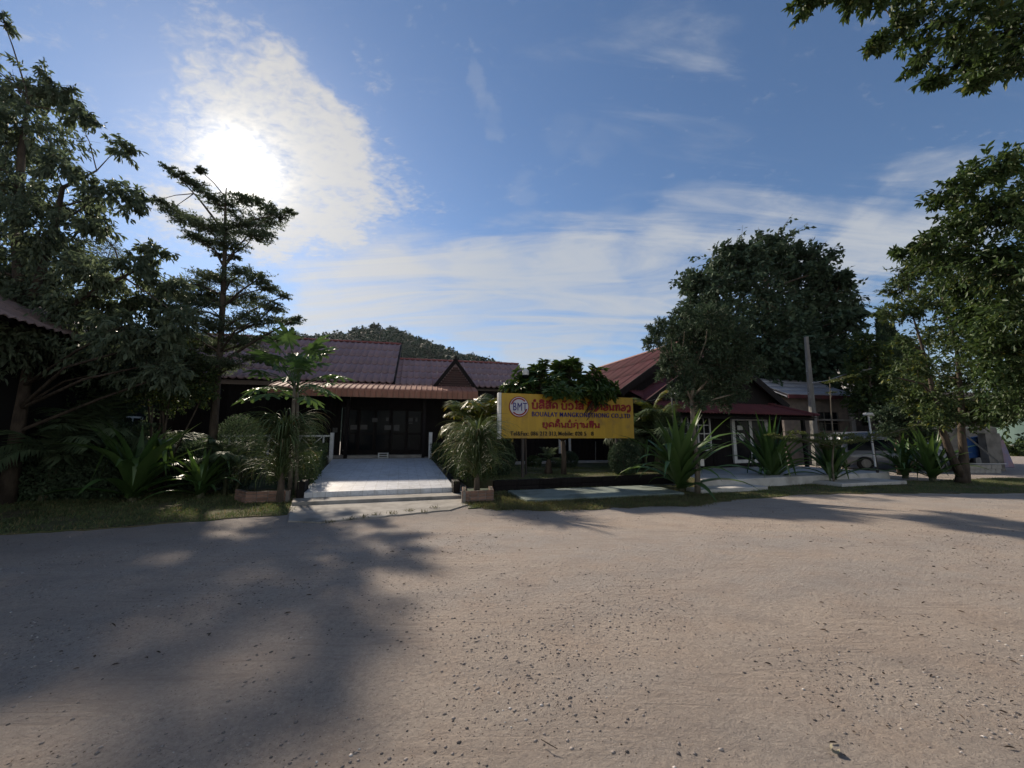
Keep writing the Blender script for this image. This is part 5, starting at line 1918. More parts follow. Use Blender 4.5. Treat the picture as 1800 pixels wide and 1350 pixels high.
# ---- undergrowth shrubs at left
for k, (lab, c0, spec) in enumerate((
        ('dense leafy shrub under the drooping-leaf tree at the left edge of the photo', (40, 10.9), [(10, 640, 60), (50, 660, 60), (90, 650, 55), (30, 710, 65), (90, 720, 60), (-30, 690, 70), (60, 780, 60), (-10, 780, 70), (110, 790, 50)]),
        ('dense leafy shrub between the left edge shrub and the hanging branches', (165, 11.6), [(140, 640, 50), (180, 630, 50), (160, 690, 55), (210, 700, 50), (130, 720, 45), (190, 750, 55), (150, 800, 55), (220, 790, 45)]),
        ('olive green shrub below the faded roof just left of the tiered tree', (285, 11.3), [(285, 615, 40), (325, 632, 38), (255, 612, 40), (350, 662, 32), (305, 650, 40), (250, 650, 38), (290, 660, 38), (330, 668, 32), (270, 690, 34), (310, 698, 28), (355, 690, 24)]))):
    Yk = c0[1]
    cl = [clump(u, v, r, J(gg, Yk, .5), 1, .9) for u, v, r in spec]
    bs = Vector((at(c0[0], 800, Yk).x, Yk, 0))
    stems = [([bs + Vector((gg.uniform(-.2, .2), gg.uniform(-.1, .1), 0)), Vector(c) - Vector((0, 0, .2))], [.035, .012]) for c, r in cl[::2]]
    tree('shrub', lab, 'shrub', bs, stems, cl, L_MID if k == 2 else L_SHRUB, M_BARK, .12 if k < 2 else .08, .055, 64, 22, 0, 40 + k, .2, .7, group='shrubs under the left-hand trees', limb_r=.02, inner=.7)

# ---- clipped cone shrub
def ball_bush(name, lab, c, r, mat, n, ll, seed, group=None, shell=.55):
    g = np.random.default_rng(seed)
    c = np.array(c)
    d = unit(g.normal(size=(n, 3)))
    rad = np.array(r)
    P = c + d * rad * (g.uniform(shell, 1.0, (n, 1)) ** .6)
    P = P[P[:, 2] > .02]
    n = len(P)
    D = unit(unit(P - c) + g.normal(size=(n, 3)) * .6)
    N = unit(unit(P - c) + g.normal(size=(n, 3)) * .6)
    b = (c[0], c[1], max(c[2] - r[2], 0))
    t = thing(name, lab, 'shrub', b, 0, group)
    st_ = MB()
    for k in range(9):
        e = Vector(c) + Vector(g.normal(size=3)) * r[0] * .45 - Vector(b)
        st_.tube([(g.uniform(-.04, .04), g.uniform(-.04, .04), 0), e * .5, e], [.02, .015, .008], 4, False)
    st_.build('stems', M_BARK, t)
    put_leaves(t, b, P, D, N, ll * g.uniform(.7, 1.3, n), ll * .5 * g.uniform(.7, 1.3, n), T_KITE, mat, 0, 'foliage')
    return t


c = at(420, 770, 12.0)
ball_bush('clipped_shrub', 'dark clipped rounded shrub between the tiered tree and the grassy plant', (c.x, c.y, 1.15), (.75, .6, 1.2), L_SHRUB, 9000, .06, 50)
c = G(1000, 822, ZG)
ball_bush('clipped_shrub', 'round clipped shrub on the lawn below the middle of the sign', (c.x, c.y, ZG + .33), (.42, .4, .38), L_DARK, 5000, .045, 51)
c = G(975, 822, ZG)
ball_bush('clipped_shrub', 'small low shrub touching the left side of the round clipped shrub', (c.x, c.y + .1, ZG + .2), (.26, .26, .22), L_DARK, 1800, .045, 52)
c = G(938, 820, ZG)
ball_bush('low_shrub', 'low grey green tufted shrub on the lawn by the left sign post', (c.x, c.y, ZG + .2), (.34, .3, .28), L_MID, 2200, .07, 53)


c = at(355, 800, 11.7)
ball_bush('low_shrub', 'dark loose shrub in front of the railing behind the folded-leaf lily', (c.x, c.y, .75), (.8, .5, .75), L_SHRUB, 7000, .09, 54)
c = at(290, 800, 11.9)
ball_bush('low_shrub', 'dark loose shrub in front of the railing behind the largest lily', (c.x, c.y, .8), (.9, .5, .85), L_SHRUB, 7000, .09, 55)
c = at(70, 815, 10.2)
ball_bush('low_shrub', 'dark loose shrub at the left edge in front of the trunk and palm stems', (c.x, c.y, .6), (1.0, .5, .7), L_SHRUB, 8000, .09, 58)
c = at(170, 815, 10.5)
ball_bush('low_shrub', 'dark loose shrub in front of the palm stems left of the largest lily', (c.x, c.y, .6), (.9, .5, .7), L_SHRUB, 8000, .09, 59)
c = at(1098, 805, 13.9)
ball_bush('low_shrub', 'dark bushy shrub under the right end of the sign', (c.x, c.y, ZG + .55), (.55, .5, .6), L_DARK, 6000, .07, 56)
c = at(880, 805, 13.6)
ball_bush('low_shrub', 'dark bushy shrub under the left end of the sign beside the grassy plant', (c.x, c.y, ZG + .6), (.5, .5, .65), L_DARK, 6000, .07, 57)

# ---- hedges
def hedge(lab, quad, h, seed, n=9000):
    """quad: ground corners fl, fr, br, bl with z"""
    g = np.random.default_rng(seed)
    q = [np.array(p, float) for p in quad]
    a, b2 = g.random((n, 1)), g.random((n, 1))
    base = (q[0] * (1 - a) + q[1] * a) * (1 - b2) + (q[3] * (1 - a) + q[2] * a) * b2
    hz_ = g.random((n, 1)) ** .7
    edge = np.minimum(np.minimum(a, 1 - a) * np.linalg.norm(q[1] - q[0]), np.minimum(b2, 1 - b2) * np.linalg.norm(q[3] - q[0]))
    keep = (edge[:, 0] < .16) | (hz_[:, 0] > .82) | (g.random(n) < .35)
    P = base + np.array([0, 0, 1.0]) * (hz_ * h + .02)
    P += g.normal(size=P.shape) * .025
    P = P[keep]
    n = len(P)
    cen = sum(q) / 4
    D = unit(g.normal(size=(n, 3)) + (0, 0, .6))
    N = unit(g.normal(size=(n, 3)) * .8 + unit((P - cen) * (1, 1, .3)) + (0, 0, .5))
    t = thing('hedge', lab, 'hedge', tuple(cen), 0, 'clipped hedges beside the ramp')
    m = MB()
    for k in range(14):
        aa, bb_ = g.uniform(.1, .9, 2)
        p = (q[0] * (1 - aa) + q[1] * aa) * (1 - bb_) + (q[3] * (1 - aa) + q[2] * aa) * bb_ - cen
        m.tube([tuple(p), (p[0] + g.normal() * .08, p[1] + g.normal() * .08, p[2] + h * .9)], [.02, .006], 4, False)
    m.build('stems', M_BARK, t)
    put_leaves(t, cen, P, D, N, .06 * g.uniform(.7, 1.3, n), .036 * g.uniform(.7, 1.3, n), T_KITE, L_HEDGE, 0, 'foliage')


hl = FM.w(*[FM.hit(586, 800, -.35)[0] - .05, -.35], 0)
A = Vector((pl.x, pl.y, 0)) + Vector((-.12, .9, .25))
B = Vector((bl.x - .1, bl.y - .3, ZP - .15))
wv = Vector((-1.25, -.3, 0))
hedge('clipped hedge left of the tiled ramp in front of the white railing', [A + wv, A, B, B + wv], .80, 60, 34000)
A = Vector((pr.x, pr.y, 0)) + Vector((.12, .75, .25))
B = Vector((br_.x + .05, br_.y - .4, ZP - .15))
wv = Vector((1.05, .3, 0))
hedge('clipped green hedge along the right side of the tiled ramp lit by the sun', [A, A + wv, B + wv, B], .80, 61, 34000)


# ---- strap-leaved lilies and grassy plants
def strap(L, W, a0, bend, fold=None, n=8, wave=0.0, twist=0.0):
    """leaf that starts at elevation a0 and bends by `bend` along its length (in the yz plane)"""
    pts, el = [(0.0, 0.0)], a0
    st_ = L / n
    for i in range(n):
        t = (i + .5) / n
        e = a0 - bend * t ** 1.6
        if fold and t > fold:
            e = -R(75)
        pts.append((pts[-1][0] + math.cos(e) * st_, pts[-1][1] + math.sin(e) * st_))
    v, f = [], []
    for i, (y, z) in enumerate(pts):
        t = i / n
        w = W * (.55 + .45 * math.sin(PI * min(t * 1.15, 1) ** .8)) * (1 - t ** 4) * .5 + .001
        if i == n:
            w = .002
        q0, q1 = pts[max(i - 1, 0)], pts[min(i + 1, n)]
        dx, dz = q1[0] - q0[0], q1[1] - q0[1]
        m_ = math.hypot(dx, dz) or 1
        ny_, nz_ = -dz / m_, dx / m_
        up_w = w * .38
        tw = twist * t
        v += [(-w * math.cos(tw), y + ny_ * (up_w - w * math.sin(tw)), z + nz_ * (up_w - w * math.sin(tw))), (0, y, z), (w * math.cos(tw), y + ny_ * (up_w + w * math.sin(tw)), z + nz_ * (up_w + w * math.sin(tw)))]
    for i in range(n):
        k = 3 * i
        f += [(k, k + 1, k + 4, k + 3), (k + 1, k + 2, k + 5, k + 4)]
    return v, f


def strap_mesh(mat, *a, **k):
    v, f = strap(*a, **k)
    me = bpy.data.meshes.new('leaf')
    me.from_pydata(v, [], f)
    me.materials.append(mat)
    me.polygons.foreach_set('use_smooth', np.ones(len(f), bool))
    return me


LILY = [strap_mesh(L_LILY, 1.0, .125, R(a), R(b2), fo, 8, 0, tw) for a, b2, fo, tw in
        ((86, 12, None, .3), (80, 22, None, -.3), (72, 22, None, .2), (64, 30, None, .4), (56, 45, None, -.2), (48, 60, None, .2), (70, 30, .68, 0), (38, 75, None, 0), (60, 40, .55, 0), (78, 10, None, 0), (30, 60, None, .3),
         (82, 60, None, .3), (74, 85, None, -.3), (66, 100, None, .3), (55, 110, None, -.2), (74, 45, .6, 0), (64, 50, .7, 0), (40, 95, None, .2), (22, 60, None, 0))]


def lily(lab, base, H, seed, n=30, wide=False, wk=1.0, mul=1.0, mats=None):
    g = np.random.default_rng(seed)
    t = thing('lily_plant', lab, 'plant', base, 0, 'broad strap-leaved lilies along the verge')
    MB().tube([(0, 0, 0), (0, 0, .12), (0, 0, .22)], [.11, .09, .04], 8).build('bulb', M_STEM, t)
    for k in range(n):
        f_ = k / n
        if wide and f_ < .25:
            m = g.choice([1, 2, 11, 3])
        elif wide and f_ < .6:
            m = g.choice([3, 11, 12, 13, 15, 16, 4])
        elif wide:
            m = g.choice([12, 13, 14, 14, 15, 17, 18, 7])
        elif f_ < .35:
            m = g.choice([0, 1, 9, 2])
        elif f_ < .7:
            m = g.choice([2, 3, 4, 3, 6])
        else:
            m = g.choice([4, 5, 6, 7, 8, 10])
        phi = k * 2.39996 + g.uniform(-.3, .3)
        s = H * g.uniform(.8, 1.12) * (1.0 if f_ < .6 else .92)
        M = Matrix.Translation((.05 * math.cos(phi), .05 * math.sin(phi), .06 + .1 * (1 - f_))) @ Matrix.Rotation(phi, 4, 'Z') @ Matrix.Diagonal((s * wk * g.uniform(.85, 1.2), s, s, 1))
        inst('leaf', LILY[m], t, M)
    return t


lil = [('largest lily at left with long leaves sprawling over the dark verge', G(232, 882, .02), 2.25, 40, .95),
       ('lily at left with folded drooping leaf tips just left of the grassy plant', G(352, 876, .02), 1.45, 30, 1.05),
       ('big dark lily behind the small white-tagged tree trunk right of the sign', G(1198, 864, .03), 2.4, 52, .85),
       ('sunlit bright green upright lily on the edge of the terrace before the glazed door', G(1358, 848, .03), 2.25, 64, .62),
       ('lily behind the thin sapling with the flat layered crown', G(1466, 848, .03), 1.8, 44, .72),
       ('lily bearing a white spidery flower just right of the white camera pole', G(1592, 841, .05), 1.7, 36, .8),
       ('lily with yellowish upright leaves immediately left of the twin-stemmed tree', G(1640, 845, .05), 1.9, 40, .8)]
lil_o = []
for k, (lab, p, H, n, wk) in enumerate(lil):
    lil_o.append((lily(lab, p, H, 70 + k, n, k in (0, 1, 2, 5), wk), p))
# the spider-lily flower
g = np.random.default_rng(5)
t, p = lil_o[5]
fpos = at(1572, 801, p.y - .25) - p
fl = MB().tube([(0, 0, .1), fpos * .6 + Vector((0, 0, .1)), fpos], [.014, .012, .010], 5)
fs_ = fl.build('flower_stalk', M_STEM, t)
pet = strap_mesh(M_WHITE, .20, .022, R(40), R(100), None, 5)
pet.name = 'petal'
for k in range(22):
    inst('petal', pet, fs_, Matrix.Translation(fpos + Vector((0, 0, g.uniform(-.02, .02)))) @ Matrix.Rotation(g.uniform(0, 6.28), 4, 'Z') @ Matrix.Rotation(g.uniform(-.6, .5), 4, 'X'))


def fountain(name, lab, cat, base, stem_h, L, n, seed, W=.018, mat=L_GRASSY, spread=(60, 90), bends=(70, 165)):
    g = np.random.default_rng(seed)
    t = thing(name, lab, cat, base, 0, 'grassy fountain plants beside the ramp')
    MB().tube([(0, 0, 0), (.01, 0, stem_h * .5), (0, 0, stem_h)], [.09, .05, .03], 8).build('stem', M_BARK, t)
    ms = [strap_mesh(mat, 1.0, W, R(g.uniform(*spread)), R(b2), None, 8, 0, g.uniform(-.5, .5)) for b2 in np.linspace(bends[0], bends[1], 9)]
    for k in range(n):
        phi = g.uniform(0, 2 * PI)
        s = L * g.uniform(.55, 1.2)
        z = stem_h * (1 - .75 * g.random() ** 1.6)
        inst('leaf', ms[int(g.integers(0, 9))], t, Matrix.Translation((.04 * math.cos(phi), .04 * math.sin(phi), z)) @ Matrix.Rotation(phi, 4, 'Z') @ Matrix.Diagonal((s, s, s, 1)))
    VV, FF, nb_ = [], [], 0
    for k in range(450):
        m_ = ms[int(g.integers(0, 9))]
        co = np.empty(len(m_.vertices) * 3, np.float32)
        m_.vertices.foreach_get('co', co)
        co = co.reshape(-1, 3) * (L * g.uniform(.5, 1.1)) * np.array([.8, 1, 1])
        phi = g.uniform(0, 2 * PI)
        c_, s_ = math.cos(phi), math.sin(phi)
        VV.append(np.stack([co[:, 0] * c_ - co[:, 1] * s_, co[:, 0] * s_ + co[:, 1] * c_, co[:, 2] + stem_h * (1 - .75 * g.random() ** 1.6)], 1))
        FF.append(np.array([tuple(p_.vertices) for p_ in m_.polygons]) + nb_)
        nb_ += len(co)
    np_obj('foliage', np.concatenate(VV), np.concatenate(FF), mat, t, 'stuff', True)
    return t


b = Vector((-6.3, 10.05, .05))
p = G(492, 874, .2)
fountain('grassy_plant', 'tall grassy fountain plant hanging over the left brick planter by the papaya', 'plant', (p.x, p.y, .1), 1.6, 1.3, 300, 80, .022, L_GRASSY, (40, 82), (120, 178))
p = G(838, 862, .25)
fountain('grassy_plant', 'arching grassy fountain plant in the right brick planter beside the yellow sign', 'plant', (p.x, p.y, .15), 1.3, 1.35, 300, 81, .022, L_GRASSY, (45, 85), (90, 170))


# ---- palms
def frond_mesh(mat, L, n, ll, lw, a0, bend, vfold=.5, seed=0):
    g = np.random.default_rng(seed)
    m = 12
    pts = [(0.0, 0.0, 0.0)]
    for i in range(m):
        t = (i + .5) / m
        e = a0 - bend * t ** 1.3
        pts.append((0, pts[-1][1] + math.cos(e) * L / m, pts[-1][2] + math.sin(e) * L / m))
    pts = np.array(pts)
    b = MB().tube([tuple(p) for p in pts[::2]], list(np.linspace(.014, .003, len(pts[::2]))), 3, False)
    nv = len(b.v)
    ts = np.linspace(.18, .99, n)
    P, D, N, LL = [], [], [], []
    for t in ts:
        x = t * m
        i = min(int(x), m - 1)
        p = pts[i] + (pts[i + 1] - pts[i]) * (x - i)
        tg = unit((pts[i + 1] - pts[i])[None])[0]
        nn = np.cross((1, 0, 0), tg)
        for s in (-1, 1):
            d = s * np.array((1, 0, 0)) * .85 + tg * (.55 + .3 * t) + nn * vfold * (.6 - .4 * t) + np.array((0, 0, -.25)) + g.normal(size=3) * .06
            P.append(p)
            D.append(d)
            N.append(nn + g.normal(size=3) * .15)
            LL.append(ll * (math.sin(PI * (.12 + .8 * t)) ** .6) * g.uniform(.85, 1.1))
    V_, F_ = leaf_verts(np.array(P), np.array(D), np.array(N), np.array(LL), lw, (np.array([(0, 0, 0), (.5, .35, .0), (0, 1, -.35), (-.5, .35, .0)]), np.array([(0, 1, 2, 3)])))
    b.add(V_, F_)
    me = bpy.data.meshes.new('frond')
    me.from_pydata(b.v, [], b.f)
    me.materials.append(mat)
    return me


def palm(lab, base, stem_h, L, n, seed, mat, a_rng=(35, 85), bend=(60, 120), stems=3, ll=.36, spread=.25, lean=0.0):
    g = np.random.default_rng(seed)
    t = thing('palm', lab, 'palm', base, 0, 'clumping palms in the garden beds')
    ms = [frond_mesh(mat, 1.0, 30, ll, .030, R(a), R(b2), .45, seed * 10 + i) for i, (a, b2) in enumerate(zip(np.linspace(a_rng[0], a_rng[1], 5), np.linspace(bend[1], bend[0], 5)))]
    tops = []
    for k in range(stems):
        o = Vector((g.uniform(-spread, spread), g.uniform(-spread, spread), 0))
        h = stem_h * g.uniform(.75, 1.1)
        tp_ = o * 1.6 + Vector((lean, 0, h))
        MB().tube([o, o.lerp(tp_, .5) + Vector((.02, 0, 0)), tp_], [.05, .04, .035], 7).build('stem', M_STEM, t)
        tops.append(tp_)
    for k in range(n):
        tp_ = tops[k % stems]
        phi = k * 2.4 + g.uniform(-.4, .4)
        s = L * g.uniform(.75, 1.12)
        inst('frond', ms[int(g.integers(0, 5))], t, Matrix.Translation(tp_ - Vector((0, 0, g.uniform(0, .25)))) @ Matrix.Rotation(phi, 4, 'Z') @ Matrix.Diagonal((s, s, s, 1)))
    return t


def pb3(u, v, Y, z=0.0):
    p = at(u, v, Y)
    return (p.x, p.y, z)


palm('areca palm with sunlit yellowish fronds between the ramp hedge and the sign', pb3(838, 800, 13.7, ZG), 1.85, 1.65, 32, 90, L_PALM, stems=5)
palm('dark fan of palm fronds behind the right half of the sign', pb3(1148, 800, 15.2, ZG), 1.3, 1.7, 44, 91, L_PALMD, stems=5, spread=.4)
palm('pale tipped palm fronds rising above the top right corner of the sign', pb3(1150, 760, 15.9, ZG), 2.1, 1.3, 14, 92, L_PALM, stems=2)
palm('dark palm at the far left below the leafy shrub', pb3(60, 800, 10.0), 1.1, 1.9, 22, 93, L_PALMD, stems=4, spread=.4)
palm('palm with glinting arched fronds behind the largest lily', pb3(150, 800, 10.6), 1.35, 1.9, 22, 94, L_PALMD, stems=4, spread=.4)
palm('low palm behind the folded-leaf lily', pb3(405, 830, 11.3), .9, 1.25, 20, 95, L_PALMD, stems=3, spread=.3)
palm('palm in the dark gap under the faded roof left of the tiered tree', pb3(265, 800, 11.8), 1.2, 1.5, 18, 96, L_PALMD, stems=3, spread=.4)

# small cycad-like plant under the sign
b = G(964, 832, ZG)
cy = thing('cycad', 'stubby cycad with a ragged trunk and short fronds under the sign', 'plant', b)
MB().tube([(0, 0, 0), (0, 0, .2), (.02, 0, .42), (.02, 0, .5)], [.17, .12, .10, .05], 9).build('trunk', M_BARK, cy, smooth=True)
fm_ = [frond_mesh(L_PALMD, 1.0, 26, .2, .02, R(a), R(70), .3, 200 + i) for i, a in enumerate((75, 50, 25, 5))]
for k in range(22):
    inst('frond', fm_[k % 4], cy, Matrix.Translation((.02, 0, .48)) @ Matrix.Rotation(k * 2.4, 4, 'Z') @ Matrix.Diagonal((.7, .7, .7, 1)))


# ---- papaya
def papaya_leaf(seed):
    g = np.random.default_rng(seed)
    v, f = [], []
    b = MB().tube([(0, 0, 0), (0, .45, .16), (0, .85, .16)], [.014, .011, .008], 4, False)
    v, f = b.v, b.f
    c0 = Vector((0, .85, .16))
    ci = len(v)
    v.append(tuple(c0))
    lobes = 9
    rim = []
    for k in range(lobes):
        a = R(-160 + 320 * k / (lobes - 1)) + PI / 2
        Lk = .36 * (1.0 - .35 * abs(k - 4) / 4) * g.uniform(.9, 1.1)
        da = R(320 / (lobes - 1))
        for (fr, off) in ((.42, -.5), (.72, -.36), (.64, -.22), (.88, -.2), (1.0, 0), (.88, .2), (.64, .22), (.72, .36)):
            aa = a + off * da
            r_ = Lk * fr
            rim.append((c0.x + r_ * math.cos(aa), c0.y + r_ * math.sin(aa), c0.z - .9 * r_ * r_ - .10 * r_ + (.03 if fr < .4 else 0)))
    s = len(v)
    v += rim
    for i in range(len(rim) - 1):
        f.append((ci, s + i, s + i + 1))
    me = bpy.data.meshes.new('leaf')
    me.from_pydata(v, [], f)
    me.materials.append(L_PAPAYA)
    return me


YPp = 10.9
b = at(516, 850, YPp)
pp = thing('papaya_tree', 'papaya tree with two thin stems and large lobed leaves left of the porch', 'tree', (b.x, b.y, 0))
tp0, tp1 = at(518, 668, YPp) - Vector((b.x, b.y, 0)), at(523, 685, YPp + .1) - Vector((b.x, b.y, 0))
st_ = MB().tube([(-.08, 0, 0), tp0 * .5 + Vector((-.04, 0, 0)), tp0], [.06, .055, .04], 8).build('trunk', M_BARKL, pp, smooth=True)
MB().tube([(.06, .1, 0), tp1 * .5 + Vector((.05, 0, 0)), tp1], [.055, .05, .035], 8).build('trunk', M_BARKL, pp, smooth=True)
pls = [papaya_leaf(300 + i) for i in range(4)]
g = np.random.default_rng(17)
for k in range(36):
    phi = k * 2.4 + g.uniform(-.2, .2)
    el = R(58 - 80 * (k / 36) + g.uniform(-8, 8))
    s = g.uniform(1.05, 1.5)
    o_ = (tp0 if k % 3 else tp1) - Vector((0, 0, .32 * k / 36))
    inst('leaf', pls[k % 4], pp, Matrix.Translation(o_) @ Matrix.Rotation(phi, 4, 'Z') @ Matrix.Rotation(el, 4, 'X') @ Matrix.Diagonal((s, s, s, 1)))

# ---- plumeria behind and over the sign
YQ = 13.25
b = Vector((at(990, 800, YQ + .6).x, YQ + .6, ZG))
pm_ = thing('plumeria_tree', 'rounded plumeria tree with whorls of glossy leaves hanging over the top of the sign', 'tree', b)
g = np.random.default_rng(91)
tips = []
for (u, v, r, n, dy) in ((895, 688, 16, 5, .3), (915, 668, 22, 7, .5), (945, 655, 24, 9, .6), (985, 645, 20, 8, .7), (1010, 650, 24, 9, .6), (1045, 665, 24, 9, .5), (1068, 682, 18, 7, .4), (930, 685, 26, 10, .2), (975, 682, 26, 11, .1), (1020, 685, 26, 11, .1), (1055, 692, 20, 8, .1), (975, 690, 13, 4, -.45), (990, 689, 15, 5, -.45), (1015, 690, 13, 3, -.4), (1050, 692, 14, 4, -.4), (1072, 693, 11, 3, -.35), (990, 665, 26, 10, .9), (940, 670, 24, 8, 1.0), (1035, 680, 24, 8, 1.1)):
    c = at(u, v, YQ + dy)
    for _ in range(int(n * 2.4)):
        q = unit(g.normal(size=(1, 3)))[0] * g.uniform(.2, 1.0) * r * YQ / FPX
        if dy < 0:
            q = q * np.array([1, .25, .7])
        tips.append(np.array(c) + q)
br = MB()
TR = Vector((0, 0, 1.15))
MB().tube([(0, 0, 0), (.03, 0, .6), TR], [.10, .085, .08], 8).build('trunk', M_BARK, pm_, smooth=True)
P, D, N, LL = [], [], [], []
cen = np.array(at(985, 720, YQ + .6))
for tip in tips:
    ax = unit((tip - cen)[None])[0] * .8 + np.array((0, 0, .55)) + g.normal(size=3) * .25
    ax = ax / np.linalg.norm(ax)
    lt = Vector(tip) - b
    md = TR.lerp(lt, .55) + Vector((0, 0, -.12)) if tip[1] > YQ else lt + Vector((0, .22, .5))
    if tip[1] > YQ:
        br.tube([TR, md, lt], [.022, .014, .006], 4, False)
    else:
        up1 = Vector((lt.x, YQ + .75 - b.y, zT_ + .16 - b.z))
        br.tube([TR, up1, Vector((lt.x, lt.y, max(lt.z + .05, zT_ + .10 - b.z))), lt], [.022, .014, .008, .005], 4, False)
    nl = int(g.integers(9, 14))
    e1 = unit(np.cross(ax, (.3, .5, .8))[None])[0]
    e2 = np.cross(ax, e1)
    for k in range(nl):
        a = k * 2.4 + g.uniform(-.3, .3)
        rad = e1 * math.cos(a) + e2 * math.sin(a)
        up = g.uniform(-.15, .9) * (1 - k / nl * .5)
        P.append(tip + ax * .02 * k / nl)
        D.append(rad + ax * up + np.array((0, 0, -.12)))
        N.append(ax * 1.0 - rad * up * .6 + g.normal(size=3) * .1)
        LL.append(g.uniform(.24, .36))
br.build('branches', M_BARK, pm_, 'stuff', smooth=True)
LL = np.array(LL)
put_leaves(pm_, b, np.array(P), np.array(D), np.array(N), LL, LL * .30, T_LEAF, L_PLUM, 300)

# ---- small tree with the white tag, right of the sign
Y3 = 11.25
bs = G(1226, 868, .02)
Y3 = bs.y
lst = [(1155, 580, 20), (1148, 600, 16), (1180, 600, 26), (1185, 630, 26), (1212, 610, 30), (1215, 650, 32), (1250, 640, 40), (1200, 672, 22), (1250, 680, 34), (1285, 655, 32), (1228, 580, 34), (1265, 600, 36), (1205, 555, 20), (1300, 690, 16), (1180, 575, 16), (1290, 625, 26), (1232, 705, 16), (1190, 690, 14), (1275, 705, 18), (1245, 560, 30), (1170, 650, 18), (1215, 690, 24), (1260, 570, 34), (1290, 590, 30), (1310, 640, 30)]
cl = [clump(u, v, r, J(gg, Y3, .7)) for u, v, r in lst]
tree('slender_tree', 'small slender tree with a white tag on its pale trunk before the gabled house', 'tree', bs,
     [([bs, at(1226, 820, Y3), at(1219, 760, Y3), at(1216, 700, Y3), at(1222, 650, Y3)], [.085, .075, .068, .055, .03]), ([at(1216, 705, Y3), at(1190, 650, Y3)], [.04, .015]), ([at(1217, 700, Y3), at(1260, 650, Y3)], [.04, .015])],
     cl, L_DARK, M_BARKL, .11, .036, 60, 20, 300, 34, .05, .6, T_KITE, limb_r=.03, inner=.5, nt=.5)
tg = at(1233, 813, Y3 - .10)
o = MB().box((-.035, -.006, -.10), (.075, .006, .10)).build('tag', M_PAPER)
o.location = tg
tag(o, 'white tag tied to the pale trunk of the small slender tree', 'tag')
p = at(1224, 817, Y3)
ring_ = [Vector((p.x + .09 * math.cos(a), p.y + .09 * math.sin(a), p.z + .03 * math.sin(a * 2))) for a in np.linspace(0, 2 * PI, 14)]
tag(MB().tube(ring_ + [Vector((p.x - .13, p.y - .06, p.z - .12))], .02, 5).build('binding', M_DARKM), 'dark cloth binding wrapped round the trunk of the small slender tree', 'binding')

# ---- big dark tree behind the gabled house
Y4 = 30.0
lst = [(1350, 450, 46), (1290, 465, 44), (1410, 470, 44), (1240, 505, 44), (1455, 515, 38), (1320, 520, 70), (1400, 540, 70), (1240, 570, 55), (1300, 600, 70), (1380, 610, 70), (1450, 585, 55), (1488, 560, 20), (1482, 492, 12), (1400, 665, 50), (1330, 665, 50), (1455, 645, 40), (1440, 690, 28), (1215, 500, 16), (1260, 640, 55), (1475, 620, 24), (1210, 600, 30), (1360, 434, 16), (1300, 440, 14), (1440, 478, 14), (1495, 540, 14)]
cl = [clump(u, v, r, J(gg, Y4, 3.0)) for u, v, r in lst]
bs = Vector((at(1355, 760, Y4).x, Y4, 0))
tree('big_tree', 'big dark dome-shaped tree towering behind the gabled house', 'tree', bs,
     [([bs, at(1355, 700, Y4), at(1350, 600, Y4), at(1348, 500, Y4)], [.5, .42, .3, .12]), ([at(1354, 690, Y4), at(1290, 580, Y4)], [.25, .1]), ([at(1354, 680, Y4), at(1430, 570, Y4)], [.25, .1])],
     cl, L_DARK, M_BARK, .40, .23, 110, 18, 0, 35, .35, .65, T_KITE, limb_r=.10, twig_r=.02, inner=.7, nt=.25)

# ---- twin-stemmed tree at right
bs = G(1692, 849, .02)
Y5 = bs.y
lst = [(1555, 545, 16), (1575, 505, 24), (1600, 480, 28), (1575, 550, 24), (1615, 535, 36), (1655, 510, 42), (1640, 470, 30), (1645, 590, 34), (1690, 590, 44), (1610, 640, 34), (1650, 660, 46), (1700, 670, 52), (1755, 660, 46), (1790, 620, 40), (1740, 600, 44), (1600, 690, 26), (1650, 715, 34), (1745, 715, 34), (1620, 455, 26), (1690, 545, 40), (1560, 660, 16), (1790, 700, 36), (1700, 725, 26), (1585, 600, 16), (1720, 735, 30), (1660, 735, 30), (1770, 725, 30), (1630, 705, 30)]
cl = [clump(u, v, r, J(gg, Y5, 1.0), 1.1, .8) for u, v, r in lst]
tree('twin_stemmed_tree', 'tree with two grey stems forking from the base on the verge at right', 'tree', bs,
     [([bs, at(1693, 835, Y5), at(1694, 800, Y5), at(1690, 760, Y5), at(1690, 700, Y5), at(1680, 600, Y5), at(1650, 500, Y5)], [.21, .18, .12, .10, .08, .05, .02]), ([at(1690, 838, Y5), at(1672, 800, Y5), at(1656, 755, Y5), at(1645, 715, Y5), at(1630, 640, Y5), at(1600, 540, Y5)], [.14, .11, .095, .08, .05, .02])],
     cl, L_MID, M_BARK, .16, .062, 48, 18, 300, 36, .1, .6, T_KITE, limb_r=.035, inner=.5)

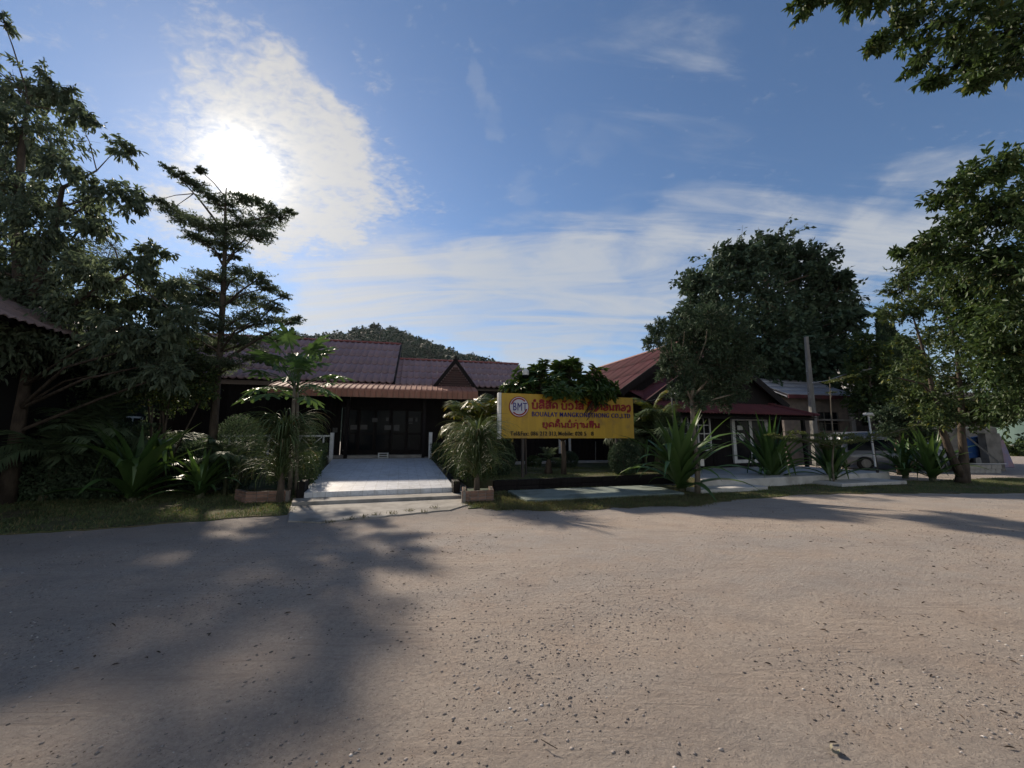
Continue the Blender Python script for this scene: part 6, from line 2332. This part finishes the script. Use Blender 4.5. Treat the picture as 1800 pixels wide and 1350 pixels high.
# ---- near tree overhanging from the right edge
lst = [(1690, 325, 30, 7.4), (1735, 300, 34, 7.4), (1785, 285, 40, 7.6), (1655, 350, 20, 7.4), (1700, 385, 46, 7.6), (1760, 370, 50, 7.2), (1810, 370, 60, 7.6), (1630, 425, 26, 7.6), (1665, 445, 38, 7.8), (1725, 455, 50, 7.4), (1790, 470, 56, 7.2), (1592, 437, 18, 7.8), (1745, 550, 46, 8), (1800, 560, 56, 7.6), (1780, 650, 46, 8), (1830, 450, 60, 7.4), (1850, 600, 60, 7.8), (1780, 540, 50, 8.2), (1740, 500, 44, 8.2), (1690, 500, 34, 8.2), (1800, 700, 50, 8.4), (1750, 620, 44, 8.4),
       (1412, 4, 18, 5.8), (1440, -6, 20, 5.8), (1500, 0, 20, 5.8), (1545, -8, 26, 5.8), (1575, 45, 26, 6.0), (1540, 78, 18, 6.0), (1625, 40, 42, 6.0), (1700, 40, 52, 6.0), (1770, 50, 56, 6.0), (1620, 100, 20, 6.0), (1690, 100, 34, 6.0), (1750, 105, 36, 6.0), (1640, 142, 13, 6.0), (1722, 145, 16, 6.0), (1795, 95, 40, 6.0), (1850, 40, 60, 6.0), (1600, -40, 50, 6.0), (1700, -60, 60, 6.0), (1800, -60, 70, 6.0)]
cl = [clump(u, v, r, J(gg, Y, .5), 1.15, .8) for u, v, r, Y in lst]
bs = Vector((11.6, 6.9, 0))
tree('overhanging_tree', 'near tree whose glossy large-leaved branches reach into the picture from the right edge', 'tree', bs,
     [([bs, (11.6, 6.9, 1.5), (11.5, 6.9, 3.5), (11.4, 6.8, 6.0), (11.4, 6.6, 8.2), (11.2, 6.5, 10.0)], [.26, .22, .18, .14, .10, .05]), ([(11.5, 6.9, 2.6), (11.0, 7.2, 4.0), (9.9, 7.4, 4.9)], [.09, .05, .012]), ([(11.4, 6.9, 3.4), (10.9, 7.2, 5.6), (9.9, 7.4, 6.3)], [.08, .045, .012]), ([(11.3, 6.5, 9.4), (9.4, 6.3, 10.9), (6.8, 6.1, 11.0), (4.8, 6.0, 10.6)], [.08, .05, .03, .01])],
     cl, L_NEAR, M_BARK, .125, .05, 40, 18, 300, 37, .30, .55, T_LEAF, limb_r=.010, twig_r=.004, inner=.55, out=1.2, zpen=.1, maxlimb=2.2)

# ---- conifers and bushy trees behind the van
def conifer(lab, u, vtop, Y, w, seed, vb=790):
    g = np.random.default_rng(seed)
    a, b2 = at(u, vtop, Y), at(u, vb, Y)
    bs = Vector((a.x, Y, 0))
    H = a.z
    n = 6500
    z = g.random(n) ** .85
    r_ = w * (1 - z) ** .7 * (.35 + .65 * g.random(n)) * (1 + .25 * np.sin(z * 40 + g.random() * 6))
    th_ = g.random(n) * 2 * PI
    P = np.stack([bs.x + r_ * np.cos(th_), Y + r_ * np.sin(th_), .3 + z * (H - .3)], 1)
    D = np.stack([np.cos(th_) * .5, np.sin(th_) * .5, np.full(n, 1.0)], 1) + g.normal(size=(n, 3)) * .3
    N = np.stack([np.cos(th_), np.sin(th_), np.zeros(n)], 1) + g.normal(size=(n, 3)) * .4
    t = thing('conifer', lab, 'tree', bs, 0, 'columnar conifers behind the van')
    MB().tube([(0, 0, 0), (0, 0, H * .95)], [.12, .02], 6).build('trunk', M_BARK, t)
    put_leaves(t, bs, P, D, N, .34 * g.uniform(.6, 1.3, n), .13, T_KITE, L_CONIFER, 0, 'crown')


for k, (lab, u, vt, Y, w) in enumerate((('tallest columnar conifer, leftmost of the row behind the van', 1548, 556, 24, 1.0), ('leaning columnar conifer next to the tallest one', 1566, 578, 24.5, .8), ('short columnar conifer in the middle of the row', 1585, 606, 26, .8), ('thin columnar conifer second from the right of the row', 1600, 603, 27, .7), ('small columnar conifer at the right end of the row', 1614, 615, 26, .8), ('narrow columnar conifer left of the bushy tree beside the big dark tree', 1508, 604, 27, .7))):
    conifer(lab, u, vt, Y, w, 100 + k)
cl = [clump(u, v, r, J(gg, 22.5, .6)) for u, v, r in [(1520, 605, 22), (1542, 625, 24), (1510, 630, 20), (1500, 660, 22), (1530, 660, 30), (1555, 665, 26), (1515, 700, 28), (1550, 700, 28)]]
bs = Vector((at(1530, 760, 22.5).x, 22.5, 0))
tree('bushy_tree', 'bushy mid green tree in front of the conifers right of the lamp arm', 'tree', bs, [([bs, at(1530, 720, 22.5), at(1528, 640, 22.5)], [.14, .11, .03])], cl, L_MID, M_BARK, .24, .12, 60, 18, 0, 110, .2, .6)
cl = [clump(u, v, r, J(gg, 17.3, .4), 1.2, .7) for u, v, r in [(1560, 755, 16), (1590, 745, 22), (1620, 755, 22), (1580, 765, 16), (1640, 765, 14), (1600, 770, 16), (1560, 728, 22), (1600, 715, 26), (1640, 725, 26)]]
bs = Vector((at(1577, 800, 17.3).x, 17.3, 0))
tree('round_tree', 'dark low-crowned tree with a thin trunk in front of the silver minivan', 'tree', bs, [([bs, at(1577, 790, 17.3), at(1580, 760, 17.3), at(1595, 730, 17.3)], [.10, .085, .07, .03]), ([at(1578, 775, 17.3), at(1612, 755, 17.3)], [.05, .02])], cl, L_DARK, M_BARK, .12, .06, 60, 18, 0, 111, .15, .6)
# far greenery on the right edge
cl = [clump(u, v, r, J(gg, 38, 3)) for u, v, r in [(1770, 800, 16), (1790, 790, 18), (1820, 785, 22), (1860, 780, 26), (1800, 812, 14)]]
bs = Vector((at(1800, 800, 38).x, 38, 0))
tree('shrub', 'row of low shrubs at the foot of the pale slope at the right edge', 'shrub', bs, [([bs, at(1800, 800, 38)], [.1, .04])], cl, L_MID, M_BARK, .35, .2, 50, 14, 0, 112)
cl = [clump(u, v, r, J(gg, 34, 2)) for u, v, r in [(1455, 640, 22), (1480, 660, 24), (1470, 690, 20), (1640, 640, 26), (1690, 640, 30), (1760, 640, 30)]]
bs = Vector((at(1640, 780, 36).x, 36, 0))

# ---- young sapling with one flat tier in front of the terrace
bs = G(1466, 852, .02)
Y6 = bs.y
lst = [(1375, 768, 12), (1395, 772, 15), (1420, 775, 18), (1445, 776, 20), (1470, 776, 20), (1495, 774, 18), (1520, 770, 15), (1545, 764, 13), (1568, 759, 11), (1590, 753, 10), (1612, 747, 9), (1400, 760, 12), (1440, 764, 16), (1480, 765, 16), (1360, 764, 8), (1450, 785, 14), (1470, 668, 7), (1487, 663, 6), (1455, 672, 5), (1462, 690, 5), (1500, 660, 5)]
cl = [clump(u, v, r, J(gg, Y6, .55), 1.6, .42) for u, v, r in lst]
tree('sapling', 'thin sapling with one wide flat layer of small leaves before the terrace', 'tree', bs,
     [([bs, at(1463, 815, Y6), at(1465, 780, Y6), at(1461, 720, Y6), at(1458, 662, Y6)], [.032, .028, .024, .016, .006]), ([at(1465, 786, Y6), at(1420, 775, Y6 - .1), at(1368, 766, Y6)], [.014, .01, .004]), ([at(1465, 784, Y6), at(1540, 768, Y6), at(1612, 748, Y6)], [.014, .01, .004])],
     cl, L_FLAT, M_BARKL, .05, .025, 30, 16, 0, 38, .05, .7, limb_r=.008, twig_r=.003, flat=True)

# ---- hillside forest (one mass)
g = np.random.default_rng(77)
us = g.uniform(RID[0][0], RID[-1][0], 2600)
vv = np.interp(us, [p[0] for p in RID], [p[1] for p in RID]) + np.interp(us, [640, 860], [9, 1])
P, D, N, L = [], [], [], []
for i, (u, v_) in enumerate(zip(us, vv)):
    p = at(u, v_, YH)
    s = 0.0 if i < 420 else -g.random() * .75
    if i < 420:
        s = g.uniform(-.05, .05)
    k = 1 - abs(s) ** 1.3
    c = np.array([p.x * (1 + s * 160 / YH), YH + s * 160, max(p.z * k - 1, 0)])
    r_ = g.uniform(2.2, 4.6) * (1 if g.random() < .9 else 1.35)
    n = 46
    d = unit(g.normal(size=(n, 3)))
    d[:, 2] = np.abs(d[:, 2]) * 1.1 - .25
    q = c + np.array([0, 0, r_ * .35]) + d * r_ * g.uniform(.6, 1.05, (n, 1))
    P.append(q)
    D.append(unit(g.normal(size=(n, 3))))
    N.append(unit(d + g.normal(size=(n, 3)) * .4))
    L.append(np.full(n, r_ * .5))
P, D, N, L = map(np.concatenate, (P, D, N, L))
V, F = leaf_verts(P, D, N, L, L * .8, T_KITE)
tag(np_obj('hillside_forest', V, F, L_FOREST), 'dark forest covering the hill behind the brown tiled roof', 'forest', None, 'stuff')
# a few emergent trees that stand out on the ridge
for (u, v_, r_, lab) in ((660, 573, 7, 'tallest emergent tree on the very top of the forested hill'), (688, 579, 6, 'umbrella-shaped tree on the ridge just right of the hilltop'), (628, 581, 6.5, 'rounded emergent tree on the ridge just left of the hilltop'), (773, 609, 5.0, 'umbrella-shaped tree standing out halfway down the right shoulder of the hill')):
    p = at(u, v_, YH)
    base = Vector((p.x, YH, p.z - 9))
    tree('hill_tree', lab, 'tree', base, [([base, Vector((p.x, YH, p.z))], [.5, .25])], [(np.array(p), np.array([r_ * .6, r_ * .6, r_ * .45])), (np.array(p) + (2.2, 0, -1), np.array([r_ * .45, r_ * .45, r_ * .35])), (np.array(p) + (-2.0, 0, -1.2), np.array([r_ * .45, r_ * .45, r_ * .35]))], L_FOREST, M_BARK, 1.6, 1.2, 26, 8, 0, int(u), group='emergent trees on the hill ridge', limb_r=.2, twig_r=.05)

# ------------------------------------------------------------------ grass, gravel, litter
def in_poly(x, y, poly):
    poly = np.array([(p[0], p[1]) for p in poly])
    c = np.zeros(len(x), bool)
    j = len(poly) - 1
    for i in range(len(poly)):
        xi, yi, xj, yj = *poly[i], *poly[j]
        c ^= ((yi > y) != (yj > y)) & (x < (xj - xi) * (y - yi) / (yj - yi + 1e-12) + xi)
        j = i
    return c


def grass(name, lab, poly, z, n, seed, mat, hl=(.03, .09), box=None, dens=.45):
    g = np.random.default_rng(seed)
    x0, x1, y0, y1 = box
    x, y = g.uniform(x0, x1, n), g.uniform(y0, y1, n)
    k = in_poly(x, y, poly)
    x, y = x + g.normal(size=n) * .07, y + g.normal(size=n) * .09
    nz_ = np.sin(2.1 * x + 1.3 * y) * np.sin(1.7 * y - .9 * x) + .5 * np.sin(6.1 * x) * np.sin(5.3 * y) + g.normal(size=n) * .4
    k &= nz_ > -dens
    x, y = x[k], y[k]
    n = len(x)
    P = np.stack([x, y, np.full(n, z)], 1)
    D = unit(np.stack([g.normal(size=n) * .5, g.normal(size=n) * .5, np.full(n, 1.0)], 1))
    N = g.normal(size=(n, 3))
    V, F = leaf_verts(P, D, N, g.uniform(*hl, n), g.uniform(.006, .012, n), T_BLADE)
    return tag(np_obj(name, V, F, mat), lab, 'grass', None, 'stuff')


grass('grass', 'short grass on the shaded left-hand verge under the lilies', LAWN_L, .02, 90000, 1, M_GRASS, (.03, .08), (-14, -4.5, 4, 12))
grass('grass', 'patchy grass and weeds on the verge right of the ramp', LAWN_R, .02, 60000, 2, M_GRASS, (.02, .07), (-2, 8, 8, 13))
grass('grass', 'short grass along the right-hand verge under the terrace', LAWN_R, .02, 70000, 3, M_GRASS, (.02, .06), (7.5, 20, 9.5, 17))
grass('grass', 'garden grass on the raised lawn under the sign', gl_, ZG, 60000, 4, M_GRASS, (.02, .05), (-2, 6, 11, 18))
dry = wobble([g2(815, 888), g2(880, 868), g2(930, 882), g2(1200, 870), g2(1290, 876), g2(1230, 892), g2(1100, 893), g2(1000, 899), g2(880, 899)], .05, 3, 9)
grass('dry_grass', 'dry straggling grass in front of the flat slab before the sign', dry, .02, 60000, 5, M_DRY, (.03, .09), (-2.5, 6, 7.5, 12), .9)
# weeds at the apron's edge
g = np.random.default_rng(8)
wp = [G(u, v, .03) for u, v in ((615, 912), (660, 905), (690, 903), (720, 898), (745, 900), (765, 893), (640, 909), (580, 918))]
P, D = [], []
for p in wp:
    for _ in range(26):
        P.append((p.x + g.normal() * .05, p.y + g.normal() * .04, .02))
        D.append((g.normal() * .6, g.normal() * .6, 1))
P, D = np.array(P), np.array(D)
V, F = leaf_verts(P, D, g.normal(size=P.shape), g.uniform(.04, .10, len(P)), .008, T_BLADE)
tag(np_obj('weeds', V, F, M_DRY), 'small weeds sprouting along the edge of the concrete apron', 'weeds', None, 'stuff')


def stones(n, seed, ymax, size, name, lab, mat, patch=True, squash=.6):
    g = np.random.default_rng(seed)
    y = 1.7 + (ymax - 1.7) * g.random(n * 4) ** 1.7
    x = g.uniform(-1, 1, n * 4) * (y * 1.42 + .4)
    x += np.where(x > 0, 0, 0)
    # only where the road is
    edge = np.interp(x, [-14, -4.7, 0, 6, 14, 30], [4.5, 7.9, 8.5, 10.3, 11.0, 12])
    k = y < edge
    if patch:
        f_ = np.sin(1.1 * x + .7 * y + 2 * np.sin(.6 * y)) * np.sin(1.3 * y - .5 * x) + .6 * np.sin(3.1 * x + 1) * np.sin(2.7 * y) + .25 * np.clip(-x, -3, 6) * .3
        k &= g.random(n * 4) < 1 / (1 + np.exp(-3.2 * (f_ - .25)))
    x, y = x[k][:n], y[k][:n]
    n = len(x)
    s = size[0] + (size[1] - size[0]) * g.random(n) ** 3.5
    base = np.array([(1, 0, 0), (.3, .9, 0), (-.8, .55, 0), (-.75, -.6, 0), (.35, -.9, 0), (.1, .05, .8), (0, 0, -.4)])
    V_ = base[None] * (1 + g.normal(size=(n, 7, 1)) * .22) * np.array([1, 1, squash])
    a = g.random(n) * 2 * PI
    R2 = np.stack([np.stack([np.cos(a), -np.sin(a)], -1), np.stack([np.sin(a), np.cos(a)], -1)], -2)
    V_[..., :2] = np.einsum('nij,nkj->nki', R2, V_[..., :2])
    V_ = V_ * s[:, None, None]
    V_ += np.stack([x, y, gz(x, y) + s * .12], 1)[:, None]
    fc = np.array([(0, 1, 5), (1, 2, 5), (2, 3, 5), (3, 4, 5), (4, 0, 5), (1, 0, 6), (2, 1, 6), (3, 2, 6), (4, 3, 6), (0, 4, 6)])
    F_ = (np.arange(n)[:, None, None] * 7 + fc[None]).reshape(-1, 3)
    return tag(np_obj(name, V_.reshape(-1, 3), F_, mat), lab, 'gravel', None, 'stuff')


M_STONEV = leafmat('pebbles', (0.10, 0.09, 0.085), (0.34, 0.30, 0.27), 0.0, 0.9, (.5, .47, .44), .06, .2)
stones(20000, 11, 11, (.0022, .014), 'gravel', 'loose grey pebbles scattered over the dirt road', M_STONEV)
stones(6000, 12, 10, (.003, .007), 'gravel', 'dark grit scattered over the dirt road', M_LITTER, True, .35)
# dead leaf bits lying on the road
g = np.random.default_rng(14)
n = 1000
y = 1.9 + 7 * g.random(n) ** 1.4
x = g.uniform(-1, 1, n) * 1.4 * y
k = (np.sin(.9 * x - .6 * y) + .5 * np.sin(2.3 * x + y) + .12 * x) > .1
x, y = x[k], y[k]
P = np.stack([x, y, gz(x, y) + .006], 1)
D = np.stack([g.normal(size=len(x)), g.normal(size=len(x)) * .6, g.uniform(-.05, .25, len(x))], 1)
V, F = leaf_verts(P, D, np.array([0, 0, 1.0]) + g.normal(size=P.shape) * .2, (lambda q: .010 + .055 * q ** 2.2)(g.random(len(x))), g.uniform(.006, .018, len(x)), T_LEAF)
tag(np_obj('leaf_litter', V, F, M_LITTER), 'small dark dead leaves scattered over the dirt road', 'litter', None, 'stuff')

# curled dry leaf in the foreground
p = G(1467, 1319, 0)
v, f = [], []
nU, nV = 7, 7
for i in range(nU):
    for j in range(nV):
        u_, w_ = i / (nU - 1), j / (nV - 1)
        a = -1.4 + 4.0 * w_
        r_ = .019 * (1 - .35 * abs(u_ - .45)) * (1 - .2 * w_)
        v.append(((u_ - .5) * .052 * (1 - .3 * abs(w_ - .5)), r_ * math.sin(a) * 1.2, r_ * (1 - math.cos(a)) + .002 + .006 * math.sin(5 * u_)))
for i in range(nU - 1):
    for j in range(nV - 1):
        k = i * nV + j
        f.append((k, k + 1, k + nV + 1, k + nV))
M_DRYLEAF = leafmat('dry_leaf', (.26, .24, .16), (.30, .27, .19), .12, .7)
me = bpy.data.meshes.new('dry_leaf')
me.from_pydata(v, [], f)
me.materials.append(M_DRYLEAF)
me.polygons.foreach_set('use_smooth', np.ones(len(f), bool))
o = inst('dry_leaf', me)
o.location = (p.x, p.y, float(gz(p.x, p.y)) + .002)
o.rotation_euler = (0, .15, R(60))
tag(o, 'pale curled dry leaf lying on the dirt in the near foreground', 'leaf')
# thin twig
p = G(962, 1312, 0)
tag(MB().tube([(p.x - .03, p.y + .03, .012), (p.x, p.y, .016), (p.x + .05, p.y - .03, .01)], [.002, .003, .002], 5).build('twig', M_BARK), 'thin bent twig lying on the dirt in the near foreground', 'twig')

# ------------------------------------------------------------------ haze
hm = bpy.data.materials.new('air')
hm.use_nodes = True
hn = hm.node_tree
hn.nodes.clear()
pv = hn.nodes.new('ShaderNodeVolumePrincipled')
pv.inputs['Color'].default_value = (0.86, 0.92, 1.0, 1)
pv.inputs['Density'].default_value = 0.00004
pv.inputs['Anisotropy'].default_value = 0.5
ho = hn.nodes.new('ShaderNodeOutputMaterial')
hn.links.new(pv.outputs[0], ho.inputs['Volume'])
tag(MB().box((-1700, -1650, -3), (1700, 1680, 160)).build('haze', hm), kind='stuff')
for o in bpy.data.objects:
    if o.get('label') and not (4 <= len(o['label'].split()) <= 16):
        print('LABEL', len(o['label'].split()), o.name, o['label'])
